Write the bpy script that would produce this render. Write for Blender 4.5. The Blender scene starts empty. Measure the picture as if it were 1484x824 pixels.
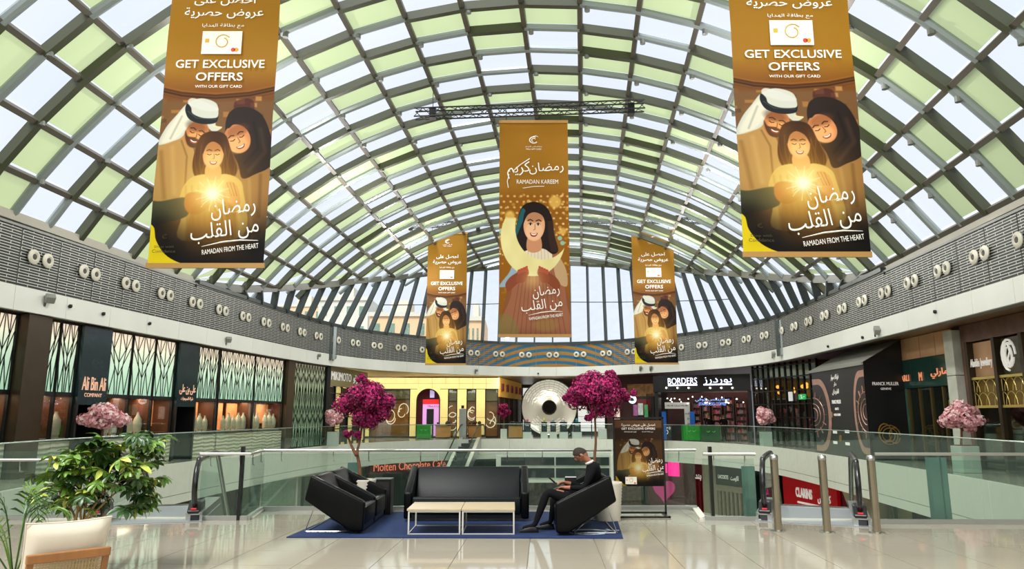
import bpy, math, random
import numpy as np
from mathutils import Vector, Matrix, noise
random.seed(7)
PI=math.pi
R=math.radians
SC=bpy.context.scene
COL=SC.collection
# ---------------------------------------------------------------- camera
FOC=1040.0; PITCH=math.atan(189.5/1040); EYE=1.72; THM=R(5.5)
cam_d=bpy.data.cameras.new('camera'); cam=bpy.data.objects.new('camera',cam_d); COL.objects.link(cam)
cam.location=(0,0,EYE); cam.rotation_euler=(PI/2+PITCH,0,0)
cam_d.sensor_width=36; cam_d.lens=36*FOC/1484; cam_d.clip_end=400; cam_d.clip_start=.1
SC.camera=cam
# ---------------------------------------------------------------- sky, sun, exposure
W=bpy.data.worlds.new('sky'); SC.world=W; W.use_nodes=True
nt=W.node_tree; nt.nodes.clear()
out=nt.nodes.new('ShaderNodeOutputWorld'); bg=nt.nodes.new('ShaderNodeBackground')
tc=nt.nodes.new('ShaderNodeTexCoord'); no=nt.nodes.new('ShaderNodeTexNoise'); cr=nt.nodes.new('ShaderNodeValToRGB')
no.inputs['Scale'].default_value=2.2; no.inputs['Detail'].default_value=3
cr.color_ramp.elements[0].position=.35; cr.color_ramp.elements[0].color=(.80,.86,.94,1)
cr.color_ramp.elements[1].position=.7; cr.color_ramp.elements[1].color=(.93,.955,.99,1)
nt.links.new(tc.outputs['Generated'],no.inputs['Vector']); nt.links.new(no.outputs['Fac'],cr.inputs['Fac'])
nt.links.new(cr.outputs['Color'],bg.inputs['Color']); nt.links.new(bg.outputs[0],out.inputs[0])
bg.inputs['Strength'].default_value=1.22
sun_d=bpy.data.lights.new('sun','SUN'); sun=bpy.data.objects.new('sun',sun_d); COL.objects.link(sun)
sun_d.energy=6.0; sun_d.angle=R(25); sun_d.color=(1,.97,.92); sun.rotation_euler=(R(28),R(-18),0)
def lamp(loc,energy,col,size=.6,sy=None,rot=(0,0,0),name='downlight'):
    d=bpy.data.lights.new(name,'AREA'); d.energy=energy; d.color=col; d.size=size
    if sy: d.shape='RECTANGLE'; d.size_y=sy
    o=bpy.data.objects.new(name,d); COL.objects.link(o); o.location=loc; o.rotation_euler=rot; return o
def fill_point(loc,energy,col=(1,.97,.93),r=.16):
    d=bpy.data.lights.new('roof_fill_light','POINT'); d.energy=energy; d.color=col; d.shadow_soft_size=r
    o=bpy.data.objects.new('roof_fill_light',d); COL.objects.link(o); o.location=loc
for Y_ in (9,19,29,39):  # point lights added as fill for fascia and screens, no fitting stands there
    for u_ in (-7.2,7.2):
        X_=u_-2.1; fill_point((X_*math.cos(THM)+Y_*math.sin(THM),-X_*math.sin(THM)+Y_*math.cos(THM),10.2),800)
fill_point((5,46.5,10.5),600)
# fill lights added unseen behind the camera and under the far gallery soffit
for x_ in (-8,0,8): lamp((x_,-2.5,6.6),170,(1,.97,.92),5,3,rot=(R(58),0,0),name='near_fill_light')
lamp((-7,54.2,4.5),420,(1,.9,.7),14,1,rot=(R(35),0,0),name='soffit_fill_light'); lamp((4,56,4.5),300,(1,.95,.85),10,1,rot=(R(35),0,0),name='soffit_fill_light')
lamp((14,48.6,4.5),120,(1,.85,.8),7,1,rot=(R(20),0,R(-14)),name='soffit_fill_light')
vs=SC.view_settings; vs.view_transform='Standard'; vs.look='None'; vs.gamma=1; vs.exposure=-0.14
SC.display_settings.display_device='sRGB'
try:
    SC.cycles.use_denoising=True; SC.cycles.max_bounces=10; SC.cycles.transparent_max_bounces=24
    SC.cycles.diffuse_bounces=4; SC.cycles.glossy_bounces=4; SC.cycles.transmission_bounces=6
    SC.cycles.sample_clamp_indirect=6; SC.cycles.caustics_reflective=False; SC.cycles.caustics_refractive=False
except Exception: pass
# ---------------------------------------------------------------- helpers
def ray(px,py):
    a=(px-742)/FOC; b=(412-py)/FOC; c,s=math.cos(PITCH),math.sin(PITCH)
    return a, c-s*b, s+c*b
def ground(px,py,z=0.0):
    x,y,k=ray(px,py); t=(z-EYE)/k
    return Vector((x*t,y*t,z))
def at(px,py,Y):                       # a pixel at world depth Y
    x,y,k=ray(px,py); t=Y/y
    return Vector((x*t,Y,EYE+k*t))
CT,ST=math.cos(THM),math.sin(THM); CU=2.1
def mw(u,Y,z=0.0):                     # atrium coordinates -> world
    X=u-CU
    return Vector((X*CT+Y*ST,-X*ST+Y*CT,z))
def wm(x,y): return (x*CT-y*ST+CU, x*ST+y*CT)
def lin(c):
    return tuple((v/12.92 if v<=.04045 else ((v+.055)/1.055)**2.4) for v in c)
def rgb(r,g,b): return lin((r/255,g/255,b/255))
_M={}
def mat(name,col,rough=.5,metal=0,spec=.5,var=0,vscale=4,emit=0,bump=0,bscale=30,stretch=None,alpha=1,coat=0,trans=0):
    if name in _M: return _M[name]
    m=bpy.data.materials.new(name); m.use_nodes=True; n=m.node_tree.nodes; l=m.node_tree.links
    b=n['Principled BSDF']; c=(*col,1)
    b.inputs['Base Color'].default_value=c; b.inputs['Roughness'].default_value=rough
    b.inputs['Metallic'].default_value=metal; b.inputs['Specular IOR Level'].default_value=spec
    b.inputs['Coat Weight'].default_value=coat
    if emit: b.inputs['Emission Color'].default_value=c; b.inputs['Emission Strength'].default_value=emit
    t=n.new('ShaderNodeTexCoord'); v=t.outputs['Object']
    if stretch:
        mp=n.new('ShaderNodeMapping'); mp.inputs['Scale'].default_value=stretch; l.new(v,mp.inputs[0]); v=mp.outputs[0]
    if var:
        q=n.new('ShaderNodeTexNoise'); q.inputs['Scale'].default_value=vscale; q.inputs['Detail'].default_value=4; l.new(v,q.inputs['Vector'])
        r=n.new('ShaderNodeValToRGB'); e=r.color_ramp.elements
        e[0].position=.3; e[0].color=(*[x*(1-var) for x in col],1); e[1].position=.7; e[1].color=(*[min(1,x*(1+var)) for x in col],1)
        l.new(q.outputs['Fac'],r.inputs['Fac']); l.new(r.outputs['Color'],b.inputs['Base Color'])
        if emit: l.new(r.outputs['Color'],b.inputs['Emission Color'])
    if bump:
        q=n.new('ShaderNodeTexNoise'); q.inputs['Scale'].default_value=bscale; l.new(v,q.inputs['Vector'])
        p=n.new('ShaderNodeBump'); p.inputs['Strength'].default_value=bump; p.inputs['Distance'].default_value=.02
        l.new(q.outputs['Fac'],p.inputs['Height']); l.new(p.outputs['Normal'],b.inputs['Normal'])
    _M[name]=m; return m
def glass(name,tint,refl=.08,rough=.02,body=None,bodyf=0):
    """thin pane: tinted see-through with a mirror share that grows at glancing angles"""
    if name in _M: return _M[name]
    m=bpy.data.materials.new(name); m.use_nodes=True; n=m.node_tree.nodes; l=m.node_tree.links
    n.clear(); o=n.new('ShaderNodeOutputMaterial'); tr=n.new('ShaderNodeBsdfTransparent'); g=n.new('ShaderNodeBsdfGlossy')
    tr.inputs[0].default_value=(*tint,1); g.inputs['Roughness'].default_value=rough; g.inputs[0].default_value=(.9,.95,.93,1)
    f=n.new('ShaderNodeLayerWeight'); f.inputs['Blend'].default_value=.5
    p=n.new('ShaderNodeMath'); p.operation='POWER'; p.inputs[1].default_value=4; l.new(f.outputs['Facing'],p.inputs[0])
    a=n.new('ShaderNodeMath'); a.operation='MULTIPLY_ADD'; a.inputs[1].default_value=.4; a.inputs[2].default_value=refl; l.new(p.outputs[0],a.inputs[0])
    mx=n.new('ShaderNodeMixShader'); l.new(a.outputs[0],mx.inputs[0]); l.new(tr.outputs[0],mx.inputs[1]); l.new(g.outputs[0],mx.inputs[2])
    last=mx
    if body:
        d=n.new('ShaderNodeBsdfDiffuse'); d.inputs[0].default_value=(*body,1)
        tl=n.new('ShaderNodeBsdfTranslucent'); tl.inputs[0].default_value=(*body,1)
        m1=n.new('ShaderNodeMixShader'); m1.inputs[0].default_value=.55; l.new(d.outputs[0],m1.inputs[1]); l.new(tl.outputs[0],m1.inputs[2])
        m2=n.new('ShaderNodeMixShader'); m2.inputs[0].default_value=bodyf; l.new(mx.outputs[0],m2.inputs[1]); l.new(m1.outputs[0],m2.inputs[2]); last=m2
    l.new(last.outputs[0],o.inputs[0])
    _M[name]=m; return m
def tag(o,label=None,cat=None,group=None,kind=None):
    if label: o['label']=label
    if cat: o['category']=cat
    if group: o['group']=group
    if kind: o['kind']=kind
    return o
def empty(name,loc=(0,0,0),rz=0,parent=None,**k):
    o=bpy.data.objects.new(name,None); COL.objects.link(o); o.location=loc; o.rotation_euler=(0,0,rz); o.empty_display_size=.2
    if parent is not None: o.parent=parent
    return tag(o,**k)
def frame(name,p0,dirv,**k):           # Empty at p0 whose x axis runs along dirv (horizontal), z up
    return empty(name,p0,math.atan2(dirv[1],dirv[0]),**k)
class MB:
    def __init__(s): s.v=[]; s.f=[]; s.m=[]; s.uv=None
    def add(s,vs,fs,mi=0):
        b=len(s.v); s.v+= [tuple(v) for v in vs]; s.f+=[tuple(i+b for i in f) for f in fs]; s.m+=[mi]*len(fs); return s
    def box(s,x0,x1,y0,y1,z0,z1,mi=0,M=None):
        vs=[Vector((x,y,z)) for z in (z0,z1) for y in (y0,y1) for x in (x0,x1)]
        if M is not None: vs=[M@v for v in vs]
        return s.add(vs,[(0,2,3,1),(4,5,7,6),(0,1,5,4),(2,6,7,3),(0,4,6,2),(1,3,7,5)],mi)
    def bar(s,p,q,w,h,up=(0,0,1),mi=0):
        p=Vector(p);q=Vector(q);d=(q-p).normalized();u=Vector(up);sd=d.cross(u)
        if sd.length<1e-4: sd=d.cross(Vector((1,0,0)))
        sd.normalize();u=sd.cross(d).normalized()
        vs=[e+sd*a*w/2+u*b*h/2 for e in (p,q) for a,b in ((-1,-1),(1,-1),(1,1),(-1,1))]
        return s.add(vs,[(0,1,2,3)[::-1],(4,5,6,7),(0,1,5,4),(1,2,6,5),(2,3,7,6),(3,0,4,7)],mi)
    def tube(s,pts,r,n=8,mi=0,caps=True,closed=False):
        pts=[Vector(p) for p in pts]; N=len(pts); rs=r if isinstance(r,(list,tuple)) else [r]*N
        ref=None; rings=[]; 
        for i,p in enumerate(pts):
            if closed: d=(pts[(i+1)%N]-pts[i-1])
            else: d=(pts[min(i+1,N-1)]-pts[max(i-1,0)])
            d.normalize()
            if ref is None:
                ref=Vector((0,0,1)) if abs(d.z)<.9 else Vector((1,0,0))
            a=d.cross(ref)
            if a.length<1e-3: a=d.cross(Vector((.3,1,.2)))
            a.normalize(); b=a.cross(d).normalized(); ref=b
            rings.append([p+(a*math.cos(2*PI*k/n)+b*math.sin(2*PI*k/n))*rs[i] for k in range(n)])
        vs=[v for rg in rings for v in rg]; fs=[]
        for i in range(N if closed else N-1):
            j=(i+1)%N
            for k in range(n):
                k2=(k+1)%n; fs.append((i*n+k,i*n+k2,j*n+k2,j*n+k))
        if caps and not closed: fs+= [tuple(range(n))[::-1],tuple((N-1)*n+k for k in range(n))]
        return s.add(vs,fs,mi)
    def cyl(s,p,q,r,n=12,mi=0): return s.tube([p,q],r,n,mi)
    def lathe(s,prof,n=20,c=(0,0,0),mi=0,M=None):
        vs=[];c=Vector(c)
        for r,z in prof:
            for k in range(n):
                v=Vector((r*math.cos(2*PI*k/n),r*math.sin(2*PI*k/n),z)); v=(M@v if M is not None else v)+c; vs.append(v)
        fs=[]
        for i in range(len(prof)-1):
            for k in range(n):
                k2=(k+1)%n; fs.append((i*n+k,i*n+k2,(i+1)*n+k2,(i+1)*n+k))
        fs+=[tuple(range(n))[::-1],tuple((len(prof)-1)*n+k for k in range(n))]
        return s.add(vs,fs,mi)
    def prism(s,poly,z0,z1,mi=0,M=None):
        n=len(poly); vs=[Vector((x,y,z0)) for x,y in poly]+[Vector((x,y,z1)) for x,y in poly]
        if M is not None: vs=[M@v for v in vs]
        return s.add(vs,[tuple(range(n))[::-1],tuple(range(n,2*n))]+[(i,(i+1)%n,(i+1)%n+n,i+n) for i in range(n)],mi)
    def ball(s,c,rx,ry=None,rz=None,n=10,m=6,mi=0,M=None):
        ry=ry or rx; rz=rz or rx; c=Vector(c); vs=[];fs=[]
        for i in range(m+1):
            th=PI*i/m
            for k in range(n):
                a=2*PI*k/n; v=Vector((rx*math.sin(th)*math.cos(a),ry*math.sin(th)*math.sin(a),rz*math.cos(th)))
                if M is not None: v=M@v
                vs.append(v+c)
        for i in range(m):
            for k in range(n):
                k2=(k+1)%n; fs.append((i*n+k,(i+1)*n+k,(i+1)*n+k2,i*n+k2))
        return s.add(vs,fs,mi)
    def build(s,name,mats,parent=None,smooth=False,uv=None,bevel=0,seg=2,**k):
        me=bpy.data.meshes.new(name); me.from_pydata(s.v,[],s.f)
        if not isinstance(mats,(list,tuple)): mats=[mats]
        for m in mats: me.materials.append(m)
        if len(mats)>1: me.polygons.foreach_set('material_index',s.m)
        if smooth is True: me.polygons.foreach_set('use_smooth',[True]*len(me.polygons))
        elif smooth:
            me.polygons.foreach_set('use_smooth',[True]*len(me.polygons)); me.set_sharp_from_angle(angle=smooth)
        if uv is not None:
            L=me.uv_layers.new(name='uv'); 
            for i,lp in enumerate(me.loops): L.data[i].uv=uv[lp.vertex_index]
        me.update()
        o=bpy.data.objects.new(name,me); COL.objects.link(o)
        if parent is not None: o.parent=parent
        if bevel:
            b=o.modifiers.new('bevel','BEVEL'); b.width=bevel; b.segments=seg; b.limit_method='ANGLE'
        return tag(o,**k)
def box(name,m,parent,x0,x1,y0,y1,z0,z1,bevel=0,**k):
    return MB().box(x0,x1,y0,y1,z0,z1).build(name,m,parent,bevel=bevel,**k)
def copy_tree(o,parent=None):
    c=o.copy(); COL.objects.link(c); c.parent=parent
    for ch in [x for x in o.children]: copy_tree(ch,c)
    return c
def catmull(pts,n=8):
    P=[Vector(p) for p in pts]; P=[2*P[0]-P[1]]+P+[2*P[-1]-P[-2]]; o=[]
    for i in range(1,len(P)-2):
        for k in range(n):
            t=k/n; a,b,c,d=P[i-1:i+3]
            o.append(.5*((2*b)+(c-a)*t+(2*a-5*b+4*c-d)*t*t+(3*b-a-3*c+d)*t**3))
    o.append(P[-2]); return o
def resample(pts,step=None,count=None):
    L=[0]
    for a,b in zip(pts,pts[1:]): L.append(L[-1]+(b-a).length)
    n=count or max(1,round(L[-1]/step)); o=[]; j=0
    for i in range(n+1):
        s=L[-1]*i/n
        while j<len(L)-2 and L[j+1]<s: j+=1
        f=(s-L[j])/max(1e-9,L[j+1]-L[j]); o.append(pts[j].lerp(pts[j+1],min(1,max(0,f))))
    return o
# Arabic joined letters: presentation forms in visual order
_AR={'ا':(0xFE8D,2),'ب':(0xFE8F,4),'ة':(0xFE93,2),'ت':(0xFE95,4),'ج':(0xFE9D,4),'ح':(0xFEA1,4),'خ':(0xFEA5,4),'د':(0xFEA9,2),'ر':(0xFEAD,2),'ز':(0xFEAF,2),'س':(0xFEB1,4),'ش':(0xFEB5,4),'ص':(0xFEB9,4),'ض':(0xFEBD,4),'ط':(0xFEC1,4),'ع':(0xFEC9,4),'ف':(0xFED1,4),'ق':(0xFED5,4),'ك':(0xFED9,4),'ل':(0xFEDD,4),'م':(0xFEE1,4),'ن':(0xFEE5,4),'ه':(0xFEE9,4),'و':(0xFEED,2),'ى':(0xFEEF,2),'ي':(0xFEF1,4)}
def arab(s):
    o=[]
    for i,ch in enumerate(s):
        if ch not in _AR: o.append(ch); continue
        base,n=_AR[ch]; pv=i>0 and s[i-1] in _AR and _AR[s[i-1]][1]==4; nx=i<len(s)-1 and s[i+1] in _AR and n==4
        f=3 if (pv and nx) else (1 if pv else (2 if nx else 0))
        if n==2: f=min(f,1)
        o.append(chr(base+f))
    return ''.join(reversed(o))
def text(name,s,m,parent,x,z,w=None,h=.1,y=0,ext=.004,align='C',rot=0,shear=0,bold=0,flip=False,**k):
    """flat lettering in the x-z plane of its parent, facing -y; fitted to width w and cap height h"""
    c=bpy.data.curves.new(name,'FONT'); c.body=s; c.size=1; c.extrude=0; c.shear=shear; c.offset=bold; c.resolution_u=3
    t=bpy.data.objects.new(name,c); COL.objects.link(t)
    me=bpy.data.meshes.new_from_object(t); bpy.data.objects.remove(t); bpy.data.curves.remove(c)
    n=len(me.vertices); co=np.empty(n*3,dtype=np.float32); me.vertices.foreach_get('co',co); co=co.reshape(-1,3)
    x0,x1=co[:,0].min(),co[:,0].max(); y0,y1=co[:,1].min(),co[:,1].max()
    sy=h/max(.05,(y1-y0)); sx=(w/max(.01,(x1-x0))) if w else sy
    cx=(x0+x1)/2 if align=='C' else (x0 if align=='L' else x1)
    X=(co[:,0]-cx)*sx; Z=(co[:,1]-(y0+y1)/2)*sy
    ca,sa=math.cos(rot),math.sin(rot)
    co[:,0]=X*ca-Z*sa+x; co[:,2]=X*sa+Z*ca+z; co[:,1]=y
    me.vertices.foreach_set('co',co.ravel())
    me.materials.clear(); me.materials.append(m); me.name=name
    o=bpy.data.objects.new(name,me); COL.objects.link(o); o.parent=parent
    if ext:
        sm=o.modifiers.new('thick','SOLIDIFY'); sm.thickness=ext; sm.offset=0
    return tag(o,**k)
# common materials
M_white=mat('white_panel',rgb(232,234,226),.45,var=.03,vscale=1.5)
M_fasc=mat('fascia_white',rgb(236,238,230),.4,var=.03,vscale=.8)
M_chrome=mat('brushed_steel',rgb(200,203,200),.22,1,var=.05)
M_dsteel=mat('dark_steel',rgb(60,62,62),.35,.8)
M_black=mat('black_paint',rgb(14,15,17),.35)
M_rubber=mat('black_rubber',rgb(12,12,13),.5)
M_dark=mat('dark_interior',rgb(26,20,16),.6,var=.3)
M_glass=glass('balustrade_glass',(.90,.975,.94),.05,body=(.34,.6,.48),bodyf=.05)
M_shopglass=glass('shop_glass',(.86,.9,.86),.07)
M_clear=glass('roof_glass_clear',(.93,.96,1.0),.03)
M_gpane=glass('roof_glass_fritted',(.7,.78,.55),.02,body=(.44,.53,.30),bodyf=.9)
M_stone=mat('pale_stone',rgb(214,208,194),.15,var=.06,vscale=1.2)
M_wtext=mat('white_lettering',rgb(245,242,235),.5,emit=.35)
# ================================================================ atrium shell
HP=[(13.3,-6),(13.35,6),(13.3,18),(13.15,28),(12.95,35),(12.6,40),(11.6,43.8),(10.2,46.2),(8.3,48.6),(5.8,51),(3,52.8),(0,53.4)]
def full(hp):
    half=catmull([(u,y,0) for u,y in hp],8)
    L=[Vector((-p.x,p.y,0)) for p in half]; Rr=list(reversed(half))
    return L+Rr[1:]
BANDm=resample(full(HP),step=.5)
def tow(P,z=0,off=0):
    o=[]
    for i,p in enumerate(P):
        d=(P[min(i+1,len(P)-1)]-P[max(i-1,0)]).normalized(); nrm=Vector((-d.y,d.x,0))   # outward (left of travel)
        q=p+nrm*off; o.append(mw(q.x,q.y,z))
    return o
Z1,Z2,Z3=4.57,5.24,6.9
def ribbon(mb,P,o0,o1,z0,z1,mi=0,i0=0,i1=None):
    a=tow(P,0,o0); b=tow(P,0,o1); i1=len(P)-1 if i1 is None else i1
    vs=[];fs=[]
    for i in range(i0,i1+1):
        vs+=[(a[i].x,a[i].y,z0),(b[i].x,b[i].y,z0),(b[i].x,b[i].y,z1),(a[i].x,a[i].y,z1)]
    n=i1-i0
    for i in range(n):
        q=i*4; r=q+4
        for k in range(4):
            k2=(k+1)%4; fs.append((q+k,r+k,r+k2,q+k2))
    fs+=[(0,1,2,3),(n*4+3,n*4+2,n*4+1,n*4)]
    mb.add(vs,fs,mi); return mb
# --- perforated screen (slotted) : brick pattern material in arc-length / height UV
def slot_mat(name,wave=False):
    m=bpy.data.materials.new(name); m.use_nodes=True; n=m.node_tree.nodes; l=m.node_tree.links; b=n['Principled BSDF']
    u=n.new('ShaderNodeUVMap'); u.uv_map='uv'
    br=n.new('ShaderNodeTexBrick'); br.inputs['Scale'].default_value=1; br.inputs['Brick Width'].default_value=.75; br.inputs['Row Height'].default_value=.078
    br.inputs['Mortar Size'].default_value=.0115; br.inputs['Mortar Smooth'].default_value=.1; br.offset=.5
    br.inputs['Color1'].default_value=(*rgb(34,36,34),1); br.inputs['Color2'].default_value=(*rgb(46,48,46),1); br.inputs['Mortar'].default_value=(*rgb(205,207,200),1)
    l.new(u.outputs[0],br.inputs['Vector']); src=br.outputs['Color']
    if wave:
        sx=n.new('ShaderNodeSeparateXYZ'); l.new(u.outputs[0],sx.inputs[0])
        c=n.new('ShaderNodeMath'); c.operation='SUBTRACT'; c.inputs[1].default_value=wave; l.new(sx.outputs[0],c.inputs[0])
        q=n.new('ShaderNodeMath'); q.operation='MULTIPLY'; l.new(c.outputs[0],q.inputs[0]); l.new(c.outputs[0],q.inputs[1])
        k=n.new('ShaderNodeMath'); k.operation='MULTIPLY_ADD'; k.inputs[1].default_value=.055; l.new(q.outputs[0],k.inputs[0]); l.new(sx.outputs[1],k.inputs[2])
        w=n.new('ShaderNodeMath'); w.operation='MULTIPLY'; w.inputs[1].default_value=2*PI/.46; l.new(k.outputs[0],w.inputs[0])
        s=n.new('ShaderNodeMath'); s.operation='SINE'; l.new(w.outputs[0],s.inputs[0])
        r=n.new('ShaderNodeValToRGB'); e=r.color_ramp.elements; e[0].position=.3; e[0].color=(*rgb(16,110,150),1); e[1].position=.7; e[1].color=(*rgb(176,124,36),1)
        mm=n.new('ShaderNodeMath'); mm.operation='MULTIPLY_ADD'; mm.inputs[1].default_value=.5; mm.inputs[2].default_value=.5; l.new(s.outputs[0],mm.inputs[0]); l.new(mm.outputs[0],r.inputs[0])
        mx=n.new('ShaderNodeMixRGB'); 
        ab=n.new('ShaderNodeMath'); ab.operation='ABSOLUTE'; l.new(c.outputs[0],ab.inputs[0])
        mr=n.new('ShaderNodeMapRange'); mr.inputs[1].default_value=3.2; mr.inputs[2].default_value=6.5; mr.inputs[3].default_value=.95; mr.inputs[4].default_value=.3; l.new(ab.outputs[0],mr.inputs[0])
        l.new(mr.outputs[0],mx.inputs[0]); l.new(src,mx.inputs[1]); l.new(r.outputs['Color'],mx.inputs[2]); src=mx.outputs[0]
    l.new(src,b.inputs['Base Color']); b.inputs['Roughness'].default_value=.5; b.inputs['Metallic'].default_value=.2
    bp=n.new('ShaderNodeBump'); bp.inputs['Distance'].default_value=.02; bp.inputs['Strength'].default_value=.6; l.new(br.outputs['Fac'],bp.inputs['Height']); l.new(bp.outputs[0],b.inputs['Normal'])
    return m
NB=len(BANDm); BL=[0]
for a_,b_ in zip(BANDm,BANDm[1:]): BL.append(BL[-1]+(b_-a_).length)
MIDL=BL[-1]/2
M_slot=slot_mat('slotted_screen'); M_wave=slot_mat('slotted_screen_striped',MIDL)
wall_band=empty('wall_upper',kind='structure',label='curved upper wall band of slotted screens over white fascia panels around the atrium')
A0=tow(BANDm,0,0); A1=tow(BANDm,0,.12)
STEP=3   # screens of 1.5 m
i=0
while i<NB-1:
    j=min(i+STEP,NB-1); vs=[];uv=[];fs=[]
    mid=(BL[i]+BL[j])/2
    for k in range(i,j+1):
        g0=.012 if k==i else 0; g1=.012 if k==j else 0
        p=A0[k]; 
        if k==i: p=A0[k].lerp(A0[k+1],.03)
        if k==j: p=A0[k].lerp(A0[k-1],.03)
        for z in (Z2+.01,Z3-.06): vs.append((p.x,p.y,z)); uv.append((BL[k],z-Z2))
    n=j-i
    for k in range(n): fs.append((2*k,2*k+1,2*k+3,2*k+2))
    m=MB(); m.add(vs,fs)
    o=m.build('screen_panel',M_wave if abs(mid-MIDL)<6.6 else M_slot,wall_band,uv=uv)
    i=j
bk=MB(); ribbon(bk,BANDm,.03,.3,Z2,Z3); ribbon(bk,BANDm,-.03,.3,Z3-.05,Z3+.02); bk.build('band_backing',mat('band_grey',rgb(150,152,148),.5),wall_band)
# white fascia panels
i=0
FST=4
while i<NB-1:
    j=min(i+FST,NB-1); vs=[];fs=[]
    pts=[]
    for k in range(i,j+1):
        e=0.0
        P_=tow(BANDm,0,-.04)[k] if False else None
        pts.append(k)
    i0=i; 
    a=[A0[k].copy() for k in pts]; b=[A1[k].copy() for k in pts]
    a[0]=a[0].lerp(a[1],.012); a[-1]=a[-1].lerp(a[-2],.012); b[0]=b[0].lerp(b[1],.012); b[-1]=b[-1].lerp(b[-2],.012)
    for p,q in zip(a,b):
        vs+=[(p.x,p.y,Z1),(q.x,q.y,Z1),(q.x,q.y,Z2),(p.x,p.y,Z2)]
    n=len(a)-1
    for k in range(n):
        for e in range(4):
            e2=(e+1)%4; fs.append((k*4+e,k*4+4+e,k*4+4+e2,k*4+e2))
    fs+=[(0,1,2,3),(n*4+3,n*4+2,n*4+1,n*4)]
    MB().add(vs,fs).build('fascia_panel',M_fasc,wall_band); i=j
bk=MB(); ribbon(bk,BANDm,.13,.5,Z1+.02,Z2+.1); bk.build('fascia_backing',mat('joint_grey',rgb(120,122,118),.6),wall_band)
# ---------------------------------------------------------------- roof
def zc(Y):
    d=max(0,52.3-Y); return 13.35+.0147*d+.00066*d*d
def zr(u,Y):
    c=zc(Y)-6.9; Rr=(13.7**2+c*c)/(2*c); return zc(Y)-(Rr-math.sqrt(max(Rr*Rr-u*u,0)))
EDGE=[(0,54.4),(3.1,53.7),(5.1,52.1),(6.5,50.3),(8.3,47.5),(9.4,45.3),(10.2,43.2),(11.7,38.6),(12.3,36.2),(12.95,33),(13.35,30.2),(13.55,28.0),(13.7,25.5)]
def yend(u):
    u=abs(u)
    for (a,ya),(b,yb) in zip(EDGE,EDGE[1:]):
        if u<=b: return ya+(yb-ya)*(u-a)/(b-a)
    return EDGE[-1][1]
RIBS=[-13.6,-12.85,-11.95,-10.85,-9.75,-8.2,-6.75,-4.97,-3.25,-1.45,.42,2.25,4.04,5.78,7.4,8.95,10.25,11.4,12.45,13.4]
Y0R=3.0; SP=1.33
rowsY=[52.3-SP*k for k in range(38)]; rowsY=[y for y in rowsY if y>=Y0R-.1]; rowsY.sort(); Y0R=rowsY[0]
roof=empty('ceiling',kind='structure',label='vaulted glass and steel roof over the atrium')
M_rib=mat('rib_steel',rgb(84,80,70),.45,.1,var=.06)
M_tube=mat('purlin_steel',rgb(140,150,150),.32,.25)
M_purl=mat('purlin_steel_shaded',rgb(62,66,46),.45,.1)  # same purlins in darker olive: shade of the green bays put into the colour
for u in RIBS:
    m=MB(); ye=yend(u); ys=[y for y in rowsY if y<ye-.2]+[ye]
    pts=[mw(u,y,zr(u,y)-.06) for y in ys]
    s=(zr(u+.05,30)-zr(u-.05,30))/.1; nrm=mw(-s,0,0)-mw(0,0,0)+Vector((0,0,1))
    for a,b in zip(pts,pts[1:]): m.bar(a,b,.15,.24,up=nrm)
    m.build('rib',M_rib,roof)
# panes and purlins
rnd=random.Random(11)
cells=[]
for ci in range(len(RIBS)-1):
    u0,u1=RIBS[ci],RIBS[ci+1]; uc=(u0+u1)/2; ph=rnd.randint(0,1); run=0
    for ri in range(len(rowsY)):
        y0=rowsY[ri]; y1=rowsY[ri+1] if ri+1<len(rowsY) else 55.5
        e0,e1=yend(u0),yend(u1)
        if y0>=max(e0,e1)-.15: continue
        white=(ri+ph)%2==0
        r=rnd.random()
        if r<.16: ph^=1
        a1=min(y1,e0); b1=min(y1,e1)
        a0=min(y0,e0-.02); b0=min(y0,e1-.02)
        cells.append((ci,ri,u0,u1,a0,b0,a1,b1,white,y0))
def dist(c):
    p=mw((c[2]+c[3])/2,c[9]); 
    if p.y<9: return 200-p.y
    return p.length+ (0 if c[9]>12 else 60)
# keep the largest shown as separate panes
cells.sort(key=dist)
solid=MB(); 
for k,c in enumerate(cells):
    ci,ri,u0,u1,a0,b0,a1,b1,white,y0=c
    du=.05; ua,ub=u0+du,u1-du
    P=[mw(ua,a0+.03,zr(ua,a0)+.03),mw(ub,b0+.03,zr(ub,b0)+.03),mw(ub,max(b0+.04,b1-.03),zr(ub,b1)+.03),mw(ua,max(a0+.04,a1-.03),zr(ua,a1)+.03)]
    if k<300: MB().add(P,[(3,2,1,0)]).build('roof_pane',M_clear if white else M_gpane,roof)
    else: solid.add(P,[(3,2,1,0)],0 if white else 1)
solid.build('roof_pane_field',[M_clear,M_gpane],roof,kind='stuff')
byrow={}
for c in cells: byrow.setdefault(c[1],[]).append(c)
lampspots=[]
for ri,cs in byrow.items():
    m=MB(); y=rowsY[ri]
    for c in cs:
        ci,_,u0,u1,a0,b0,a1,b1,white,y0=c
        if y>yend(u0) and y>yend(u1): continue
        p=mw(u0,y,zr(u0,y)-.1); q=mw(u1,y,zr(u1,y)-.1)
        if y>yend(u0) or y>yend(u1): 
            pass
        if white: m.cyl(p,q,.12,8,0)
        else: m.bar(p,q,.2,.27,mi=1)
        if (ci+ri)%2==0 and y>9 and y<50:
            lampspots.append((ci,ri,p,q,white))
    m.build('purlin',[M_tube,M_purl],roof,smooth=R(40))
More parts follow.
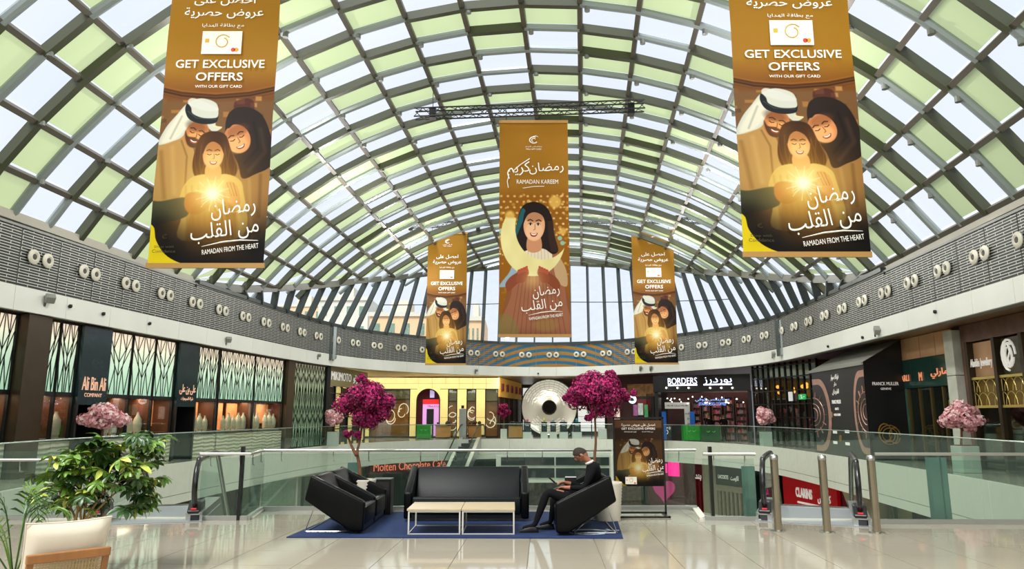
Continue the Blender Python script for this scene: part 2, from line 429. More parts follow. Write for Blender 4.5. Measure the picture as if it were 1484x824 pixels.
# roof lamps : small canister fittings at the tube ends
for ci,ri,p,q,w in lampspots:
    if len([1 for _ in (0,)])==0: pass
fit=None; nf=0
lampspots.sort(key=lambda s:s[2].length)
for ci,ri,p,q,w in lampspots:
    if nf>=150: break
    d=(q-p).normalized(); c=p+d*.22+Vector((0,0,-.1))
    if fit is None:
        m=MB(); m.lathe([(.0,-.13),(.085,-.13),(.085,.08),(.05,.1)],10); m.build('roof_fitting',M_dsteel if False else mat('fitting_grey',rgb(120,124,120),.5),roof); fit=bpy.data.objects[-1] if False else [o for o in roof.children if o.name.startswith('roof_fitting')][0]; o=fit
    else:
        o=fit.copy(); COL.objects.link(o)
    o.location=c; nf+=1
# edge beam
m=MB(); eb=[]
us=[-13.7+27.4*k/64 for k in range(65)]
eb=[mw(u,yend(u),zr(u,yend(u))-.12) for u in us]
for a,b in zip(eb,eb[1:]): m.bar(a,b,.22,.34)
m.build('edge_beam',mat('edge_beam_grey',rgb(92,94,84),.4),roof)
m=MB()
for sgn in (-1,1):
    pts=[mw(sgn*13.5,y,zr(13.5,y)-.1) for y in (Y0R,10,18,24,27.5)]
    for a,b in zip(pts,pts[1:]): m.bar(a,b,.3,.25)
m.build('eave_beam',mat('eave_beige',rgb(176,172,158),.5),roof)
# ---------------------------------------------------------------- clerestory glazing
def ptz(P,f): 
    k=f*(len(P)-1); i=min(int(k),len(P)-2); return P[i].lerp(P[i+1],k-i)
half_b=[p for p in BANDm if p.y>=26.5]; 
edge_pts=resample([Vector((u,yend(u),0)) for u in [-13.62+27.24*k/200 for k in range(201)]],count=200)
bot_pts=resample(half_b,count=200)
win=empty('window_1',kind='structure',label='leaning clerestory glazing between the slotted band and the roof edge')
NM=48; M_mul=mat('mullion_grey',rgb(60,68,66),.4,.3)
def mullion(f):
    b=ptz(bot_pts,f); 
    # near the centre the tops draw together
    t=ptz(edge_pts,f)
    return mw(b.x,b.y-.0,Z3), mw(t.x,t.y,zr(t.x,t.y)-.2)
ML=[mullion(i/NM) for i in range(NM+1)]
for i,(b,t) in enumerate(ML):
    if (t-b).length<.3: continue
    d=(ptz(bot_pts,min(1,i/NM+.004))-ptz(bot_pts,max(0,i/NM-.004))); dw=mw(d.x,d.y)-mw(0,0); nrm=Vector((-dw.y,dw.x,0)).normalized()
    MB().bar(b,t,.10,.34,up=nrm).build('mullion',M_mul,win)
for i in range(NM):
    (b0,t0),(b1,t1)=ML[i],ML[i+1]
    if (t0-b0).length<.3 and (t1-b1).length<.3: continue
    MB().add([b0,b1,t1,t0],[(0,1,2,3)]).build('pane',M_clear,win)
m=MB()
for i in range(NM):
    (b0,t0),(b1,t1)=ML[i],ML[i+1]
    m.bar(b0+Vector((0,0,.08)),b1+Vector((0,0,.08)),.2,.16)
    if t0.z>10: m.bar(b0.lerp(t0,.52),b1.lerp(t1,.52),.04,.05)
m.build('glazing_rail',M_mul,win)
# ---------------------------------------------------------------- slabs
SLm=[(-10.15,12.2),(-11,15.6),(-12.1,21),(-12.6,28),(-12.75,35),(-12.4,41),(-11.2,45.8),(-9.2,49.5),(-6.5,52.2),(-3.5,53.8),(0,54.3),(3.5,53.8),(6.5,52.2),(9.2,49.5),(11.2,45.8),(12.4,41),(12.8,35),(12.85,28),(12.75,22),(12.4,17),(11.8,12)]
SL=resample(catmull([(u,y,0) for u,y in SLm],8),step=.6)
M_slab=mat('slab_edge_white',rgb(222,228,214),.35,var=.03)
M_far=mat('far_floor_tile',rgb(190,186,172),.12,var=.05,vscale=1)
slab=empty('floor_far',kind='structure',label='upper gallery floor with white edge running around the opening')
inner=tow(SL,0,0); 
m=MB(); vs=[];fs=[]
for k,p in enumerate(inner):
    c=mw(0,28); d=(p-c).normalized(); q=p+d*26
    vs+=[(p.x,p.y,0),(q.x,q.y,0),(p.x,p.y,-1.38),(q.x,q.y,-1.38)]
for k in range(len(inner)-1):
    a=k*4; b=a+4; fs+=[(a,a+1,b+1,b),(a+2,b+2,b+3,a+3)]
m.add(vs,fs).build('floor_plate',M_far,slab)
i=0; PST=4
while i<len(SL)-1:
    j=min(i+PST,len(SL)-1)
    a=[p.copy() for p in inner[i:j+1]]; bq=tow(SL,0,.12)[i:j+1]; b=[p.copy() for p in bq]
    a[0]=a[0].lerp(a[1],.012); a[-1]=a[-1].lerp(a[-2],.012); b[0]=b[0].lerp(b[1],.012); b[-1]=b[-1].lerp(b[-2],.012)
    for z0,z1,nm,off in ((-1.08,.02,'edge_panel',0),(-1.4,-1.1,'edge_panel',0)):
        vs=[];fs=[]
        for p,q in zip(a,b): vs+=[(p.x,p.y,z0),(q.x,q.y,z0),(q.x,q.y,z1),(p.x,p.y,z1)]
        n=len(a)-1
        for k in range(n):
            for e in range(4):
                e2=(e+1)%4; fs.append((k*4+e,k*4+4+e,k*4+4+e2,k*4+e2))
        fs+=[(0,1,2,3),(n*4+3,n*4+2,n*4+1,n*4)]
        MB().add(vs,fs).build(nm,M_slab,slab)
    i=j
# glass balustrade along the gallery edge
bal=empty('gallery_balustrade',label='green tinted frameless glass balustrade along the far gallery edge',cat='railing')
BP=tow(SL,0,.08); i=0
def gap(p): return abs(p.x-at(686,640,54.3).x)<1.15 and p.y>50
capm=MB()
run_=[]
for p in BP+[None]:
    if p is None or gap(p):
        if len(run_)>1: capm.tube([q+Vector((0,0,1.09)) for q in run_],.022,6)
        run_=[]
    else: run_.append(p)
capm.build('handrail',mat('rail_cap',rgb(190,205,196),.25,.6),bal)
while i<len(BP)-1:
    j=min(i+3,len(BP)-1); a=[BP[k].copy() for k in range(i,j+1)]; a[0]=a[0].lerp(a[1],.02); a[-1]=a[-1].lerp(a[-2],.02)
    if any(gap(q) for q in a): i=j; continue
    vs=[];fs=[]
    for p in a: vs+=[(p.x,p.y,.02),(p.x,p.y,1.08)]
    for k in range(len(a)-1): fs.append((2*k,2*k+1,2*k+3,2*k+2))
    MB().add(vs,fs).build('glass_panel',M_glass,bal); i=j
# ================================================================ floors
M_tile=mat('polished_tile',rgb(160,153,138),.06,spec=.8,var=.05,vscale=.7)
M_joint=mat('tile_joint',rgb(120,114,102),.6)
g=ground
EDG=[Vector((-16,12.6,0)),g(0,753),g(362,752),g(380,737),g(1008,736.5),g(1020,753),g(1484,757.5),Vector((16,11.2,0))]
nf_=empty('floor',kind='structure',label='pale polished stone tile floor of the near gallery')
poly=[(p.x,p.y) for p in EDG]+[(16,-7),(-16,-7)]
MB().prism(poly[::-1],-1.38,-.012).build('floor_plate',[M_joint],nf_)
def inside(x,y,pl=poly):
    c=False;n=len(pl)
    for i in range(n):
        x1,y1=pl[i];x2,y2=pl[(i+1)%n]
        if (y1>y)!=(y2>y) and x<(x2-x1)*(y-y1)/(y2-y1)+x1: c=not c
    return c
FA=R(-2.5); TS=.9
tmesh=None; nt_=0
ex=MB()
fa_=Matrix.Rotation(FA,4,'Z')
fy=ground(740,783).y
def clip_poly(P,pl):
    # Sutherland-Hodgman against each half plane of the near part (front edge pieces are handled by line y<edge)
    return P
def edge_y(x):
    for a,b in zip(EDG,EDG[1:]):
        if a.x<=x<=b.x: return a.y+(b.y-a.y)*(x-a.x)/max(1e-6,b.x-a.x)
    return 12
for iy in range(-18,7):
    for ix in range(-17,17):
        G=.004
        q=[fa_@Vector((ix*TS+G,iy*TS+G,0)),fa_@Vector(((ix+1)*TS-G,iy*TS+G,0)),fa_@Vector(((ix+1)*TS-G,(iy+1)*TS-G,0)),fa_@Vector((ix*TS+G,(iy+1)*TS-G,0))]
        q=[Vector((v.x+.25,v.y+fy,0)) for v in q]
        if min(v.y for v in q)<-7 or max(abs(v.x) for v in q)>15.8: continue
        ins=[v.y<edge_y(v.x)-.02 for v in q]
        if not any(ins): continue
        if not all(ins):
            q=[Vector((v.x,min(v.y,edge_y(v.x)-.02),0)) for v in q]
        c=sum(q,Vector())/4
        near= c.y>5.5 and abs(c.x)<c.y*.85
        vs=[(v.x,v.y,z) for z in (-.012,0) for v in q]
        F_=[(4,5,6,7),(0,1,5,4),(1,2,6,5),(2,3,7,6),(3,0,4,7)]
        if near and nt_<300: MB().add(vs,F_).build('tile',M_tile,nf_); nt_+=1
        else: ex.add(vs,F_)
ex.build('tile_field',M_tile,nf_,kind='stuff')
# white lip at the slab front
m=MB()
for a,b in zip(EDG,EDG[1:]): m.bar(a+Vector((0,.03,-.03)),b+Vector((0,.03,-.03)),.12,.12)
m.build('edge_trim',mat('edge_stone',rgb(205,205,190),.3),nf_)
# lower ground level
LOWZ=-6.2
lf=MB().add([(-40,5,LOWZ),(40,5,LOWZ),(40,90,LOWZ),(-40,90,LOWZ)],[(0,1,2,3)]).build('floor_lower',mat('lower_floor_tile',rgb(170,165,150),.15,var=.08),kind='structure')
# ---------------------------------------------------------------- plan helpers
YB=[(0,443.5),(160,473.5),(340,505),(476,530),(742,544.6),(984,537),(1154,516.6),(1341,472.4),(1484,440),(1600,410)]
def yb(px):
    if px<0: return 443.5+px*.19
    for (a,ya),(b,y2) in zip(YB,YB[1:]):
        if px<=b: return ya+(y2-ya)*(px-a)/(b-a)
    return 410
def hitcurve(C,px,py):
    r=ray(px,py); d=Vector((r[0],r[1])).normalized(); best=None
    for a,b in zip(C,C[1:]):
        e=Vector((b.x-a.x,b.y-a.y)); den=d.x*(-e.y)+e.x*d.y
        if abs(den)<1e-9: continue
        t=(a.x*(-e.y)+e.x*a.y)/den; s=(d.x*a.y-d.y*a.x)/den
        if t>3 and -1e-6<=s<=1+1e-6 and (best is None or t<best[0]): best=(t,Vector((d.x*t,d.y*t,0)))
    return best[1] if best else None
FACm=resample(full([(13.3,2)]+HP[2:]),step=.5)
FAC=tow(FACm,0,.42)
LOWC=tow(SL,0,3.0)
class Seg:
    def __init__(s,name,p0,p1,**k):
        s.p0=Vector((p0.x,p0.y,0)); s.p1=Vector((p1.x,p1.y,0)); s.d=(s.p1-s.p0); s.L=s.d.length; s.d.normalize()
        s.n=Vector((-s.d.y,s.d.x,0)); s.o=frame(name,s.p0,s.d,**k)
    def uz(s,px,py,off=0):
        r=ray(px,py); o=s.p0+s.n*off; den=r[0]*s.n.x+r[1]*s.n.y; t=(o.x*s.n.x+o.y*s.n.y)/den
        P=Vector((r[0]*t,r[1]*t,EYE+r[2]*t)); return (P-s.p0).dot(s.d),P.z
    def u(s,px,py=None,off=0): return s.uz(px,yb(px) if py is None else py,off)[0]
    def z(s,px,py,off=0): return s.uz(px,py,off)[1]
def fseg(name,a,b,C=None,**k):
    return Seg(name,hitcurve(C or FAC,a,yb(a)),hitcurve(C or FAC,b,yb(b)),**k)
# ================================================================ left jewellery shop
M_bronze=mat('bronze_cladding',rgb(72,58,42),.35,.5,var=.12,vscale=2)
M_frame=mat('shop_frame_black',rgb(22,24,24),.4,.3)
M_green=mat('dark_green_stone',rgb(24,46,48),.2,var=.25,vscale=3)
M_orange=mat('orange_backdrop',rgb(232,146,92),.6,var=.06,emit=.5)  # backdrop given its own glow so the windows look lit
M_brownin=mat('brown_interior',rgb(92,50,26),.5,var=.3,vscale=1.5)
M_bust=mat('necklace_stand',rgb(216,206,184),.6,var=.08)
M_rose=mat('rose_gold_letters',rgb(240,190,160),.4,.2,emit=.5)
def ramp_mat(name,stops,rough=.3,axis=2,emit=0,lo=0,hi=1):
    m=bpy.data.materials.new(name); m.use_nodes=True; n=m.node_tree.nodes; l=m.node_tree.links; b=n['Principled BSDF']
    t=n.new('ShaderNodeTexCoord'); s=n.new('ShaderNodeSeparateXYZ'); r=n.new('ShaderNodeValToRGB'); l.new(t.outputs['Generated'],s.inputs[0]); l.new(s.outputs[axis],r.inputs[0])
    e=r.color_ramp.elements
    while len(e)<len(stops): e.new(.5)
    for k,(p,c) in enumerate(stops): e[k].position=p; e[k].color=(*c,1)
    l.new(r.outputs[0],b.inputs['Base Color']); b.inputs['Roughness'].default_value=rough
    if emit: l.new(r.outputs[0],b.inputs['Emission Color']); b.inputs['Emission Strength'].default_value=emit
    _M[name]=m; return m
M_art=ramp_mat('leaded_glass_art',[(0,rgb(150,188,162)),(.45,rgb(180,206,182)),(.72,rgb(204,212,186)),(.86,rgb(238,224,198)),(1,rgb(246,226,200))],.25,emit=.85)
M_art2=ramp_mat('leaded_glass_tall',[(0,rgb(126,160,128)),(.5,rgb(150,176,140)),(.9,rgb(196,206,172)),(1,rgb(228,216,186))],.3,emit=.35)
def wavy_mat():
    m=mat('wave_carved_stone',rgb(208,206,180),.35); n=m.node_tree.nodes; l=m.node_tree.links; b=n['Principled BSDF']
    t=n.new('ShaderNodeTexCoord'); w=n.new('ShaderNodeTexWave'); w.bands_direction='Z'; w.inputs['Scale'].default_value=2.2; w.inputs['Distortion'].default_value=3.5; w.inputs['Detail'].default_value=1; w.inputs['Detail Scale'].default_value=.8
    l.new(t.outputs['Object'],w.inputs['Vector']); bp=n.new('ShaderNodeBump'); bp.inputs['Strength'].default_value=.8; bp.inputs['Distance'].default_value=.06; l.new(w.outputs['Fac'],bp.inputs['Height']); l.new(bp.outputs[0],b.inputs['Normal'])
    r=n.new('ShaderNodeValToRGB'); r.color_ramp.elements[0].color=(*rgb(172,174,146),1); r.color_ramp.elements[1].color=(*rgb(222,220,196),1); l.new(w.outputs['Fac'],r.inputs[0]); l.new(r.outputs[0],b.inputs['Base Color']); return m
M_wavy=wavy_mat()
shopL=[]
def art_panel(par,x0,x1,z0,z1,tall=False):
    """leaded glass panel: pale glass behind black lead lines drawn like wheat ears"""
    a=box('art_glass',M_art2 if tall else M_art,par,x0+.03,x1-.03,.06,.09,z0,z1)
    m=MB(); w=x1-x0; nm=max(1,round(w/(.95 if not tall else .62))); mw_=w/nm; h=z1-z0
    def ln(xa,za,xb,zb,t=.03): 
        t*=.42
        xa=min(max(xa,x0+.03),x1-.03); xb=min(max(xb,x0+.03),x1-.03)
        m.bar((xa,.05,za),(xb,.05,zb),t,.03,up=(0,1,0))
    reps=2 if tall else 1
    for k in range(nm):
        c=x0+mw_*(k+.5)
        for rp in range(reps):
            zz=z0+h*rp/reps; hh=h/reps
            ln(c,zz,c,zz+hh,.03); 
            q=mw_/2
            ln(c,zz+.3*hh,c-q*.9,zz+.78*hh); ln(c,zz+.3*hh,c+q*.9,zz+.78*hh)
            ln(c,zz+.52*hh,c-q*.5,zz+.75*hh); ln(c,zz+.52*hh,c+q*.5,zz+.75*hh)
            for s in (-1,1):
                ln(c+s*q*.5,zz+.72*hh,c+s*q*.12,zz+hh,.028); ln(c+s*q*.5,zz+.72*hh,c+s*q*.5,zz+hh,.02); ln(c+s*q*.5,zz+.72*hh,c+s*q*.9,zz+hh,.024)
                ln(c+s*q*.16,zz,c+s*q*.3,zz+.42*hh); ln(c+s*q*.62,zz,c+s*q*.3,zz+.42*hh,.026); ln(c+s*q*.62,zz,c+s*q*.96,zz+.6*hh); ln(c+s*q*.3,zz+.42*hh,c+s*q*.5,zz+.72*hh)
                ln(c+s*q,zz,c+s*q,zz+hh,.03)
    m.build('lead_lines',M_frame,par)
    m=MB()
    for xa,xb,za,zb in ((x0,x1,z0-.05,z0),(x0,x1,z1,z1+.05),(x0-.03,x0+.03,z0,z1),(x1-.03,x1+.03,z0,z1)): m.box(xa,xb,0,.12,za,zb)
    m.build('panel_frame',M_frame,par)
def bust(par,x,y,z,s=1):
    m=MB(); m.prism([(-.13,-.05),(.13,-.05),(.13,.05),(-.13,.05)],0,.08)
    m.lathe([(.16,.08),(.18,.3),(.16,.48),(.08,.58),(.05,.66),(.06,.7)],10)
    m.v=[(v[0]*s,v[1]*s*.6,v[2]*s) for v in m.v]
    o=m.build('display_bust',M_bust,None,smooth=R(50)); M_=WMAT[par.name]; o.location=M_@Vector((x,y,z)); o.rotation_euler=(0,0,M_.to_euler().z)
    return tag(o,'cream necklace display bust standing behind the left shopfront glass','display stand','necklace busts in the jewellery windows')
WMAT={}
jw=empty('jewellery_shopfront',mw(-13.7,20),0,label='long jewellery shopfront with leaded wheat pattern glass above orange windows on the left',cat='shopfront')
def jchild(name,a,b):
    s=Seg(name,hitcurve(FAC,a,yb(a)),hitcurve(FAC,b,yb(b))); o=s.o; wmx=Matrix.Translation(s.p0)@Matrix.Rotation(math.atan2(s.d.y,s.d.x),4,'Z'); WMAT[o.name]=wmx; o.parent=jw; o.matrix_parent_inverse=Matrix.Translation(-jw.location); return s
ZA0,ZA1=2.42,4.5; ZW0=.98
ORD=['first','second','third','fourth','fifth','sixth','seventh','eighth','ninth','tenth','eleventh','twelfth','thirteenth','fourteenth','fifteenth','sixteenth','seventeenth','eighteenth','nineteenth','twentieth']
BAYN={-95:'window nearest the camera',-38:'window before the bronze column',66:'window behind the bronze column',161:'window between the two signs',288:'narrow window beyond the second sign',322:'wide window before the tall leaded panel'}
def zat(s,px,py): return s.z(px,py)
def bay(a,b,subs,tall=False,backs=True,seedn=0):
    s=jchild('shop_bay',a,b); o=s.o; L=s.L; rd=random.Random(a)
    if tall:
        art_panel(o,0,L,.05,ZA1,True); return s
    xs=[s.u(p) for p in subs]; xs=[0]+xs+[L]
    for x0,x1 in zip(xs,xs[1:]):
        art_panel(o,x0,x1,ZA0,ZA1)
        box('window_pane',M_shopglass,o,x0+.04,x1-.04,.05,.06,ZW0,ZA0-.08)
        m=MB()
        for xa,xb,za,zb in ((x0,x1,ZA0-.12,ZA0-.05),(x0,x1,ZW0-.03,ZW0+.04),(x0-.03,x0+.04,ZW0,ZA0),(x1-.04,x1+.03,ZW0,ZA0)): m.box(xa,xb,0,.1,za,zb)
        m.build('window_frame',M_frame,o)
        # carved stone base blocks
        nb=max(1,round((x1-x0)/.95))
        for k in range(nb):
            xa=x0+(x1-x0)*k/nb; xb=x0+(x1-x0)*(k+1)/nb
            box('base_block',M_wavy,o,xa+.008,xb-.008,-.04,.2,0,ZW0-.04)
        # display behind the glass
        x=x0+.06
        w=(x1-x0)
        box('window_back',M_brownin,o,x0,x1,1.2,1.25,ZW0,ZA0); box('window_shelf',M_bust,o,x0,x1,.1,.7,ZW0,ZW0+.06)
        f0=x0+w*rd.uniform(.02,.15); f1=f0+w*rd.uniform(.3,.45); f2=f1+w*.12; f3=min(x1-.05,f2+w*rd.uniform(.2,.42))
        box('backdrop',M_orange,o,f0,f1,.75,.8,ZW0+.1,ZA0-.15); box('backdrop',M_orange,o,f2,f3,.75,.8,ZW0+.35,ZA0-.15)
        for xx in (x0,x1-.03): box('window_side',M_brownin,o,xx,xx+.03,.1,1.2,ZW0,ZA0)
        nbst=max(2,int(w/.42))
        for k in range(nbst):
            if rd.random()<.8: bust(o,x0+w*(k+.5)/nbst,.35,ZW0+.062,rd.uniform(.9,1.2))['label']='%s necklace bust, %s'%(ORD[k],('%s pane of the '%ORD[xs.index(x0)] if len(xs)>2 else '')+BAYN.get(a,'window'))
    mid=s.p0+s.d*L/2+s.n*.45
    lamp((mid.x,mid.y,ZA0-.12),26*L/2,(1,.84,.66),L*.8,.3,rot=(0,0,math.atan2(s.d.y,s.d.x)),name='window_lamp')
    return s
bay(-95,-40,[]); bay(-38,29,[-5])
def column(a,b,mt,proud=.22,name='column'):
    s=jchild(name,a,b); box('column_facing',mt,s.o,0,s.L,-proud,.2,0,ZA1+.06,bevel=.01); return s
column(30,64,M_bronze,.3)
bay(66,118,[92])
def door_bay(a,b,t1,t2,h1,h2):
    s=jchild('entrance_bay',a,b); o=s.o
    box('sign_panel',M_green,o,0,s.L,-.12,.1,2.05,ZA1+.05)
    box('door_recess',M_black,o,0,s.L,.9,.95,0,2.05); box('jamb',M_frame,o,-.02,.08,-.12,.9,0,2.05); box('jamb',M_frame,o,s.L-.08,s.L+.02,-.12,.9,0,2.05)
    box('door_leaf',M_shopglass,o,.1,s.L-.1,.8,.82,.02,2.0)
    text('sign_lettering',t1,M_rose,o,s.L/2,2.72,s.L*.8,h1,y=-.135,ext=.02); text('sign_lettering',t2,M_rose,o,s.L/2,2.36,s.L*.6,h2,y=-.135,ext=.01)
door_bay(119,160,'Ali Bin Ali','COMPANY',.42,.12)
bay(161,258,[196,229])
door_bay(259,287,arab('على بن على'),arab('شركة المجوهرات'),.4,.16)
bay(288,320,[]); bay(322,413,[372])
column(414,424,M_bronze,.2)
bay(425,473,[],tall=True)
column(473,478,M_frame,.1)
# ================================================================ soffits, outer walls, far shops
def child_box(seg,name,m,pxa,pxb,y0,y1,z0,z1,off=0,**k):
    return box(name,m,seg.o,seg.u(pxa,None,off),seg.u(pxb,None,off),y0,y1,z0,z1,**k)
M_soff=mat('soffit_brown',rgb(126,98,66),.35,var=.08)
M_soffp=mat('soffit_plum',rgb(110,84,104),.3,var=.1)
so=empty('ceiling_gallery',kind='structure',label='brown soffit over the far gallery')
pb=tow(BANDm,0,.35); m=MB(); vs=[];fs=[]
for p in pb:
    c=mw(0,20); d=(p-c).normalized(); q=p+d*30
    vs+=[(p.x,p.y,Z1+.12),(q.x,q.y,Z1+.12),(p.x,p.y,Z1+.6),(q.x,q.y,Z1+.6)]
for k in range(len(pb)-1):
    a=k*4;b=a+4; fs+=[(a+1,a,b,b+1),(a+2,a+3,b+3,b+2)]
m.add(vs,fs).build('soffit_plate',M_soff,so)
m=MB(); P_=[p for p in pb if p.x>8.5 and p.y>30]; vs=[]
for p in P_:
    d=(p-mw(0,20)).normalized(); q=p+d*9; vs+=[(p.x,p.y,Z1+.1),(q.x,q.y,Z1+.1)]
m.add(vs,[(2*k+1,2*k,2*k+2,2*k+3) for k in range(len(P_)-1)]).build('soffit_panel_plum',M_soffp,so)
ob=tow(FACm,0,5.2); m=MB(); vs=[]
for p in ob: vs+=[(p.x,p.y,0),(p.x,p.y,4.7)]
m.add(vs,[(2*k,2*k+1,2*k+3,2*k+2) for k in range(len(ob)-1) if ob[k].y<44]).build('wall_rear',M_dark,kind='structure')
# facade behind the fascia where no shop is modelled, plus walls behind the near gallery
M_plain=mat('plain_wall',rgb(205,200,188),.5,var=.04)
def wallseg(name,p,q,z0,z1,m,t=.2):
    p=Vector(p);q=Vector(q); s=MB(); s.bar(Vector((p.x,p.y,(z0+z1)/2)),Vector((q.x,q.y,(z0+z1)/2)),t,z1-z0); return s.build(name,m,kind='structure')
wallseg('wall_left',mw(-14.3,14),(-15.6,-7,0),0,4.9,M_plain); wallseg('wall_right',mw(14.6,13.5),(15.4,-7,0),0,4.9,M_plain)
wallseg('wall_back',(-15.8,-7,0),(15.8,-7,0),0,7,M_plain)
# ---- yellow clad building on the far left
YW=56.6
def fx(px,py=590,Y=YW): return at(px,py,Y).x
def fz(px,py,Y=YW): return at(px,py,Y).z
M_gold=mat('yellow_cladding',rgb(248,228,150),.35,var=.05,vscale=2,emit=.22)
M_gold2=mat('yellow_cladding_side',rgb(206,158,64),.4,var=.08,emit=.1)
yb_=empty('yellow_boutique',(fx(500),YW,0),label='boutique clad in pale yellow panels with an arched entrance at the far end',cat='shopfront')
def yx(px): return fx(px)-fx(500)
ztop=fz(640,547); zh=fz(600,564)
xa,xb=yx(488),yx(724)
arc0,arc1=yx(604),yx(637)
holes=[(yx(536),yx(594)),(arc0,arc1),(yx(649),yx(662.5)),(yx(676),yx(690)),(yx(703),yx(722))]
# upper cladding row of separate panels
def panels(x0,x1,z0,z1,w=1.05):
    n=max(1,round((x1-x0)/w))
    for k in range(n):
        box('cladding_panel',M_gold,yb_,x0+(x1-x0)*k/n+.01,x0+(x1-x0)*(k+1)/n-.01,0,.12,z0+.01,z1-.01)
archtop=fz(620,563.5)
panels(xa,xb,archtop+.02,(archtop+ztop)/2); panels(xa,xb,(archtop+ztop)/2,ztop)
prev=xa
for h0,h1 in holes+[(xb,xb)]:
    if h0-prev>.15:
        for z0,z1 in ((0.12,1.55),(1.55,archtop)): panels(prev,h0,z0,z1,1.3)
    prev=h1
box('plinth',M_frame,yb_,xa,xb,.02,.3,0,.14)
box('cladding_backing',M_frame,yb_,xa,xb,.13,.2,archtop,ztop)
# arch spandrels
rx=(arc1-arc0)/2; cz=archtop-rx*.98; pr=[(arc0,archtop+.02)]
pts=[(arc0+rx-rx*math.cos(PI*k/14),cz+rx*.98*math.sin(PI*k/14)) for k in range(15)]
m=MB()
for s0 in (0,1):
    pl=[(arc0,archtop+.03)]+pts[:8][::1] if s0==0 else pts[7:]+[(arc1,archtop+.03)]
    if s0==0: pl=[(arc0,archtop+.03)]+pts[:8]+[(arc0+rx,archtop+.03)]
    else: pl=[(arc0+rx,archtop+.03)]+pts[7:]+[(arc1,archtop+.03)]
    m.prism([(x,z) for x,z in pl],0,.12,M=Matrix(((1,0,0,0),(0,0,1,0),(0,1,0,0),(0,0,0,1))))
m.build('arch_spandrel',M_gold,yb_)
m=MB(); m.tube([(arc0,-.02,.1)]+[(x,-.02,z) for x,z in pts]+[(arc1,-.02,.1)],.05,6); m.build('arch_trim',M_frame,yb_)
# arch interior
M_red=mat('red_lit_panel',rgb(214,24,34),.5,emit=.8); M_lilac=mat('lilac_lit_panel',rgb(206,150,214),.5,emit=.9)
box('recess_back',mat('maroon_wall',rgb(70,8,18),.5,emit=.3),yb_,arc0-.3,arc1+.3,1.6,1.7,0,archtop+.3)
box('portal_head',M_red,yb_,arc0+.35,arc1,.9,1.0,fz(620,585),fz(620,578))
box('portal_panel',M_lilac,yb_,arc0+.35,arc1,.95,1.0,0,fz(620,585))
box('portal_door',M_black,yb_,yx(616.5),yx(627),.88,.94,0,fz(620,592))
box('hanging_banner',mat('lavender_banner',rgb(190,180,235),.5,emit=.8),yb_,yx(621),yx(627.5),.8,.84,fz(620,575.5),fz(620,564.5))
text('portal_lettering','Tiffany & Co',mat('plum_letter',rgb(60,20,70),.5),yb_,yx(626),fz(620,588.5),.9,.2,y=.86,ext=0)
# shop windows
M_tan=mat('tan_display',rgb(160,104,44),.45,var=.2,vscale=.7,emit=.12); M_taupe=mat('taupe_blind',rgb(120,108,70),.5)
for k,(h0,h1) in enumerate([holes[0]]+holes[2:]):
    za=fz(600,581 if k else 578)
    box('window_blind',M_taupe,yb_,h0,h1,.25,.3,za,archtop); box('window_display',M_tan,yb_,h0,h1,.5,.55,.1,za)
    box('window_pane',M_shopglass,yb_,h0,h1,.12,.13,.1,archtop)
    m=MB()
    for a0,a1,c0,c1 in ((h0,h0+.07,.1,archtop),(h1-.07,h1,.1,archtop),(h0,h1,za-.03,za+.03),(h0,h1,archtop-.06,archtop)): m.box(a0,a1,.02,.12,c0,c1)
    m.build('window_frame',M_frame,yb_)
    # bright curled ornaments in the window
    m=MB(); rr=random.Random(k)
    for _ in range(3 if k else 5):
        cx=rr.uniform(h0+.3,h1-.3); czz=rr.uniform(1.0,2.2); r0=rr.uniform(.18,.42); a0=rr.uniform(0,6)
        m.tube([(cx+r0*math.cos(a0+t*.5),.35,czz+r0*math.sin(a0+t*.5)*1.2) for t in range(10)],.035,5)
    m.build('window_ornament',mat('ornament_glow',rgb(250,235,215),.4,emit=.8),yb_)
# receding side of the yellow building
p0=Vector((fx(724),YW,0)); d755=at(756,590,68).xy; p1=Vector((d755.x,68,0))
sd=Seg('corridor_shopfront',p0,p1,label='dark tan side wall with shop windows receding behind the yellow boutique',cat='wall')
for k in range(5):
    a0=sd.L*k/5; a1=sd.L*(k+1)/5
    box('side_window',mat('side_window_dark',rgb(52,38,26),.2,var=.3),sd.o,a0+.15,a1-.15,.05,.1,.1,3.1)
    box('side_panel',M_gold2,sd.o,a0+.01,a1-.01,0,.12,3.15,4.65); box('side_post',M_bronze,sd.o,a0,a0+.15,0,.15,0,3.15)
    box('small_sign',mat('sign_maroon',rgb(90,20,20),.4,emit=.3),sd.o,a0+.6,a0+1.4,-.12,-.02,3.6,4.2)
# pearl shop sign and wall beside the green art panel
pk=Seg('pearl_shop',hitcurve(FAC,477,530),hitcurve(tow(FACm,0,3.2),531,537),label='taupe shopfront with white pearl shop lettering beside the tall leaded panel',cat='shopfront')
box('sign_board',mat('taupe_sign',rgb(120,112,84),.35),pk.o,0,pk.L,-.1,.1,3.45,4.6)
text('sign_lettering','MIKIMOTO',M_wtext,pk.o,pk.L*.27,4.05,pk.L*.5,.5,y=-.12,ext=.02)
text('sign_lettering',arab('ميكيموتو'),M_wtext,pk.o,pk.L*.76,4.05,pk.L*.36,.62,y=-.12,ext=.02,bold=.015)
for k in range(6):
    box('shop_pane',M_gold if k%2 else M_dark,pk.o,pk.L*k/6+.05,pk.L*(k+1)/6-.05,.05,.1,.1,3.4); 
m=MB()
for k in range(7): m.box(pk.L*k/6-.05,pk.L*k/6+.05,-.05,.12,0,3.45)
for z in (.9,1.6,2.3,3.0): m.box(0,pk.L,-.03,.08,z,z+.05)
m.build('shop_mullions',M_frame,pk.o)
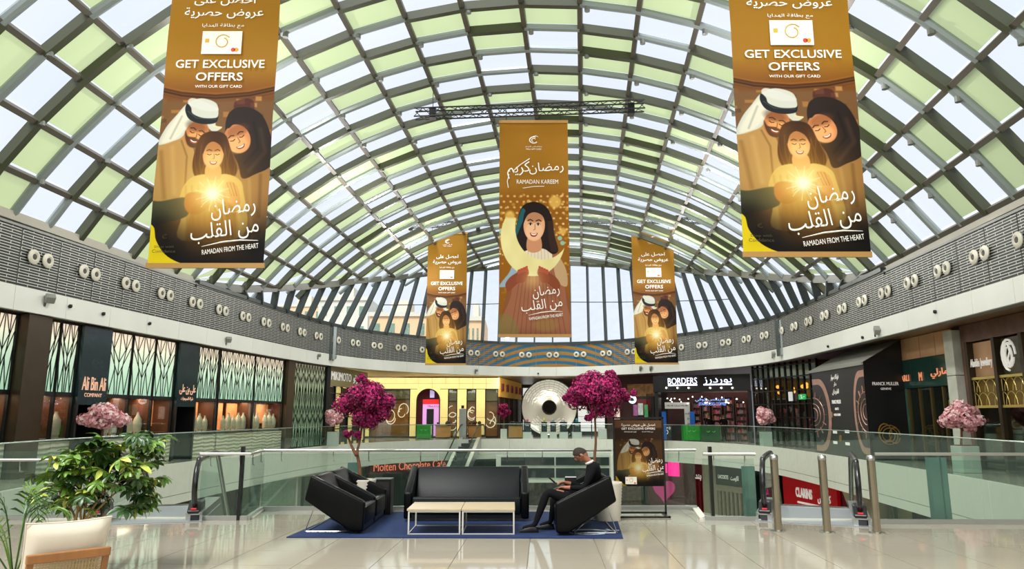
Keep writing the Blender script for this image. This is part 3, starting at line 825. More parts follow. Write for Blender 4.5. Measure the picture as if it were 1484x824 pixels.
# back walls of the far gallery
wallseg('wall_far',(-12,78,0),(32,78,0),0,4.8,mat('far_wall_dark',rgb(66,50,38),.5,var=.3))
wallseg('wall_far_left',(-34,57.2,0),(p0.x-8.5,57.2,0),0,4.8,M_plain)
# ---- mirror disc sculpture
DX,DY=at(796,590,59.5).x,59.5; dr=(at(838,590,59.5).x-at(757,590,59.5).x)/2; dz=at(796,590,59.5).z
ds=empty('mirror_disc_sculpture',(DX,DY,0),label='huge round mirror mosaic disc sculpture with a hole at its centre',cat='sculpture')
M_mir=mat('mirror_tile',(.86,.87,.80),.15,.3); M_mird=mat('mirror_joint',rgb(52,54,46),.3,.8)
RX=Matrix(((1,0,0,0),(0,0,-1,0),(0,1,0,0),(0,0,0,1)))   # lathe z -> -y? disc faces the viewer
def dpt(r,a,lift=0):
    f=r/dr; y=.16*math.sin(min(1,max(0,(f-.22)/.78))*PI)
    return Vector((r*math.cos(a),y-lift,dz+r*math.sin(a)))
m=MB(); rings=[dr*(.24+.76*k/9) for k in range(10)]; na=44
for k in range(9):
    for j in range(na):
        a0,a1=2*PI*j/na,2*PI*(j+1)/na; m.add([dpt(rings[k],a0),dpt(rings[k],a1),dpt(rings[k+1],a1),dpt(rings[k+1],a0)],[(0,1,2,3)])
m.build('disc_body',mat('polished_disc',(.62,.60,.52),.25,.4),ds,smooth=True)
rr=random.Random(3); cnt=0
for k in range(9):
    nn=int(14+k*2.4)
    for j in range(nn):
        a0=2*PI*(j+(k%2)*.5)/nn; amid=a0+PI/nn; up=math.sin(amid)
        if not(up>.22 or (up<-.35 and abs(math.cos(amid))<.75 and k>2)): continue
        if k<3 and up>0: continue
        g_=.06; r0=rings[k]+.03; r1=rings[k+1]-.03; a1=a0+2*PI/nn*(1-g_*1.6)
        j4=[dpt(r0,a0,.03+rr.uniform(0,.02)),dpt(r0,a1,.03+rr.uniform(0,.03)),dpt(r1,a1,.03+rr.uniform(0,.03)),dpt(r1,a0,.03+rr.uniform(0,.02))]
        MB().add(j4,[(0,1,2,3)]).build('mirror_tile',M_mir,ds); cnt+=1
m=MB(); m.tube([dpt(dr,2*PI*j/48) for j in range(48)],.06,6,closed=True); m.tube([dpt(dr*.24,2*PI*j/32) for j in range(32)],.06,6,closed=True); m.build('disc_rim',M_mird,ds,smooth=True)
m=MB(); m.box(-.9,.9,-.1,.6,0,max(.15,dz-dr+.1)); m.build('disc_base',M_mird,ds)
# ================================================================ bookstore bay (dark, set back), coffee area
FAC4=tow(FACm,0,4.2)
bp0=hitcurve(FAC4,948,538); bp1=hitcurve(FAC,1089,525.5)
bs=Seg('bookshop',Vector((at(948,543,49.5).x,49.5,0)),Vector((at(1088,543,46.5).x,46.5,0)),label='dark bookshop front with glowing white sign over red bookshelves',cat='shopfront')
zs0,zs1=bs.z(1010,567),bs.z(1010,543.5)
box('sign_fascia',mat('sign_black',rgb(12,10,16),.3),bs.o,0,bs.L,-.3,.1,zs0,zs1)
M_neon=mat('sign_white_glow',rgb(225,228,255),.5,emit=2.0)
u=lambda px,py=555:bs.uz(px,py)[0]
text('sign_lettering','BORDERS',M_neon,bs.o,(u(970)+u(1012))/2,bs.z(990,552),u(1012)-u(970),.42,y=-.33,ext=.03)
text('sign_lettering',arab('بوردرز'),M_neon,bs.o,(u(1021)+u(1062))/2,bs.z(1040,552),u(1062)-u(1021),.5,y=-.33,ext=.03)
box('sign_underline',M_neon,bs.o,u(970),u(1012),-.34,-.3,bs.z(990,559),bs.z(990,557)); box('sign_underline',M_neon,bs.o,u(1021),u(1062),-.34,-.3,bs.z(990,559),bs.z(990,557))
box('shop_back',mat('maroon_interior',rgb(60,20,18),.5,var=.4,vscale=2),bs.o,0,bs.L,3.0,3.1,0,zs0)
for a_ in (0,bs.L-.25): box('shop_pier',M_black,bs.o,a_,a_+.25,-.1,.6,0,zs0)
M_blue=mat('sign_blue_glow',rgb(120,160,235),.5,emit=1.6)
text('inner_sign',arab('ستاربكس كوفي'),M_blue,bs.o,(u(1000)+u(1050))/2,bs.z(1025,578.5),u(1050)-u(1000),.28,y=1.2,ext=.02)
text('inner_sign','STARBUCKS COFFEE',M_blue,bs.o,(u(1005)+u(1045))/2,bs.z(1025,584.5),u(1045)-u(1005),.2,y=1.2,ext=.02)
# shelves with book rows
M_books=[mat('book_red',rgb(150,40,34),.5,var=.2),mat('book_tan',rgb(170,120,80),.5,var=.2),mat('book_grey',rgb(120,110,110),.5,var=.2),mat('book_dark',rgb(50,34,36),.5),mat('book_pink',rgb(180,70,90),.5)]
rr=random.Random(5)
M_wood=mat('dark_wood',rgb(74,44,28),.45,var=.2,stretch=(1,6,1))
def bookcase(px0,px1,off,h,lab,nsh=6):
    x0=bs.uz(px0,600,off)[0]; x1=bs.uz(px1,600,off)[0]
    e=empty('bookcase',bs.p0+bs.d*x0+bs.n*off,math.atan2(bs.d.y,bs.d.x),label=lab,cat='bookcase',group='bookcases in the dark bookshop')
    w=x1-x0; box('case_back',M_wood,e,0,w,.3,.34,0,h)
    for xx in (0,w-.05): box('case_side',M_wood,e,xx,xx+.05,0,.3,0,h)
    for k in range(nsh+1):
        z=.1+(h-.15)*k/nsh; box('shelf',M_wood,e,.05,w-.05,0,.3,z,z+.03)
        if k<nsh:
            m=MB(); x=.08
            while x<w-.12:
                bw=rr.uniform(.05,.12); m.box(x,x+bw-.005,.06,.25,z+.03,z+.03+rr.uniform(.55,.85)*(h/nsh-.1),rr.randrange(5)); x+=bw
            m.build('book_row',M_books,e,kind='stuff')
for i_,(a,b) in enumerate([(1004,1016),(1018,1029),(1032,1046),(1050,1064),(1066,1082)]):
    bookcase(a,b,2.2,3.0 if i_%2 else 2.7,['left end bookcase with red spines inside the dark bookshop','second bookcase from the left inside the dark bookshop','middle bookcase under the blue coffee sign','bookcase right of the blue coffee sign in the bookshop','right end bookcase beside the gridded glass front'][i_])
m=MB()
for px in (968,984,1000,1031,1047,1063): m.ball((u(px),-.45,bs.z(px,562)),.06)
m.build('spot_bulbs',mat('bulb_glow',(1,.9,.75),.5,emit=6),bs.o)
m=MB()
for k in range(26): m.ball((rr.uniform(.3,bs.L-.3),rr.uniform(.6,2.6),rr.uniform(2.5,2.95)),.045,n=6,m=4)
m.build('ceiling_bulbs',_M['bulb_glow'],bs.o,kind='stuff')
# coffee kiosk wall between tree and bookshop
cw=Seg('coffee_shop',Vector((at(872,590,54).x,54,0)),Vector((at(950,590,51.5).x,51.5,0)),label='dark red coffee shop wall with a round mermaid badge sign under foliage',cat='shopfront')
box('shop_wall',mat('coffee_red_dark',rgb(58,22,20),.5,var=.3),cw.o,0,cw.L,.8,.9,0,4.6)
cu=lambda px:cw.uz(px,600)[0]
for k,(px0,px1,y0,y1,mm) in enumerate([(905,944,556,574,mat('amber_wood_lit',rgb(120,84,40),.5,var=.4,emit=.15)),(918,938,578,595,mat('red_lit_dark',rgb(110,16,20),.5,emit=.3)),(932,943,570,628,M_dark)]):
    box('wall_panel',mm,cw.o,cu(px0),cu(px1),.6,.75,max(.05,cw.z(px0,y1)),cw.z(px0,y0))
ce=MB(); c_=(cu(918),-.1,cw.z(918,578.5)); RM=Matrix.Rotation(PI/2,3,'X')
ce.lathe([(0,-.06),(.29,-.06),(.29,.06),(0,.06)],24,c_,M=RM); ce.build('round_badge',mat('badge_white',rgb(225,235,245),.5,emit=2.2),cw.o)
ce=MB(); ce.lathe([(.0,.061),(.13,.061),(.13,.075),(0,.075)],16,c_,M=RM)
for a_ in (-.13,.13): ce.lathe([(0,.061),(.06,.061),(.06,.075),(0,.075)],12,(c_[0]+a_,c_[1],c_[2]-.05),M=RM)
ce.build('badge_emblem',mat('badge_green',rgb(40,90,70),.5),cw.o)
for k,(px0,px1,y0,y1,c) in enumerate([(889,897,588,607,(235,200,190)),(924,931,584,601,(170,180,170)),(933,938,586,604,(60,130,80)),(917,923,586,602,(140,80,120))]):
    box('lit_poster',mat('lit_poster_%d'%k,rgb(*c),.5,emit=.5,var=.25,vscale=6),cw.o,cu(px0),cu(px1),.1,.16,cw.z(px0,y1),cw.z(px0,y0))
# ================================================================ right side shops
FACRc=tow(FACm,0,1.65)
def rseg(name,a,b,**k): return Seg(name,hitcurve(FACRc,a,yb(a)+4),hitcurve(FACRc,b,yb(b)+4),**k)
M_marble=mat('pale_marble',rgb(206,208,196),.2,var=.12,vscale=2.5)
# gridded glass front
gs=rseg('gridded_shopfront',1090,1182,label='black gridded glass shopfront with warm lamps between the bookshop and the black booth',cat='shopfront')
ng=11
for k in range(ng+1):
    x=gs.L*k/ng; box('grid_post',M_frame,gs.o,x-.04,x+.04,-.06,.06,0,Z1+.1)
for z in (.1,.85,1.6,2.35,3.1,3.85,4.5): box('grid_rail',M_frame,gs.o,0,gs.L,-.05,.05,z-.03,z+.03)
box('shop_glazing',M_shopglass,gs.o,0,gs.L,0,.01,.1,4.5)
box('shop_back',mat('shop_back_brown',rgb(92,62,34),.5,var=.5,vscale=1.2),gs.o,0,gs.L,2.6,2.7,0,4.6)
box('upper_blind',mat('blind_white',rgb(214,216,208),.5),gs.o,.05,gs.L-.05,.2,.24,3.88,4.5)
rr=random.Random(9); M_amber=mat('amber_glow',rgb(255,170,70),.5,emit=2.2)
m=MB()
for k in range(9): m.ball((rr.uniform(.5,gs.L-2),rr.uniform(.7,2),rr.uniform(3.0,3.6)),.11,n=8,m=5)
m.build('lamp_globes',M_amber,gs.o)
for k in range(5):
    x=.8+k*gs.L/5.6; m=MB(); h=rr.uniform(1.3,2.4)
    m.box(x,x+.9,1.2,1.5,0,h); m.build('display_case',M_wood,gs.o)
    m=MB()
    for j in range(14): 
        xx=x+.08+rr.random()*.7; zz=.3+int(rr.random()*5)*h/5.4; m.box(xx,xx+.1,1.08,1.2,zz,zz+rr.uniform(.15,.3),rr.randrange(5))
    m.build('goods',M_books,gs.o,kind='stuff')
for xx in (0,gs.L-.04): box('shop_side',M_wood,gs.o,xx,xx+.04,.06,2.6,0,4.6)
box('sign_plate',mat('sign_pale',rgb(220,222,222),.5,emit=.3),gs.o,gs.L*.60,gs.L*.66,-.12,-.08,2.5,3.0)
# exit sign hanging on the grid
ex_=empty('exit_sign',gs.p0+gs.d*gs.L*.86+gs.n*-.35+Vector((0,0,2.55)),math.atan2(gs.d.y,gs.d.x),label='green running man exit sign by the gridded shopfront',cat='sign')
box('sign_box',mat('exit_green',rgb(30,150,80),.4,emit=.9),ex_,-.32,.32,-.03,.03,0,.28); box('sign_arm',M_frame,ex_,-.02,.02,0,.33,.1,.14)
m=MB(); m.ball((-.05,-.04,.22),.03); m.bar((-.05,-.04,.2),(0,-.04,.12),.04,.02); m.bar((0,-.04,.12),(-.1,-.04,.04),.03,.02); m.bar((0,-.04,.12),(.08,-.04,.05),.03,.02); m.bar((.15,-.04,.14),(.26,-.04,.14),.04,.02)
m.build('running_figure',M_wtext,ex_)
# black watch booth with sloping grey awning
FB=tow(FACm,0,.12)
b0=hitcurve(FB,1176,540); b1=hitcurve(FB,1251,527)
bt=Seg('watch_booth',b0,b1,label='black watch boutique booth with a sloping grey awning and giant watch pictures',cat='booth')
BZ=bt.z(1243,526); BD=1.5; M_bk=mat('booth_black',rgb(16,16,18),.3); M_aw=mat('awning_grey',rgb(138,138,130),.6)
box('front_wall',M_bk,bt.o,0,bt.L,0,.1,0,BZ); box('side_wall',M_bk,bt.o,bt.L-.1,bt.L,.1,BD,0,BZ); box('side_wall',M_bk,bt.o,0,.1,.1,BD,0,BZ)
m=MB(); m.add([(-.1,-.08,BZ),(bt.L+.08,-.08,BZ),(bt.L+.3,BD-.1,Z1+.1),(.6,BD-.1,Z1+.1)],[(0,1,2,3)]); m.box(-.1,bt.L+.08,-.1,-.04,BZ-.1,BZ+.02); m.build('awning',M_aw,bt.o)
m=MB(); m.add([(bt.L,.0,BZ),(bt.L,BD,BZ),(bt.L+.02,BD,Z1+.1)],[(0,1,2)]); m.build('awning_cheek',M_bk,bt.o)
M_rg=mat('rose_gold_print',rgb(196,150,132),.35,.3,var=.15); M_dial=mat('dial_print',rgb(30,28,30),.3); M_sil=mat('silver_print',rgb(200,200,205),.4)
def watch(par,cx,cz,w,h,side=0):
    """tonneau wristwatch picture on the booth wall, side<0 shows only its right half"""
    def shape(s):
        o=[]
        for k in range(25):
            a=PI*(k/24)-PI/2; o.append((cx+s*w*.5*(1-.18*(math.sin(a))**2)*math.cos(a)**.35 if math.cos(a)>0 else cx,cz+s*h*.5*math.sin(a)))
        return o
    def ring(s,z_,mt,nm):
        rt=shape(s); lf=[(2*cx-x,z) for x,z in rt][::-1]; poly=(rt+lf) if side==0 else (rt+[(cx,cz+s*h*.5),(cx,cz-s*h*.5)] if side>0 else lf+[(cx,cz-s*h*.5),(cx,cz+s*h*.5)])
        m=MB(); n=len(poly); m.add([(x,z_,z) for x,z in poly],[tuple(range(n))]); m.build(nm,mt,par)
    ring(1,-.012,M_rg,'watch_case'); ring(.84,-.018,M_dial,'watch_dial')
    m=MB()
    a0,a1=(0,2*PI) if side==0 else ((-PI/2,PI/2) if side>0 else (PI/2,3*PI/2))
    for rf in (.62,.4,.24):
        m.tube([(cx+w*.5*rf*math.cos(a0+(a1-a0)*t/20),-.03,cz+h*.38*rf*math.sin(a0+(a1-a0)*t/20)) for t in range(21)],.02,4)
    for t in range(7):
        a=a0+(a1-a0)*(t+.5)/7; m.bar((cx+w*.28*math.cos(a),-.03,cz+h*.22*math.sin(a)),(cx+w*.38*math.cos(a),-.03,cz+h*.32*math.sin(a)),.05,.01)
    m.build('dial_markings',M_rg,par)
    if side>=0: box('watch_crown',M_rg,par,cx+w*.5,cx+w*.5+.14,-.05,-.01,cz-.12,cz+.12)
uB=lambda px,py:bt.uz(px,py)
x0,_=uB(1176,600); xr,_=uB(1200,600); watch(bt.o,.02,1.75,(xr-x0)*2.0,3.3,1)
watch(bt.o,bt.L-.02,1.85,(bt.L-uB(1241,590)[0])*2.4,3.3,-1)
mx_=bt.L*.5
for s_,z,w,h in ((arab('فرانك مولر'),3.35,.9,.28),(arab('دار'),3.05,.3,.2),(arab('الفردان'),2.72,.75,.26),('FRANCK MULLER',2.3,1.0,.16),('HAUTE',2.0,.4,.1),('HORLOGERIE',1.75,.75,.1)):
    text('booth_lettering',s_,M_wtext,bt.o,mx_-.1,z,w,h,y=-.02,ext=.006)
for cx,cz in ((mx_-.6,.55),(mx_+.75,.55),(mx_-.55,1.0),(mx_+.8,1.05)): box('logo_block',M_wtext,bt.o,cx-.22,cx+.22,-.02,-.005,cz-.06,cz+.06)
m=MB(); m.lathe([(0,-.01),(.14,-.01),(.14,.01),(0,.01)],14,(mx_+.05,-.02,.75),M=RM); m.build('gold_roundel',mat('gold_print',rgb(170,130,60),.35,.5),bt.o)
# lettering on the side facing the camera
so_=empty('side_print',(bt.L+.012,0,0),PI/2,parent=bt.o)
text('side_lettering','FRANCK MULLER',M_wtext,so_,.78,2.95,1.0,.13,y=0,ext=.004); text('side_lettering','GENEVE',M_wtext,so_,.78,2.75,.4,.08,y=0,ext=.004)
m=MB(); rr=random.Random(2)
m.tube([(.75+.42*math.cos(t*.45)*(1-t*.018),-.01,.95+.42*math.sin(t*.45)*(1-t*.018)) for t in range(30)],.02,5)
m.tube([(.6+.25*math.cos(t*.4),-.01,1.05+.35*math.sin(t*.4)) for t in range(16)],.022,5); m.tube([(.95+.2*math.cos(t*.4),-.01,.95+.3*math.sin(t*.4)) for t in range(16)],.022,5)
m.build('gold_calligraphy',_M['gold_print'],so_)
# pier, dark green jewellery front, pier, wood framed jewellery front
def pier(a,b,lab):
    s=rseg('marble_pier',a,b,label=lab,cat='column'); m=MB()
    for k in range(3): box('marble_slab',M_marble,s.o,0,s.L,-.3,.2,1.52*k+.01,1.52*(k+1)-.01,bevel=.01)
pier(1276,1290,'white marble pier right of the black watch booth'); pier(1377,1390,'white marble pier left of the wood framed jewellery front')
M_gst=mat('green_veined_stone',rgb(64,96,80),.15,var=.35,vscale=1.6); M_peach=mat('peach_upper_glass',rgb(206,160,120),.2,var=.2,vscale=.6)
ml=rseg('green_jewellery_shopfront',1291,1376,label='dark green stone jewellery front with copper letters behind pink blossoms',cat='shopfront')
L=ml.L
for k in range(4): box('upper_glass',M_peach,ml.o,L*k/4+.02,L*(k+1)/4-.02,0,.06,3.85,Z1+.1)
for k in range(3): box('stone_panel',mat('deep_green_panel',rgb(20,62,52),.15,var=.2),ml.o,L*k/3+.01,L*(k+1)/3-.01,-.04,.1,2.75,3.83)
box('stone_panel',M_gst,ml.o,0,L*.22,-.03,.1,0,2.73)
box('shop_back',mat('teal_interior',rgb(24,50,44),.5,var=.4),ml.o,L*.22,L,1.6,1.7,0,2.75)
for xx in (L*.22,L-.04): box('shop_side',mat('teal_side',rgb(20,40,36),.4,var=.3),ml.o,xx,xx+.04,.1,1.6,0,2.75)
M_yel=mat('yellow_lit_band',rgb(190,160,60),.5,emit=.3)
box('lit_band',M_yel,ml.o,L*.3,L*.98,1.3,1.35,1.75,2.3)
for k,(a,b) in enumerate(((.22,.42),(.42,.61),(.61,.8),(.8,1))):
    box('shop_pane',M_shopglass,ml.o,L*a+.03,L*b-.03,.02,.03,.1,2.7); box('pane_frame',mat('brass_frame',rgb(120,100,60),.35,.7),ml.o,L*a-.03,L*a+.03,-.02,.1,0,2.73)
text('sign_lettering','MARLI',mat('copper_letters',rgb(240,150,110),.4,.3,emit=.7),ml.o,L*.2,3.15,L*.2,.24,y=-.07,ext=.02)
text('sign_lettering','M',_M['copper_letters'],ml.o,L*.5,3.15,L*.05,.32,y=-.07,ext=.02); text('sign_lettering',arab('مارلي'),_M['copper_letters'],ml.o,L*.8,3.2,L*.26,.36,y=-.07,ext=.02,bold=.02)
M_fr=mat('brown_frame',rgb(62,50,34),.35,.4); M_brick=mat('rosewood_panel',rgb(112,76,62),.35,var=.25,vscale=3)
al=rseg('wood_framed_jewellery_shopfront',1391,1580,label='brown framed jewellery front with golden lattice bands and white round emblem on the right',cat='shopfront')
L=al.L
uA=lambda px,py=500:al.uz(px,py)[0]
box('head_panel',M_brick,al.o,0,L,-.05,.1,4.1,Z1+.1); box('end_panel',M_brick,al.o,0,uA(1403),-.05,.1,0,4.1)
cols=[uA(1403),uA(1443),uA(1484),uA(1530),L]
for k,(a,b) in enumerate(zip(cols,cols[1:])):
    box('frame_post',M_fr,al.o,a-.08,a+.08,-.1,.15,0,4.1); w=b-a
    box('upper_display',M_peach,al.o,a+.08,b-.08,.1,.14,2.95,4.05) if k%2==0 else box('upper_display',mat('olive_display',rgb(70,66,44),.2,var=.3),al.o,a+.08,b-.08,.1,.14,2.95,4.05)
    m=MB(); m.box(a+.08,b-.08,-.05,.05,2.85,2.93); m.box(a+.08,b-.08,-.05,.05,1.95,2.03)
    nx=max(2,int(w/.42)); sx=(w-.16)/nx
    for i in range(nx+1):
        for j in range(2):
            cx=a+.08+i*sx; cz=2.03+j*.42
            pts=[(min(max(cx+sx*.7*math.cos(t*PI/8),a+.09),b-.09),0,cz+.4*math.sin(t*PI/8)) for t in range(9)]; m.tube(pts,.015,4)
    m.build('lattice',mat('gold_lattice',rgb(206,184,110),.3,.6),al.o)
    box('lattice_back',mat('lattice_ochre',rgb(110,86,30),.5,emit=.15),al.o,a+.08,b-.08,.12,.16,2.03,2.85)
    box('shop_pane',M_shopglass,al.o,a+.08,b-.08,.02,.03,.1,1.95)
    for xx in (a-.02,b-.02): box('shop_side',M_fr,al.o,xx,xx+.04,.15,1.0,0,1.95)
    box('shop_back',mat('gold_brown_interior',rgb(112,80,30),.5,var=.6,vscale=2,emit=.08) if k!=1 else M_dark,al.o,a+.08,b-.08,1.0,1.05,0,1.95)
    box('display_plinth',M_wood,al.o,a+.2,b-.2,.3,.8,.05,.8)
text('sign_lettering','Aladdin Jewellery',M_wtext,al.o,(cols[0]+cols[1])/2,3.35,(cols[1]-cols[0])*.8,.34,y=-.08,ext=.01,bold=.02)
m=MB(); cx=(cols[1]+cols[2])/2
for q in range(3): m.tube([(cx+(.34-.09*q)*math.cos(t*.42+q),-.06,3.5+(.46-.1*q)*math.sin(t*.42+q)) for t in range(12+q)],.035,6)
m.tube([(cx+.02,-.06,3.15),(cx-.05,-.06,3.4),(cx+.08,-.06,3.6),(cx,-.06,3.85)],.03,6)
m.build('round_emblem',M_wtext,al.o)
text('sign_lettering',arab('مجوهرات علاء'),M_wtext,al.o,(cols[2]+cols[3])/2,3.4,(cols[3]-cols[2])*.7,.4,y=-.08,ext=.01)
# ================================================================ lower ground level shops under the gallery
def lhit(px,py=700): return hitcurve(LOWC,px,py)
lowb=tow(SL,0,4.2); m=MB(); vs=[];fs=[]
for p in lowb: vs+=[(p.x,p.y,LOWZ),(p.x,p.y,-1.38)]
for k in range(len(lowb)-1): fs.append((2*k,2*k+1,2*k+3,2*k+2))
m.add(vs,fs).build('wall_lower',mat('lower_wall_brown',rgb(72,56,44),.5,var=.3),kind='structure')
def low(name,a,b,lab,cat='shopfront',**k): return Seg(name,lhit(a),lhit(b),label=lab,cat=cat,**k)
M_curt=mat('pale_curtain',rgb(196,208,190),.5,var=.12,stretch=(6,6,.3),vscale=3,emit=.12); M_gwin=mat('greenish_window',rgb(120,146,130),.15,var=.25)
def lowwin(s,a,b,mt,fr=M_frame):
    x0=s.uz(a,700)[0]; x1=s.uz(b,700)[0]; box('window_panel',mt,s.o,x0+.06,x1-.06,.1,.14,LOWZ,-1.75)
    box('window_pane',M_shopglass,s.o,x0+.06,x1-.06,0,.01,LOWZ,-1.75)
    box('window_post',fr,s.o,x0-.06,x0+.06,-.05,.15,LOWZ,-1.5)
s=low('pale_shopfront',255,531,'lower level shopfront with white posts and pale curtained windows left of the red sign')
for k,(a,b) in enumerate(((255,300),(300,345),(345,378),(378,430),(430,440),(440,470),(470,500),(500,531))): lowwin(s,a,b,[M_gwin,M_dark,M_gwin,M_curt,M_white,M_gwin,M_curt,M_gwin][k],M_white if k in (3,4) else M_frame)
box('head_beam',M_white,s.o,0,s.L,-.1,.1,-1.75,-1.4)
s=low('left_lower_wall',-60,250,'pale lower wall with dark doors beneath the left gallery','wall')
box('wall_panel',M_white,s.o,0,s.L,0,.1,-3,-1.4); box('door_row',M_dark,s.o,0,s.L,.1,.2,LOWZ,-3)
M_sred=mat('sign_dark_red',rgb(96,14,18),.4,emit=.15)
p0_=lhit(533,675);p1_=lhit(646,672)
s=Seg('chocolate_cafe',p0_,p1_,label='dark cafe on the lower level under a long dark red lettered sign',cat='shopfront')
zt=s.z(560,666.5); box('sign_board',M_sred,s.o,0,s.L,-.3,.0,-2.25,-1.42)
text('sign_lettering','Molten Chocolate Cafe',mat('letters_salmon',rgb(244,130,100),.4,emit=.9),s.o,s.L*.5,-1.80,s.L*.92,.56,y=-.33,ext=.03)
box('cafe_interior',M_dark,s.o,0,s.L,1.0,1.1,LOWZ,-2.9); box('orange_lamp',M_amber,s.o,s.L*.25,s.L*.42,.8,.9,-5.1,-4.9)
for k in range(5): box('cafe_post',M_frame,s.o,s.L*k/4-.05,s.L*k/4+.05,-.05,.05,LOWZ,-2.9)
s=low('beige_fronted_shop',700,930,'brown shop with pale frieze lettering on the lower level behind the seated man')
box('frieze',mat('frieze_beige',rgb(150,138,108),.4,var=.15),s.o,0,s.L,-.1,.1,-3.2,-2.4); box('dark_band',M_dark,s.o,0,s.L,0,.1,-2.4,-1.4)
for k in range(10): box('shop_window',mat('brown_window',rgb(88,58,36),.2,var=.5),s.o,s.L*k/10+.06,s.L*(k+1)/10-.06,.05,.1,LOWZ,-3.2); box('shop_post',M_bronze,s.o,s.L*k/10-.06,s.L*k/10+.06,0,.15,LOWZ,-3.2)
for k in range(8): 
    m=MB(); x=s.L*(.3+.08*k); m.lathe([(0,-.02),(.16,-.02),(.16,.02),(0,.02)],10,(x,-.13,-2.8),M=RM); m.build('frieze_roundel',M_bronze,s.o)
M_pink=mat('hot_pink_lit',rgb(255,30,150),.5,emit=1.3); M_pink2=mat('heart_pink',rgb(190,50,120),.5,emit=.5); M_maroon=mat('maroon_panel',rgb(84,16,34),.4,emit=.12,var=.3)
s=low('pink_heart_shop',936,990,'lower level shop with a glowing hot pink band and a big pink heart')
box('shop_back',M_maroon,s.o,0,s.L,.3,.4,LOWZ,-1.4)
for k in range(3): box('pink_block',M_pink,s.o,s.L*(.02+.3*k),s.L*(.26+.32*k),.0,.1,-2.6 if k!=1 else -2.4,[-2.1,-1.75,-1.55][k])
hp=[]
for k in range(28):
    t=2*PI*k/28; hp.append((16*math.sin(t)**3/17*.95,(13*math.cos(t)-5*math.cos(2*t)-2*math.cos(3*t)-math.cos(4*t))/17*.95))
m=MB(); m.prism([(x+s.L*.5,z-3.6) for x,z in hp],-.1,0,M=Matrix(((1,0,0,0),(0,0,1,0),(0,1,0,0),(0,0,0,1)))); m.build('heart',M_pink2,s.o)
s=low('maroon_shop',990,1040,'maroon shop with white letters and beige pier between the heart and the black sign')
x1=s.uz(1019,690)[0]; box('shop_back',M_maroon,s.o,0,x1,.2,.3,LOWZ,-1.4); 
for k in range(5): box('red_fin',M_sred,s.o,x1*k/5,x1*k/5+.08,0,.2,LOWZ,-2.4)
text('sign_lettering',arab('بند'),M_wtext,s.o,x1*.78,-2.55,x1*.3,.42,y=-.05,ext=.02,bold=.03); box('beige_pier',mat('beige_pier',rgb(168,158,132),.4,var=.1),s.o,x1,s.L,-.1,.2,LOWZ,-1.4)
s=low('black_sign_shop',1041,1109,'clothes shop with a black sign lettered white and beige arched front')
x1=s.uz(1076,690)[0]; box('sign_board',M_black,s.o,0,x1,-.2,0,-2.9,-1.5)
text('sign_lettering','LACOSTE',M_wtext,s.o,x1*.32,-2.35,x1*.42,.25,y=-.22,ext=.01,bold=.03); text('sign_lettering',arab('لاكوست'),M_wtext,s.o,x1*.78,-2.4,x1*.32,.4,y=-.22,ext=.01,bold=.03)
box('frieze',_M['beige_pier'],s.o,-.3,x1,-.1,.1,-3.3,-2.9)
for k in range(6): box('shop_window',_M['brown_window'],s.o,x1*k/6+.08,x1*(k+1)/6-.08,.1,.15,LOWZ,-3.3); box('shop_post',_M['beige_pier'],s.o,x1*k/6-.08,x1*k/6+.08,0,.15,LOWZ,-3.3)
box('dark_glass',mat('dark_teal_glass',rgb(22,34,34),.1),s.o,x1,s.L,0,.1,LOWZ,-1.4)
M_cl=mat('cosmetics_red',rgb(170,10,20),.35,emit=.25)
s=low('red_cosmetics_shop',1110,1214,'bright red cosmetics shop with white lettering and slatted window on the lower level')
x1=s.uz(1136,690)[0]; box('side_window',M_sred,s.o,0,x1*.5,.1,.2,LOWZ,-1.5); box('side_post',M_bronze,s.o,x1*.6,x1*.75,-.1,.1,LOWZ,-1.4)
box('red_wall',M_cl,s.o,x1,s.L,-.1,.1,LOWZ,-1.4)
v=lambda px,py:s.uz(px,py)
xa_,za_=v(1156,712); xb_,_=v(1180,718); text('sign_lettering','CLARINS',M_wtext,s.o,(xa_+xb_)/2,za_,xb_-xa_,.55,y=-.13,ext=.02,bold=.04)
xc_,zc_=v(1188,722); xd_,_=v(1207,722); text('sign_lettering',arab('كلارنس'),M_wtext,s.o,(xc_+xd_)/2,zc_,xd_-xc_,.55,y=-.13,ext=.02,bold=.03)
m=MB()
for k in range(7): zz=v(1170,729)[1]-k*.2; m.box(v(1160,735)[0],v(1195,735)[0],-.16,-.1,zz-.05,zz+.05)
m.build('window_slats',M_wtext,s.o)
s=low('pink_sign_shop',1215,1268,'maroon glazed shop with a small pink sign seen through the right escalator')
box('shop_back',M_maroon,s.o,0,s.L,.1,.2,LOWZ,-1.4); box('pink_sign',M_pink,s.o,v(1228,690)[0]*0+s.L*.3,s.L*.6,-.1,0,-2.4,-1.7)
s=low('pale_glazed_shop',1269,1460,'pale glazed shop with a flared beige column below the right gallery')
for k in range(6): box('window_panel',[M_gwin,_M['beige_pier'],M_dark,M_curt,M_gwin,M_gwin][k],s.o,s.L*k/6+.05,s.L*(k+1)/6-.05,.1,.15,LOWZ,-1.4); box('window_post',M_mul,s.o,s.L*k/6-.05,s.L*k/6+.05,0,.15,LOWZ,-1.4)
m=MB(); m.lathe([(.5,LOWZ),(.55,-4),(.8,-2.4),(1.1,-1.4)],18,(s.L*.14,-1.0,0)); m.build('flared_column',_M['beige_pier'],s.o,smooth=R(40))
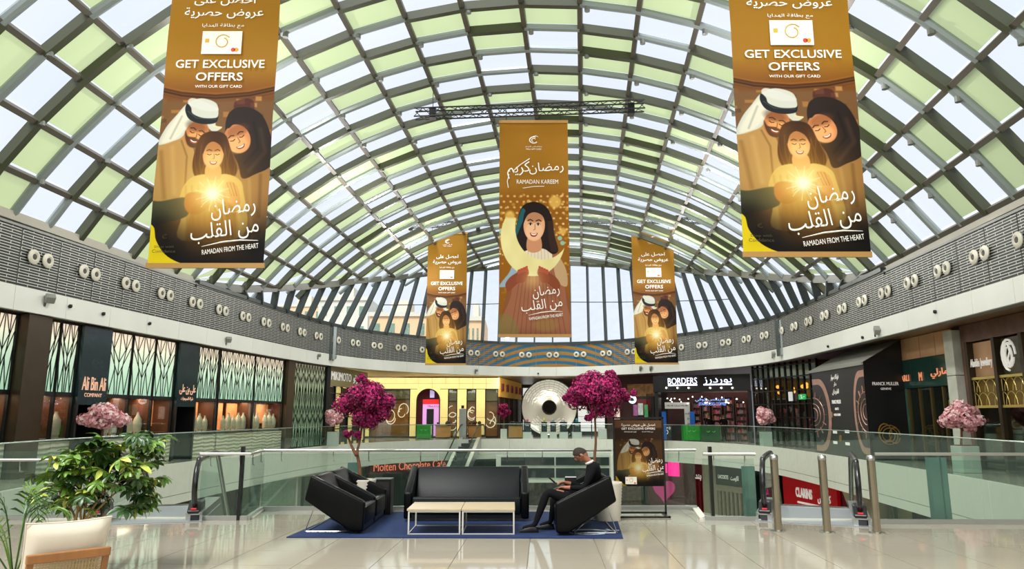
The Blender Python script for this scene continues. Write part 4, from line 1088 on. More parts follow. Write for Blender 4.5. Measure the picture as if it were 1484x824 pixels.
# dark recesses under the far gallery edge
c0=at(725,650,52.0); c1=at(884,650,52.0)
rc=empty('bridge_beam',(c0.x,52.2,0),label='pale beam with long dark recesses under the far gallery beside the escalator',cat='beam')
wd=c1.x-c0.x
box('beam_body',M_slab,rc,-.3,wd+.3,.1,.5,-2.95,-1.05)
for z0,z1 in ((-1.75,-1.2),(-2.6,-1.95)):
    for k in range(2): box('dark_recess',M_black,rc,.05+wd/2*k,wd/2*(k+1)-.05,.02,.1,z0,z1)
# ================================================================ escalators, near balustrades, bollards
M_step=mat('escalator_step',rgb(86,96,92),.4,.6); M_rail=mat('handrail_black',rgb(14,14,16),.3,coat=.3); M_alu=mat('aluminium_skirt',rgb(196,200,200),.3,.9)
M_plate=mat('landing_plate',rgb(178,184,190),.35,.7,var=.04,stretch=(1,40,1),vscale=6)
def escalator(name,loc,rz,lab,drop=6.2,flat=1.0,half=.6,lead=1.0,plate=1.6,far=False,hr=1.0):
    e=empty(name,loc,rz,label=lab,cat='escalator')
    tn=math.tan(R(30)); run=drop/tn
    def zy(y): return 0 if y<flat else -(y-flat)*tn
    ns=int(run/.4)
    y=flat-.4*2; 
    for k in range(ns):
        yy=flat+k*.4; z=zy(yy)-.0
        MB().box(-half+.03,half-.03,yy,yy+.4,z-.23,z-.02).build('step',M_step,e)
    for s in (-1,1):
        x=s*(half+.04)
        # skirt and outer cladding
        m=MB()
        for x0,x1 in ((x-.05*s,x+.02*s),(x+.16*s,x+.2*s)):
            xa,xb=min(x0,x1),max(x0,x1)
            prof=[(-.5,-.3),(-.5,.12),(flat,.12),(flat+run,.12-drop),(flat+run,-.6-drop),(flat,-.6)]
            vs=[(xx,yy,zz) for xx in (xa,xb) for yy,zz in prof]; n=6
            m.add(vs,[tuple(range(n)),tuple(range(n,2*n))[::-1]]+[(i,i+n,(i+1)%n+n,(i+1)%n) for i in range(n)])
        m.bar((x+.07*s,-.5,.12),(x+.07*s,flat,.12),.26,.04); m.bar((x+.07*s,flat,.12),(x+.07*s,flat+run,.12-drop),.26,.04)
        m.build('skirt_panel',M_alu,e)
        # glass balustrade
        gx=x+.06*s; pr=[(-lead+.12,.14),(-lead-.12,.5),(-lead-.02,.86),(-lead+.25,hr-.06),(flat+.1,hr-.06),(flat+run,hr-.06-drop),(flat+run,.14-drop),(flat,.14)]
        MB().add([(gx,a,b) for a,b in pr],[tuple(range(len(pr)))]).build('balustrade_glass',M_glass,e)
        # moving handrail with a rounded newel end
        pts=[(gx,-lead+.30,.16),(gx,-lead+.02,.2),(gx,-lead-.14,.36),(gx,-lead-.2,.56),(gx,-lead-.13,.8),(gx,-lead+.04,hr-.06),(gx,-lead+.3,hr),(gx,flat-.1,hr),(gx,flat+.35,hr-.12)]
        pts=[(p.x,p.y,p.z) for p in catmull(pts,5)]+[(gx,flat+.9,hr-.12-.55*tn),(gx,flat+run,hr-.12-(run-.35)*tn)]
        MB().tube(pts,.045,8).build('handrail',M_rail,e,smooth=True)
        MB().tube([(p[0],p[1]+(.035 if i<20 else 0),p[2]-.055 if i>=20 else p[2]) for i,p in enumerate(pts)][8:],.018,6).build('handrail_guide',M_chrome,e,smooth=True)
        m=MB(); m.prism([(-lead-.12,.0),(-lead-.16,.16),(-lead+.02,.3),(-lead+.42,.3),(-lead+.55,.0)],gx-.1,gx+.1,M=Matrix(((0,0,1,0),(1,0,0,0),(0,1,0,0),(0,0,0,1)))); nb=m.build('newel_base',M_black,e,bevel=.02)
        if not far:
            MB().box(gx-.04,gx+.04,-lead-.15,-lead-.10,.185,.205).build('indicator_light',mat('red_indicator',rgb(200,40,50),.4,emit=.6),nb)
    box('landing_plate',M_plate,e,-half-.25,half+.25,-lead-.25-plate*.0-.0,flat,.001,.012)
    box('comb_plate',M_chrome,e,-half+.02,half-.02,flat-.25,flat,.012,.02)
    m=MB(); m.bar((0,flat,-.5),(0,flat+run,-.5-drop),2*half,.2); m.build('truss_floor',M_dsteel,e)
    return e
def gp(px,py): 
    v=ground(px,py); return Vector((v.x,v.y,0))
eL=gp(222,757); escalator('escalator',(eL.x-.25,eL.y+.45,0),R(15),'escalator going down on the left behind the leafy plant',half=.62,hr=1.0,lead=.35,flat=1.9)
eR=gp(1186,757); escalator('escalator',(eR.x+.05,eR.y+.35,0),R(-23),'escalator going down on the right behind the steel bollards',half=.62,hr=1.0,lead=.35,flat=1.9)
ft=at(686,640,54.3); escalator('escalator',(ft.x,54.4,0),PI-R(12),'far escalator climbing to the gallery in front of the yellow boutique',half=.55,lead=.6,far=True,hr=1.05)
lt=at(938,640,33); e_=escalator('escalator',(lt.x-.6,26.0,-3.0),R(-9),'lower escalator seen through the glass behind the poster stand',drop=3.2,half=.5,far=True)
# near handrail and frameless glass
M_ng=glass('near_glass',(.90,.96,.93),.04,body=(.35,.6,.5),bodyf=.03); M_pipe=mat('pipe_satin_steel',rgb(206,206,200),.28,1)
def rail(name,pts,lab,h=1.08,gh=1.0,posts=(),glassw=1.5,br=True,topline=True):
    e=empty(name,pts[0],0,label=lab,cat='railing'); o=Vector(pts[0]); P=[Vector(p)-o for p in pts]
    MB().tube([p+Vector((0,-.08,h)) for p in P],.026,10).build('handrail_pipe',M_pipe,e,smooth=R(60))
    for a,b in zip(P,P[1:]):
        L=(b-a).length; n=max(1,round(L/glassw)); d=(b-a).normalized()
        for k in range(n):
            p=a+d*(L*k/n+.006); q=a+d*(L*(k+1)/n-.006)
            MB().bar((p+q)/2-(q-p)/2+Vector((0,0,(gh+.03)/2)),q+Vector((0,0,(gh+.03)/2)),.012,gh-.03).build('glass_pane',M_ng,e)
            if br and L>.8:
                for f in (.2,.8):
                    c=p.lerp(q,f); m=MB(); m.tube([c+Vector((0,0,h-.2)),c+Vector((0,-.06,h-.19)),c+Vector((0,-.08,h-.1)),c+Vector((0,-.08,h-.02))],.01,6); m.build('rail_bracket',M_chrome,e)
        MB().bar(a+Vector((0,0,.03)),b+Vector((0,0,.03)),.06,.08).build('glass_shoe',M_alu,e)
    for c in posts:
        c=Vector(c)-o; MB().box(c.x-.025,c.x+.025,c.y-.04,c.y+.04,0,h+.12).build('end_post',M_black,e)
    return e
DY_=Vector((0,-.1,0))
A_=gp(290,752)+DY_; B_=gp(362,752)+DY_; C_=gp(382,738)+DY_; D_=gp(886,737)+DY_
rail('near_balustrade',[A_,B_,C_,D_],'steel topped glass balustrade behind the black sofas',gh=1.02,posts=[gp(349,752)+DY_])
E_=gp(955,736.5)+DY_; F_=gp(1008,736.5)+DY_
rail('near_balustrade',[D_+Vector((.03,0,0)),F_],'glass balustrade stretch with steel rail right of the poster stand',gh=1.02)
G_=gp(1031,752)+DY_; H_=gp(1095,753)+DY_
rail('near_balustrade',[gp(1019,752)+DY_,H_],'short glass balustrade with black post left of the right escalator',posts=[G_])
I_=gp(1268,757)+DY_; J_=gp(1600,758.5)+DY_
rail('near_balustrade',[I_,J_],'long glass balustrade with steel rail at the right edge',h=1.1,gh=1.0,glassw=2.2,br=False)
K_=gp(-120,753)+DY_; L_=gp(128,751)+DY_
rail('near_balustrade',[K_,L_],'glass balustrade with steel rail behind the leafy plant at the left',h=.98,gh=1.12)
# wide steel glazing clamps standing in the glass line
for px0,lab in ((1095,'tall greenish glazing fin left of the right escalator'),(1372,'tall grey glazing fin at the right balustrade'),(1386,'dark narrow glazing fin at the right balustrade'),(505,'greenish glazing fin behind the left magenta tree')):
    b=gp(px0,752 if px0>1000 else 741)+Vector((0,.25,0)); h=1.15 if px0<1300 else 1.0
    e=empty('glazing_fin',b,R(10),label=lab,cat='post'); w=.1 if px0!=1386 else .05
    box('fin_glass',mat('fin_teal',rgb(92,124,116),.15,.2),e,-w,w,-.05,.05,-.5,h-.3 if px0<1300 else h); box('fin_shoe',M_alu,e,-w-.01,w+.01,-.06,.06,-.55,-.4)
# bollards
def bollard(px,py,lab):
    b=gp(px,py); e=empty('bollard',b,0,label=lab,cat='bollard',group='steel bollards before the right escalator')
    m=MB(); m.lathe([(.115,0),(.115,.012),(.062,.02)],24); m.build('base_flange',M_chrome,e,smooth=R(30))
    m=MB(); m.lathe([(.058,.01),(.058,1.06)],24); m.build('tube',mat('bollard_steel',rgb(176,168,150),.25,1,var=.08),e,smooth=R(30))
    m=MB(); m.lathe([(.062,1.05),(.062,1.10),(.05,1.125),(.0,1.13)],24); m.build('cap',M_chrome,e,smooth=R(30))
bollard(1128,769,'left steel bollard in front of the right escalator'); bollard(1199,771,'middle steel bollard in front of the right escalator'); bollard(1271,772,'right steel bollard at the end of the right balustrade')
# ================================================================ rug, sofas, table, man
M_rug=mat('blue_rug',rgb(2,34,80),.85,var=.15,vscale=9,bump=.4,bscale=220)
rc_=[gp(415,779),gp(903,780.5),gp(891,742),gp(500,742)]
m=MB(); m.prism([(p.x,p.y) for p in rc_],.002,.014); rug=m.build('rug',M_rug); tag(rug,'royal blue rug with a white swirl emblem under the black sofas','rug')
M_prt=mat('rug_print',rgb(210,222,235),.7)
m=MB(); c=gp(853,772); 
for a0,a1,r,w in ((.3,5.6,.26,.045),(.2,2.6,.34,.02)):
    n=22; o=[]
    for k in range(n+1):
        a=a0+(a1-a0)*k/n; o.append((c.x+r*1.15*math.cos(a),c.y+r*.8*math.sin(a),.0155))
    for p,q in zip(o,o[1:]): m.bar(p,q,w,.001)
m.bar((c.x-.02,c.y-.02,.0155),(c.x+.26,c.y+.0,.0155),.05,.001); m.bar((c.x+.1,c.y+.24,.0155),(c.x+.48,c.y+.16,.0155),.04,.001); m.bar((c.x+.3,c.y+.3,.0155),(c.x+.42,c.y+.06,.0155),.03,.001)
m.build('rug_emblem',M_prt,rug)
M_lea=mat('black_leather',rgb(3,4,5),.38,spec=.18,bump=.15,bscale=60)
M_lea2=mat('green_black_leather',rgb(6,14,16),.4,spec=.22,bump=.15,bscale=60)
def sofa(name,loc,rz,W_,seats,lab,mt=M_lea,mseat=None):
    """local x forward from back to seat front, y across the width"""
    e=empty(name,loc,rz,label=lab,cat='sofa'); mseat=mseat or mt
    T=.13; arm=[(.08,.84),(0,.48),(.70,.035),(.88,.035),(.89,.45),(.86,.47)]
    XZ=Matrix(((1,0,0,0),(0,0,1,0),(0,1,0,0),(0,0,0,1)))
    def slab(nm,y0,y1,poly,mm,bv=.03):
        m=MB(); m.prism(poly,y0,y1,M=XZ); o=m.build(nm,mm,e,smooth=True,bevel=bv,seg=3)
        return o
    slab('arm',0,T,arm,mt); slab('arm',W_-T,W_,arm,mt)
    sw=(W_-2*T-(seats-1)*(T*.9 if seats==2 else 0))/seats
    for k in range(seats):
        y0=T+k*(sw+(T*.9 if seats==2 else 0)); y1=y0+sw
        if seats==2 and k>0: slab('divider',y0-T*.9,y0,[(.10,.82),(.02,.48),(.70,.04),(.86,.04),(.87,.43),(.84,.45)],mt)
        slab('seat_cushion',y0+.004,y1-.004,[(.40,.24),(.88,.10),(.885,.36),(.87,.39),(.46,.33)],mseat,.03)
        slab('back_cushion',y0+.004,y1-.004,[(.08,.80),(.03,.50),(.36,.24),(.47,.31),(.20,.79),(.14,.83)],mseat,.03)
        m=MB(); m.prism([(.36,.2),(.70,.04),(.86,.04),(.86,.12),(.4,.26)],y0,y1,M=XZ); m.build('underframe',M_black,e)
    for y in (.2,W_-.2):
        m=MB(); m.tube([(.0,y,.01),(.62,y,.01)],.011,6); m.tube([(.12,y,.40),(-.02,y,.012)],.009,6); m.tube([(.3,y,.29),(.62,y,.012)],.009,6); m.build('sled_leg',M_chrome,e)
    m=MB(); m.tube([(.0,.2,.01),(0,W_-.2,.01)],.009,6); m.build('sled_bar',M_chrome,e)
    return e
sofa('double_armchair',(-3.06,10.95,.014),0,2.0,2,'left black leather double seat tilted towards the table')
sofa('double_armchair',(1.52,12.55,.014),PI,1.75,2,'right black leather double seat with the man sitting in it')
s3=sofa('sofa',(-1.77+2.06,13.15,.014),-PI/2,2.06,1,'wide black leather sofa behind the low table facing us',mseat=M_lea2)
s3.location=(-1.78,13.12,.014); s3.rotation_euler=(0,0,-PI/2)
# low table pair
M_oak=mat('pale_oak_top',rgb(180,164,134),.4,var=.08,stretch=(1,12,1),vscale=5)
tb=empty('coffee_table',(gp(594,764).x+.06,10.92,.014),0,label='long low table with pale wood top on thin white metal frames',cat='table')
TW=1.58; TD=.86; TH_=.36
for k in range(2):
    x0=TW/2*k+.004; x1=TW/2*(k+1)-.004
    box('table_top',M_oak,tb,x0-.01 if k==0 else x0,x1,0,TD,TH_-.03,TH_,bevel=.004)
M_wm=mat('white_metal',rgb(205,205,198),.35,.3)
for k in range(2):
    x0=TW/2*k+.012; x1=TW/2*(k+1)-.012
    for y in (.02,TD-.02):
        for x in (x0+.01,x1-.01): box('leg',M_wm,tb,x-.011,x+.011,y-.011,y+.011,0,TH_-.03)
        box('rail',M_wm,tb,x0,x1,y-.009,y+.009,TH_-.05,TH_-.03); box('rail',M_wm,tb,x0,x1,y-.007,y+.007,0,.014)
    for x in (x0+.01,x1-.01): box('rail',M_wm,tb,x-.007,x+.007,.02,TD-.02,0,.014)
# ---------------------------------------------------------------- people
M_skin=mat('skin',rgb(150,98,74),.5,var=.05); M_suit=mat('dark_suit',rgb(11,12,15),.85,spec=.15,var=.1); M_hair=mat('short_hair',rgb(40,26,18),.8); M_shirt=mat('white_shirt',rgb(220,220,218),.6)
M_shoe=mat('black_shoe',rgb(10,10,11),.3); M_eye=mat('eye_dark',rgb(25,18,14),.3)
def skinmesh(verts,edges,radii,root=0,sub=2):
    me=bpy.data.meshes.new('tmp'); me.from_pydata([tuple(v) for v in verts],edges,[]); o=bpy.data.objects.new('tmp',me); COL.objects.link(o)
    sk=o.modifiers.new('s','SKIN'); sk.use_smooth_shade=True; sk.branch_smoothing=.6
    for i,d in enumerate(me.skin_vertices[0].data):
        r=radii[i]; d.radius=(r,r) if not isinstance(r,tuple) else r; d.use_root=(i==root)
    ss=o.modifiers.new('u','SUBSURF'); ss.levels=sub; ss.render_levels=sub
    dg=bpy.context.evaluated_depsgraph_get(); dg.update()
    out=bpy.data.meshes.new_from_object(o.evaluated_get(dg)); bpy.data.objects.remove(o); bpy.data.meshes.remove(me); return out
def person(J,lab,scale=1.0,hands=True,detail=True,face=(-1,0,-.35),cat='person',name='person'):
    """J: joint name -> world position. One continuous body; hair, shirt front and shoes are children"""
    J={k:Vector(v) for k,v in J.items()}; base=Vector((J['pelvis'].x,J['pelvis'].y,J.get('floor',Vector((0,0,0))).z))
    n=list(); r=list(); E=[]; idx={}
    def v(k,p,rad): idx[k]=len(n); n.append(Vector(p)-base); r.append(rad*scale)
    def e(a,b): E.append((idx[a],idx[b]))
    P=J
    v('pelvis',P['pelvis'],.15); v('waist',P['pelvis'].lerp(P['chest'],.5),.145); v('chest',P['chest'],.18); v('neckb',P['chest'].lerp(P['neck'],.65),.10); v('neck',P['neck'],.06)
    for a,b in (('pelvis','waist'),('waist','chest'),('chest','neckb'),('neckb','neck')): e(a,b)
    hd=P['head']; v('skullb',P['neck'].lerp(hd,.5),.062); e('neck','skullb'); v('skull',hd,.088); e('skullb','skull')
    up=(hd-P['neck']).normalized(); v('crown',hd+up*.055*scale,.078); e('skull','crown')
    for s in 'LR':
        v('sh'+s,P['sh'+s],.075); e('neckb','sh'+s); v('ua'+s,P['sh'+s].lerp(P['el'+s],.5),.068); e('sh'+s,'ua'+s); v('el'+s,P['el'+s],.048); e('ua'+s,'el'+s)
        v('fa'+s,P['el'+s].lerp(P['wr'+s],.55),.042); e('el'+s,'fa'+s); v('wr'+s,P['wr'+s],.028); e('fa'+s,'wr'+s)
        hdv=(P['ha'+s]-P['wr'+s]); v('pa'+s,P['wr'+s]+hdv*.6,.034); e('wr'+s,'pa'+s)
        v('hip'+s,P['hip'+s],.115); e('pelvis','hip'+s); v('th'+s,P['hip'+s].lerp(P['kn'+s],.5),.105); e('hip'+s,'th'+s); v('kn'+s,P['kn'+s],.072); e('th'+s,'kn'+s)
        v('ca'+s,P['kn'+s].lerp(P['an'+s],.4),.064); e('kn'+s,'ca'+s); v('an'+s,P['an'+s],.04); e('ca'+s,'an'+s); v('ft'+s,P['an'+s]+(P['to'+s]-P['an'+s])*.9,.035); e('an'+s,'ft'+s)
        if hands:
            d=hdv.normalized(); side=d.cross(Vector((0,0,1))).normalized(); dn=Vector((0,0,-1))
            for q,(off,ln_) in enumerate(((-.026,.062),(-.009,.072),(.009,.068),(.026,.055))):
                b0=P['wr'+s]+hdv*.75+side*off*scale; v(f'f{s}{q}a',b0,.0105); e('pa'+s,f'f{s}{q}a')
                b1=b0+(d*.75+dn*.35).normalized()*ln_*.55*scale; v(f'f{s}{q}b',b1,.009); e(f'f{s}{q}a',f'f{s}{q}b')
                b2=b1+(d*.4+dn*.8).normalized()*ln_*.45*scale; v(f'f{s}{q}c',b2,.0075); e(f'f{s}{q}b',f'f{s}{q}c')
            t0=P['wr'+s]+hdv*.35+side*-.034*scale; v(f't{s}a',t0,.012); e('pa'+s,f't{s}a'); t1=t0+(d*.8-side*.4+Vector((0,0,.3)))*.04*scale; v(f't{s}b',t1,.010); e(f't{s}a',f't{s}b')
    me=skinmesh(n,E,r,0,2)
    # features joined into the same mesh
    F=Vector(face).normalized(); F=(F-up*F.dot(up)*.6).normalized(); sd=F.cross(up).normalized(); hc=hd-base
    fm=MB(); S=scale
    RF=Matrix((sd,F,up)).transposed().to_4x4()
    fm.ball(hc+up*.012*S,.078*S,.098*S,.112*S,14,10,M=RF)
    fm.ball(hc+F*.03*S-up*.062*S,.052*S,.06*S,.05*S,10,8,M=RF)
    fm.ball(hc+F*.102*S-up*.012*S,.015*S,.022*S,.028*S,8,6,M=RF)
    for q in (-1,1): fm.ball(hc+sd*q*.082*S-up*.005*S,.012*S,.022*S,.034*S,8,6,M=RF)
    bm_v=[v_.co.copy() for v_ in me.vertices]; bm_f=[tuple(p.vertices) for p in me.polygons]; bpy.data.meshes.remove(me)
    body=MB(); body.add(bm_v,bm_f); nb=len(bm_f); body.add(fm.v,fm.f)
    # material by nearest joint
    hp=hc; keys=[(idx[k],1 if (k in('skull','crown','skullb','neck') or k[:2] in('pa','wr') or (k[0]=='f' and k[1] in 'LR') or (k[0]=='t' and k[1] in 'LR' and k[:2]!='th')) else 0) for k in idx]
    mi=[]
    for f in body.f:
        c=sum((Vector(body.v[i]) for i in f),Vector())/len(f); best=min(keys,key=lambda kk:(n[kk[0]]-c).length_squared/(r[kk[0]]+.03)**1.0); mi.append(best[1])
    body.m=mi
    o=body.build(name,[M_suit,M_skin],None,smooth=True); o.location=base; tag(o,lab,cat)
    # hair: short cap over the skull
    h=MB(); vs=[];rings=7;N=14
    for i in range(rings+1):
        th=(PI*.56)*i/rings
        for k in range(N):
            a=2*PI*k/N; q=Vector((.082*math.sin(th)*math.cos(a),.102*math.sin(th)*math.sin(a),.118*math.cos(th)))*S
            if q.y>.045*S and th>PI*.36: q.z+=.035*S; q.y*=.95
            vs.append(hc+up*.014*S-F*.006*S+RF.to_3x3()@q)
    fs=[(i*N+k,(i+1)*N+k,(i+1)*N+(k+1)%N,i*N+(k+1)%N) for i in range(rings) for k in range(N)]
    h.add(vs,fs); ho=h.build('hair',M_hair,o,smooth=True)
    m=MB()
    for q in (-1,1): m.ball(hc+F*.092*S+sd*q*.032*S+up*.012*S,.009*S,.006*S,.006*S,8,5,M=RF); m.bar(hc+F*.098*S+sd*q*.018*S+up*.03*S,hc+F*.09*S+sd*q*.048*S+up*.032*S,.006*S,.006*S)
    m.bar(hc+F*.092*S-sd*.02*S-up*.05*S,hc+F*.092*S+sd*.02*S-up*.05*S,.006*S,.005*S); m.build('face_features',M_eye,o)
    m=MB(); nk=P['neck']-base; cf=P['chest']-base; m.tube([nk+(nk-cf).normalized()*.012,nk-(nk-cf).normalized()*.02],[.066*S,.07*S],12); m.build('shirt_collar',M_shirt,o,smooth=True)
    for s in 'LR':
        a=P['an'+s]-base; t=P['to'+s]-base; d=(t-a); d.z=0; d.normalize(); w=Vector((-d.y,d.x,0)); fl=min(a.z,t.z)-.05
        z0=J['floor'].z-base.z if 'floor' in J else 0
        prof=[(-.06,.0,.036),(-.05,.07,.036),(.05,.075,.042),(.12,.055,.046),(.19,.04,.044),(.22,.02,.03)]
        m=MB(); vs=[]
        for x,hh,ww in prof:
            b=Vector((a.x,a.y,z0))+d*x*S; vs+=[b+w*ww*S,b+w*ww*.8*S+Vector((0,0,hh+.01))*S,b-w*ww*.8*S+Vector((0,0,hh+.01))*S,b-w*ww*S]
        fs=[]
        for i in range(len(prof)-1):
            for k in range(4): fs.append((i*4+k,i*4+(k+1)%4,i*4+4+(k+1)%4,i*4+4+k))
        fs+=[(0,1,2,3),tuple(len(vs)-4+k for k in range(4))[::-1]]
        m.add(vs,fs); m.build('shoe',M_shoe,o,smooth=True,bevel=.008)
    return o
MY=11.28
A=lambda px,py,dy=0:at(px,py,MY+dy)
def FT(px,dy,z): v=at(px,757,MY+dy); return Vector((v.x,v.y,z))
man=person({'pelvis':A(848,728),'chest':A(862,688),'neck':A(854,669),'head':A(842,658.5),'floor':(0,0,.014),
 'shL':A(862,675,-.18),'elL':A(847,707,-.23),'wrL':A(822,706,-.12),'haL':A(810,705,-.06),
 'shR':A(862,675,.18),'elR':A(847,706,.2),'wrR':A(821,699,.10),'haR':A(809,698,.05),
 'hipL':A(843,729,-.1),'knL':A(793,712,-.13),'anL':FT(775,-.15,.115),'toL':FT(755,-.15,.06),
 'hipR':A(843,729,.1),'knR':A(806,713,.13),'anR':FT(798,.14,.115),'toR':FT(780,.14,.06)},
 'man in a dark suit sitting in the right black seat looking down at his phone',scale=1.0)
ph=empty('mobile_phone',A(804,699,0),R(20),label='dark mobile phone in the hands of the seated man',cat='phone')
m=MB(); m.box(-.005,.005,-.036,.036,-.01,.13); o=m.build('phone_body',M_black,ph,bevel=.003); o.rotation_euler=(0,R(-50),0)
fo=empty('folder',A(827,701,.16),0,label='black folder with a white sheet beside the seated man',cat='folder')
box('folder_cover',M_black,fo,-.09,.09,-.02,.02,-.14,.1); box('paper_edge',M_shirt,fo,-.085,.085,-.01,.012,.1,.112)
# two shop staff inside the bookshop
for px,lab in ((1027,'standing clerk in black left of the two inside the dark bookshop'),(1048,'standing clerk in black right of the two inside the dark bookshop')):
    c=at(px,600,48.8); q=lambda x,y,z:(c.x+x,c.y+y,z)
    person({'pelvis':q(0,0,.95),'chest':q(0,0,1.32),'neck':q(0,0,1.52),'head':q(0,-.02,1.65),'floor':(0,0,0),'shL':q(-.2,0,1.42),'elL':q(-.25,.02,1.15),'wrL':q(-.1,-.15,1.05),'haL':q(-.02,-.2,1.05),'shR':q(.2,0,1.42),'elR':q(.25,.02,1.15),'wrR':q(.1,-.15,1.05),'haR':q(.02,-.2,1.03),
     'hipL':q(-.1,0,.9),'knL':q(-.11,-.02,.5),'anL':q(-.11,0,.09),'toL':q(-.11,-.18,.04),'hipR':q(.1,0,.9),'knR':q(.11,-.02,.5),'anR':q(.11,0,.09),'toR':q(.11,-.18,.04)},lab,hands=False,face=(0,-1,0))
# ---------------------------------------------------------------- poster stand
st=empty('poster_stand',gp(891,747)+Vector((.0,0,0)),0,label='black metal poster stand showing the gift card family poster',cat='poster stand')
SWD=gp(968,748).x-gp(891,747).x; SH=1.62
def gz(py,Y): return at(900,py,Y).z
stY=st.location.y; SH=gz(604,stY)
for x in (0,SWD-.03): box('upright',M_black,st,x,x+.03,-.015,.015,.0,SH)
for z in (.04,SH-.03): box('cross_bar',M_black,st,0,SWD,-.015,.015,z,z+.03)
for x in (0,SWD-.03): box('foot',M_black,st,x,x+.04,-.28,.28,0,.03)
box('foot_bar',M_black,st,0,SWD,-.28,-.24,0,.03)
PZ0,PZ1=gz(704,stY),gz(609,stY)
# planters and black cube behind the seats
def ribbed_pot(px,Y,r,h,lab):
    p=at(px,700,Y); e=empty('planter',(p.x,Y,0),label=lab,cat='planter'); m=MB(); n=int(h/.05)
    prof=[]
    for k in range(n): prof+=[(r*(.82+.18*k/n),h*k/n),(r*(.82+.18*k/n)+.012,h*(k+.5)/n)]
    m.lathe(prof+[(r,h),(r-.04,h),(r-.04,h-.05),(0,h-.05)],24); m.build('pot',mat('white_ribbed_ceramic',rgb(214,208,192),.5),e,smooth=R(50)); return e
ribbed_pot(878,12.45,.27,.62,'white ribbed planter of the right magenta tree'); ribbed_pot(528,13.0,.2,.62,'white ribbed planter of the left magenta tree')
p=at(555,700,13.2); e=empty('speaker_cube',(p.x,13.2,0),label='black cube standing behind the left double seat',cat='box'); box('cube_body',M_black,e,-.17,.17,-.16,.16,0,.62,bevel=.01); box('cube_grille',M_dark,e,-.14,.14,-.168,-.16,.05,.57)
# ---------------------------------------------------------------- lounge chair, bottom left
M_beech=mat('beech_wood',rgb(146,98,54),.4,var=.12,stretch=(1,1,.15),vscale=20); M_lin=mat('cream_linen',rgb(206,199,182),.85,var=.03,bump=.2,bscale=300)
M_cane=mat('woven_cane',rgb(182,156,108),.6,var=.1)
cpos=Vector((-3.22,5.45,0)); ch=empty('lounge_chair',cpos,R(44),label='wooden lounge chair with woven cane back and thick cream cushion',cat='chair')
ch.scale=(.88,.88,.9)
# local: x across, y away (the chair faces +y), back plane leans towards -y at the top
def lean(x,z,dy=0): return (x,-.42*(z-.38)*.55+dy,z)
for x in (-.27,.27):
    m=MB(); m.bar(lean(x,.30),lean(x,.84),.05,.035,up=(0,1,0)); m.build('back_post',M_beech,ch,bevel=.006)
m=MB(); m.bar(lean(-.3,.82),lean(.3,.82),.05,.07); m.build('top_rail',M_beech,ch,bevel=.008)
m=MB(); m.bar(lean(-.27,.42),lean(.27,.42),.035,.05); m.build('lower_rail',M_beech,ch,bevel=.006)
m=MB()
for k in range(22): x=-.245+.49*k/21; m.bar(lean(x,.44),lean(x,.79),.006,.004,up=(0,1,0))
for k in range(16): z=.45+.34*k/15; m.bar(lean(-.25,z,.004),lean(.25,z,.004),.006,.004)
for k in range(20): 
    x=-.25+.5*k/20; m.bar(lean(x,.44,.008),lean(min(.25,x+.3),.44+min(.3,.25-x)*1.0+.0,.008),.005,.003,up=(0,1,0)) if x<.24 else None
m.build('cane_weave',M_cane,ch,kind='stuff')
for x in (-.27,.27):
    m=MB(); m.bar((x,.5,0),(x,.48,.62),.045,.045,up=(0,1,0)); m.build('leg',M_beech,ch); m=MB(); m.bar((x,-.12,0),(x,.02,.36),.045,.045,up=(0,1,0)); m.build('leg',M_beech,ch)
    m=MB(); m.bar((x,-.1,.6),(x,.54,.63),.06,.03); m.build('armrest',M_beech,ch,bevel=.006); m=MB(); m.bar((x,0,.33),(x,.5,.35),.04,.05); m.build('side_rail',M_beech,ch)
m=MB(); m.box(-.26,.26,0,.52,.36,.47); m.build('seat_cushion',M_lin,ch,bevel=.04,seg=3)
def pillow(w,h,t,n=14):
    m=MB(); vs=[];fs=[]
    for sgn in (1,-1):
        for i in range(n+1):
            for j in range(n+1):
                a=2*i/n-1; b=2*j/n-1; e=max(0,(1-abs(a)**3.2)*(1-abs(b)**3.2))**.42; pin=1-.05*(1-abs(a))*(b*b)-.0
                vs.append((a*w/2*(1-.05*(1-b*b)),sgn*t/2*e,b*h/2*(1-.05*(1-a*a))))
    N=(n+1)**2
    for q in range(2):
        for i in range(n):
            for j in range(n):
                k=q*N+i*(n+1)+j; f=(k,k+1,k+n+2,k+n+1); fs.append(f if q else f[::-1])
    m.add(vs,fs); ed=[(i,j) for i in range(n+1) for j in (0,)]+[]
    loop=[(0,j) for j in range(n+1)]+[(i,n) for i in range(1,n+1)]+[(n,j) for j in range(n-1,-1,-1)]+[(i,0) for i in range(n-1,0,-1)]
    return m,[vs[i*(n+1)+j] for i,j in loop]
m,lp=pillow(.62,.66,.19); cu_=m.build('back_cushion',M_lin,ch,smooth=True); cu_.location=(0,.06,.76); cu_.rotation_euler=(R(13),0,0)
m=MB(); m.tube(lp,.006,6,closed=True); m.build('piping',mat('linen_piping',rgb(205,196,178),.8),cu_)
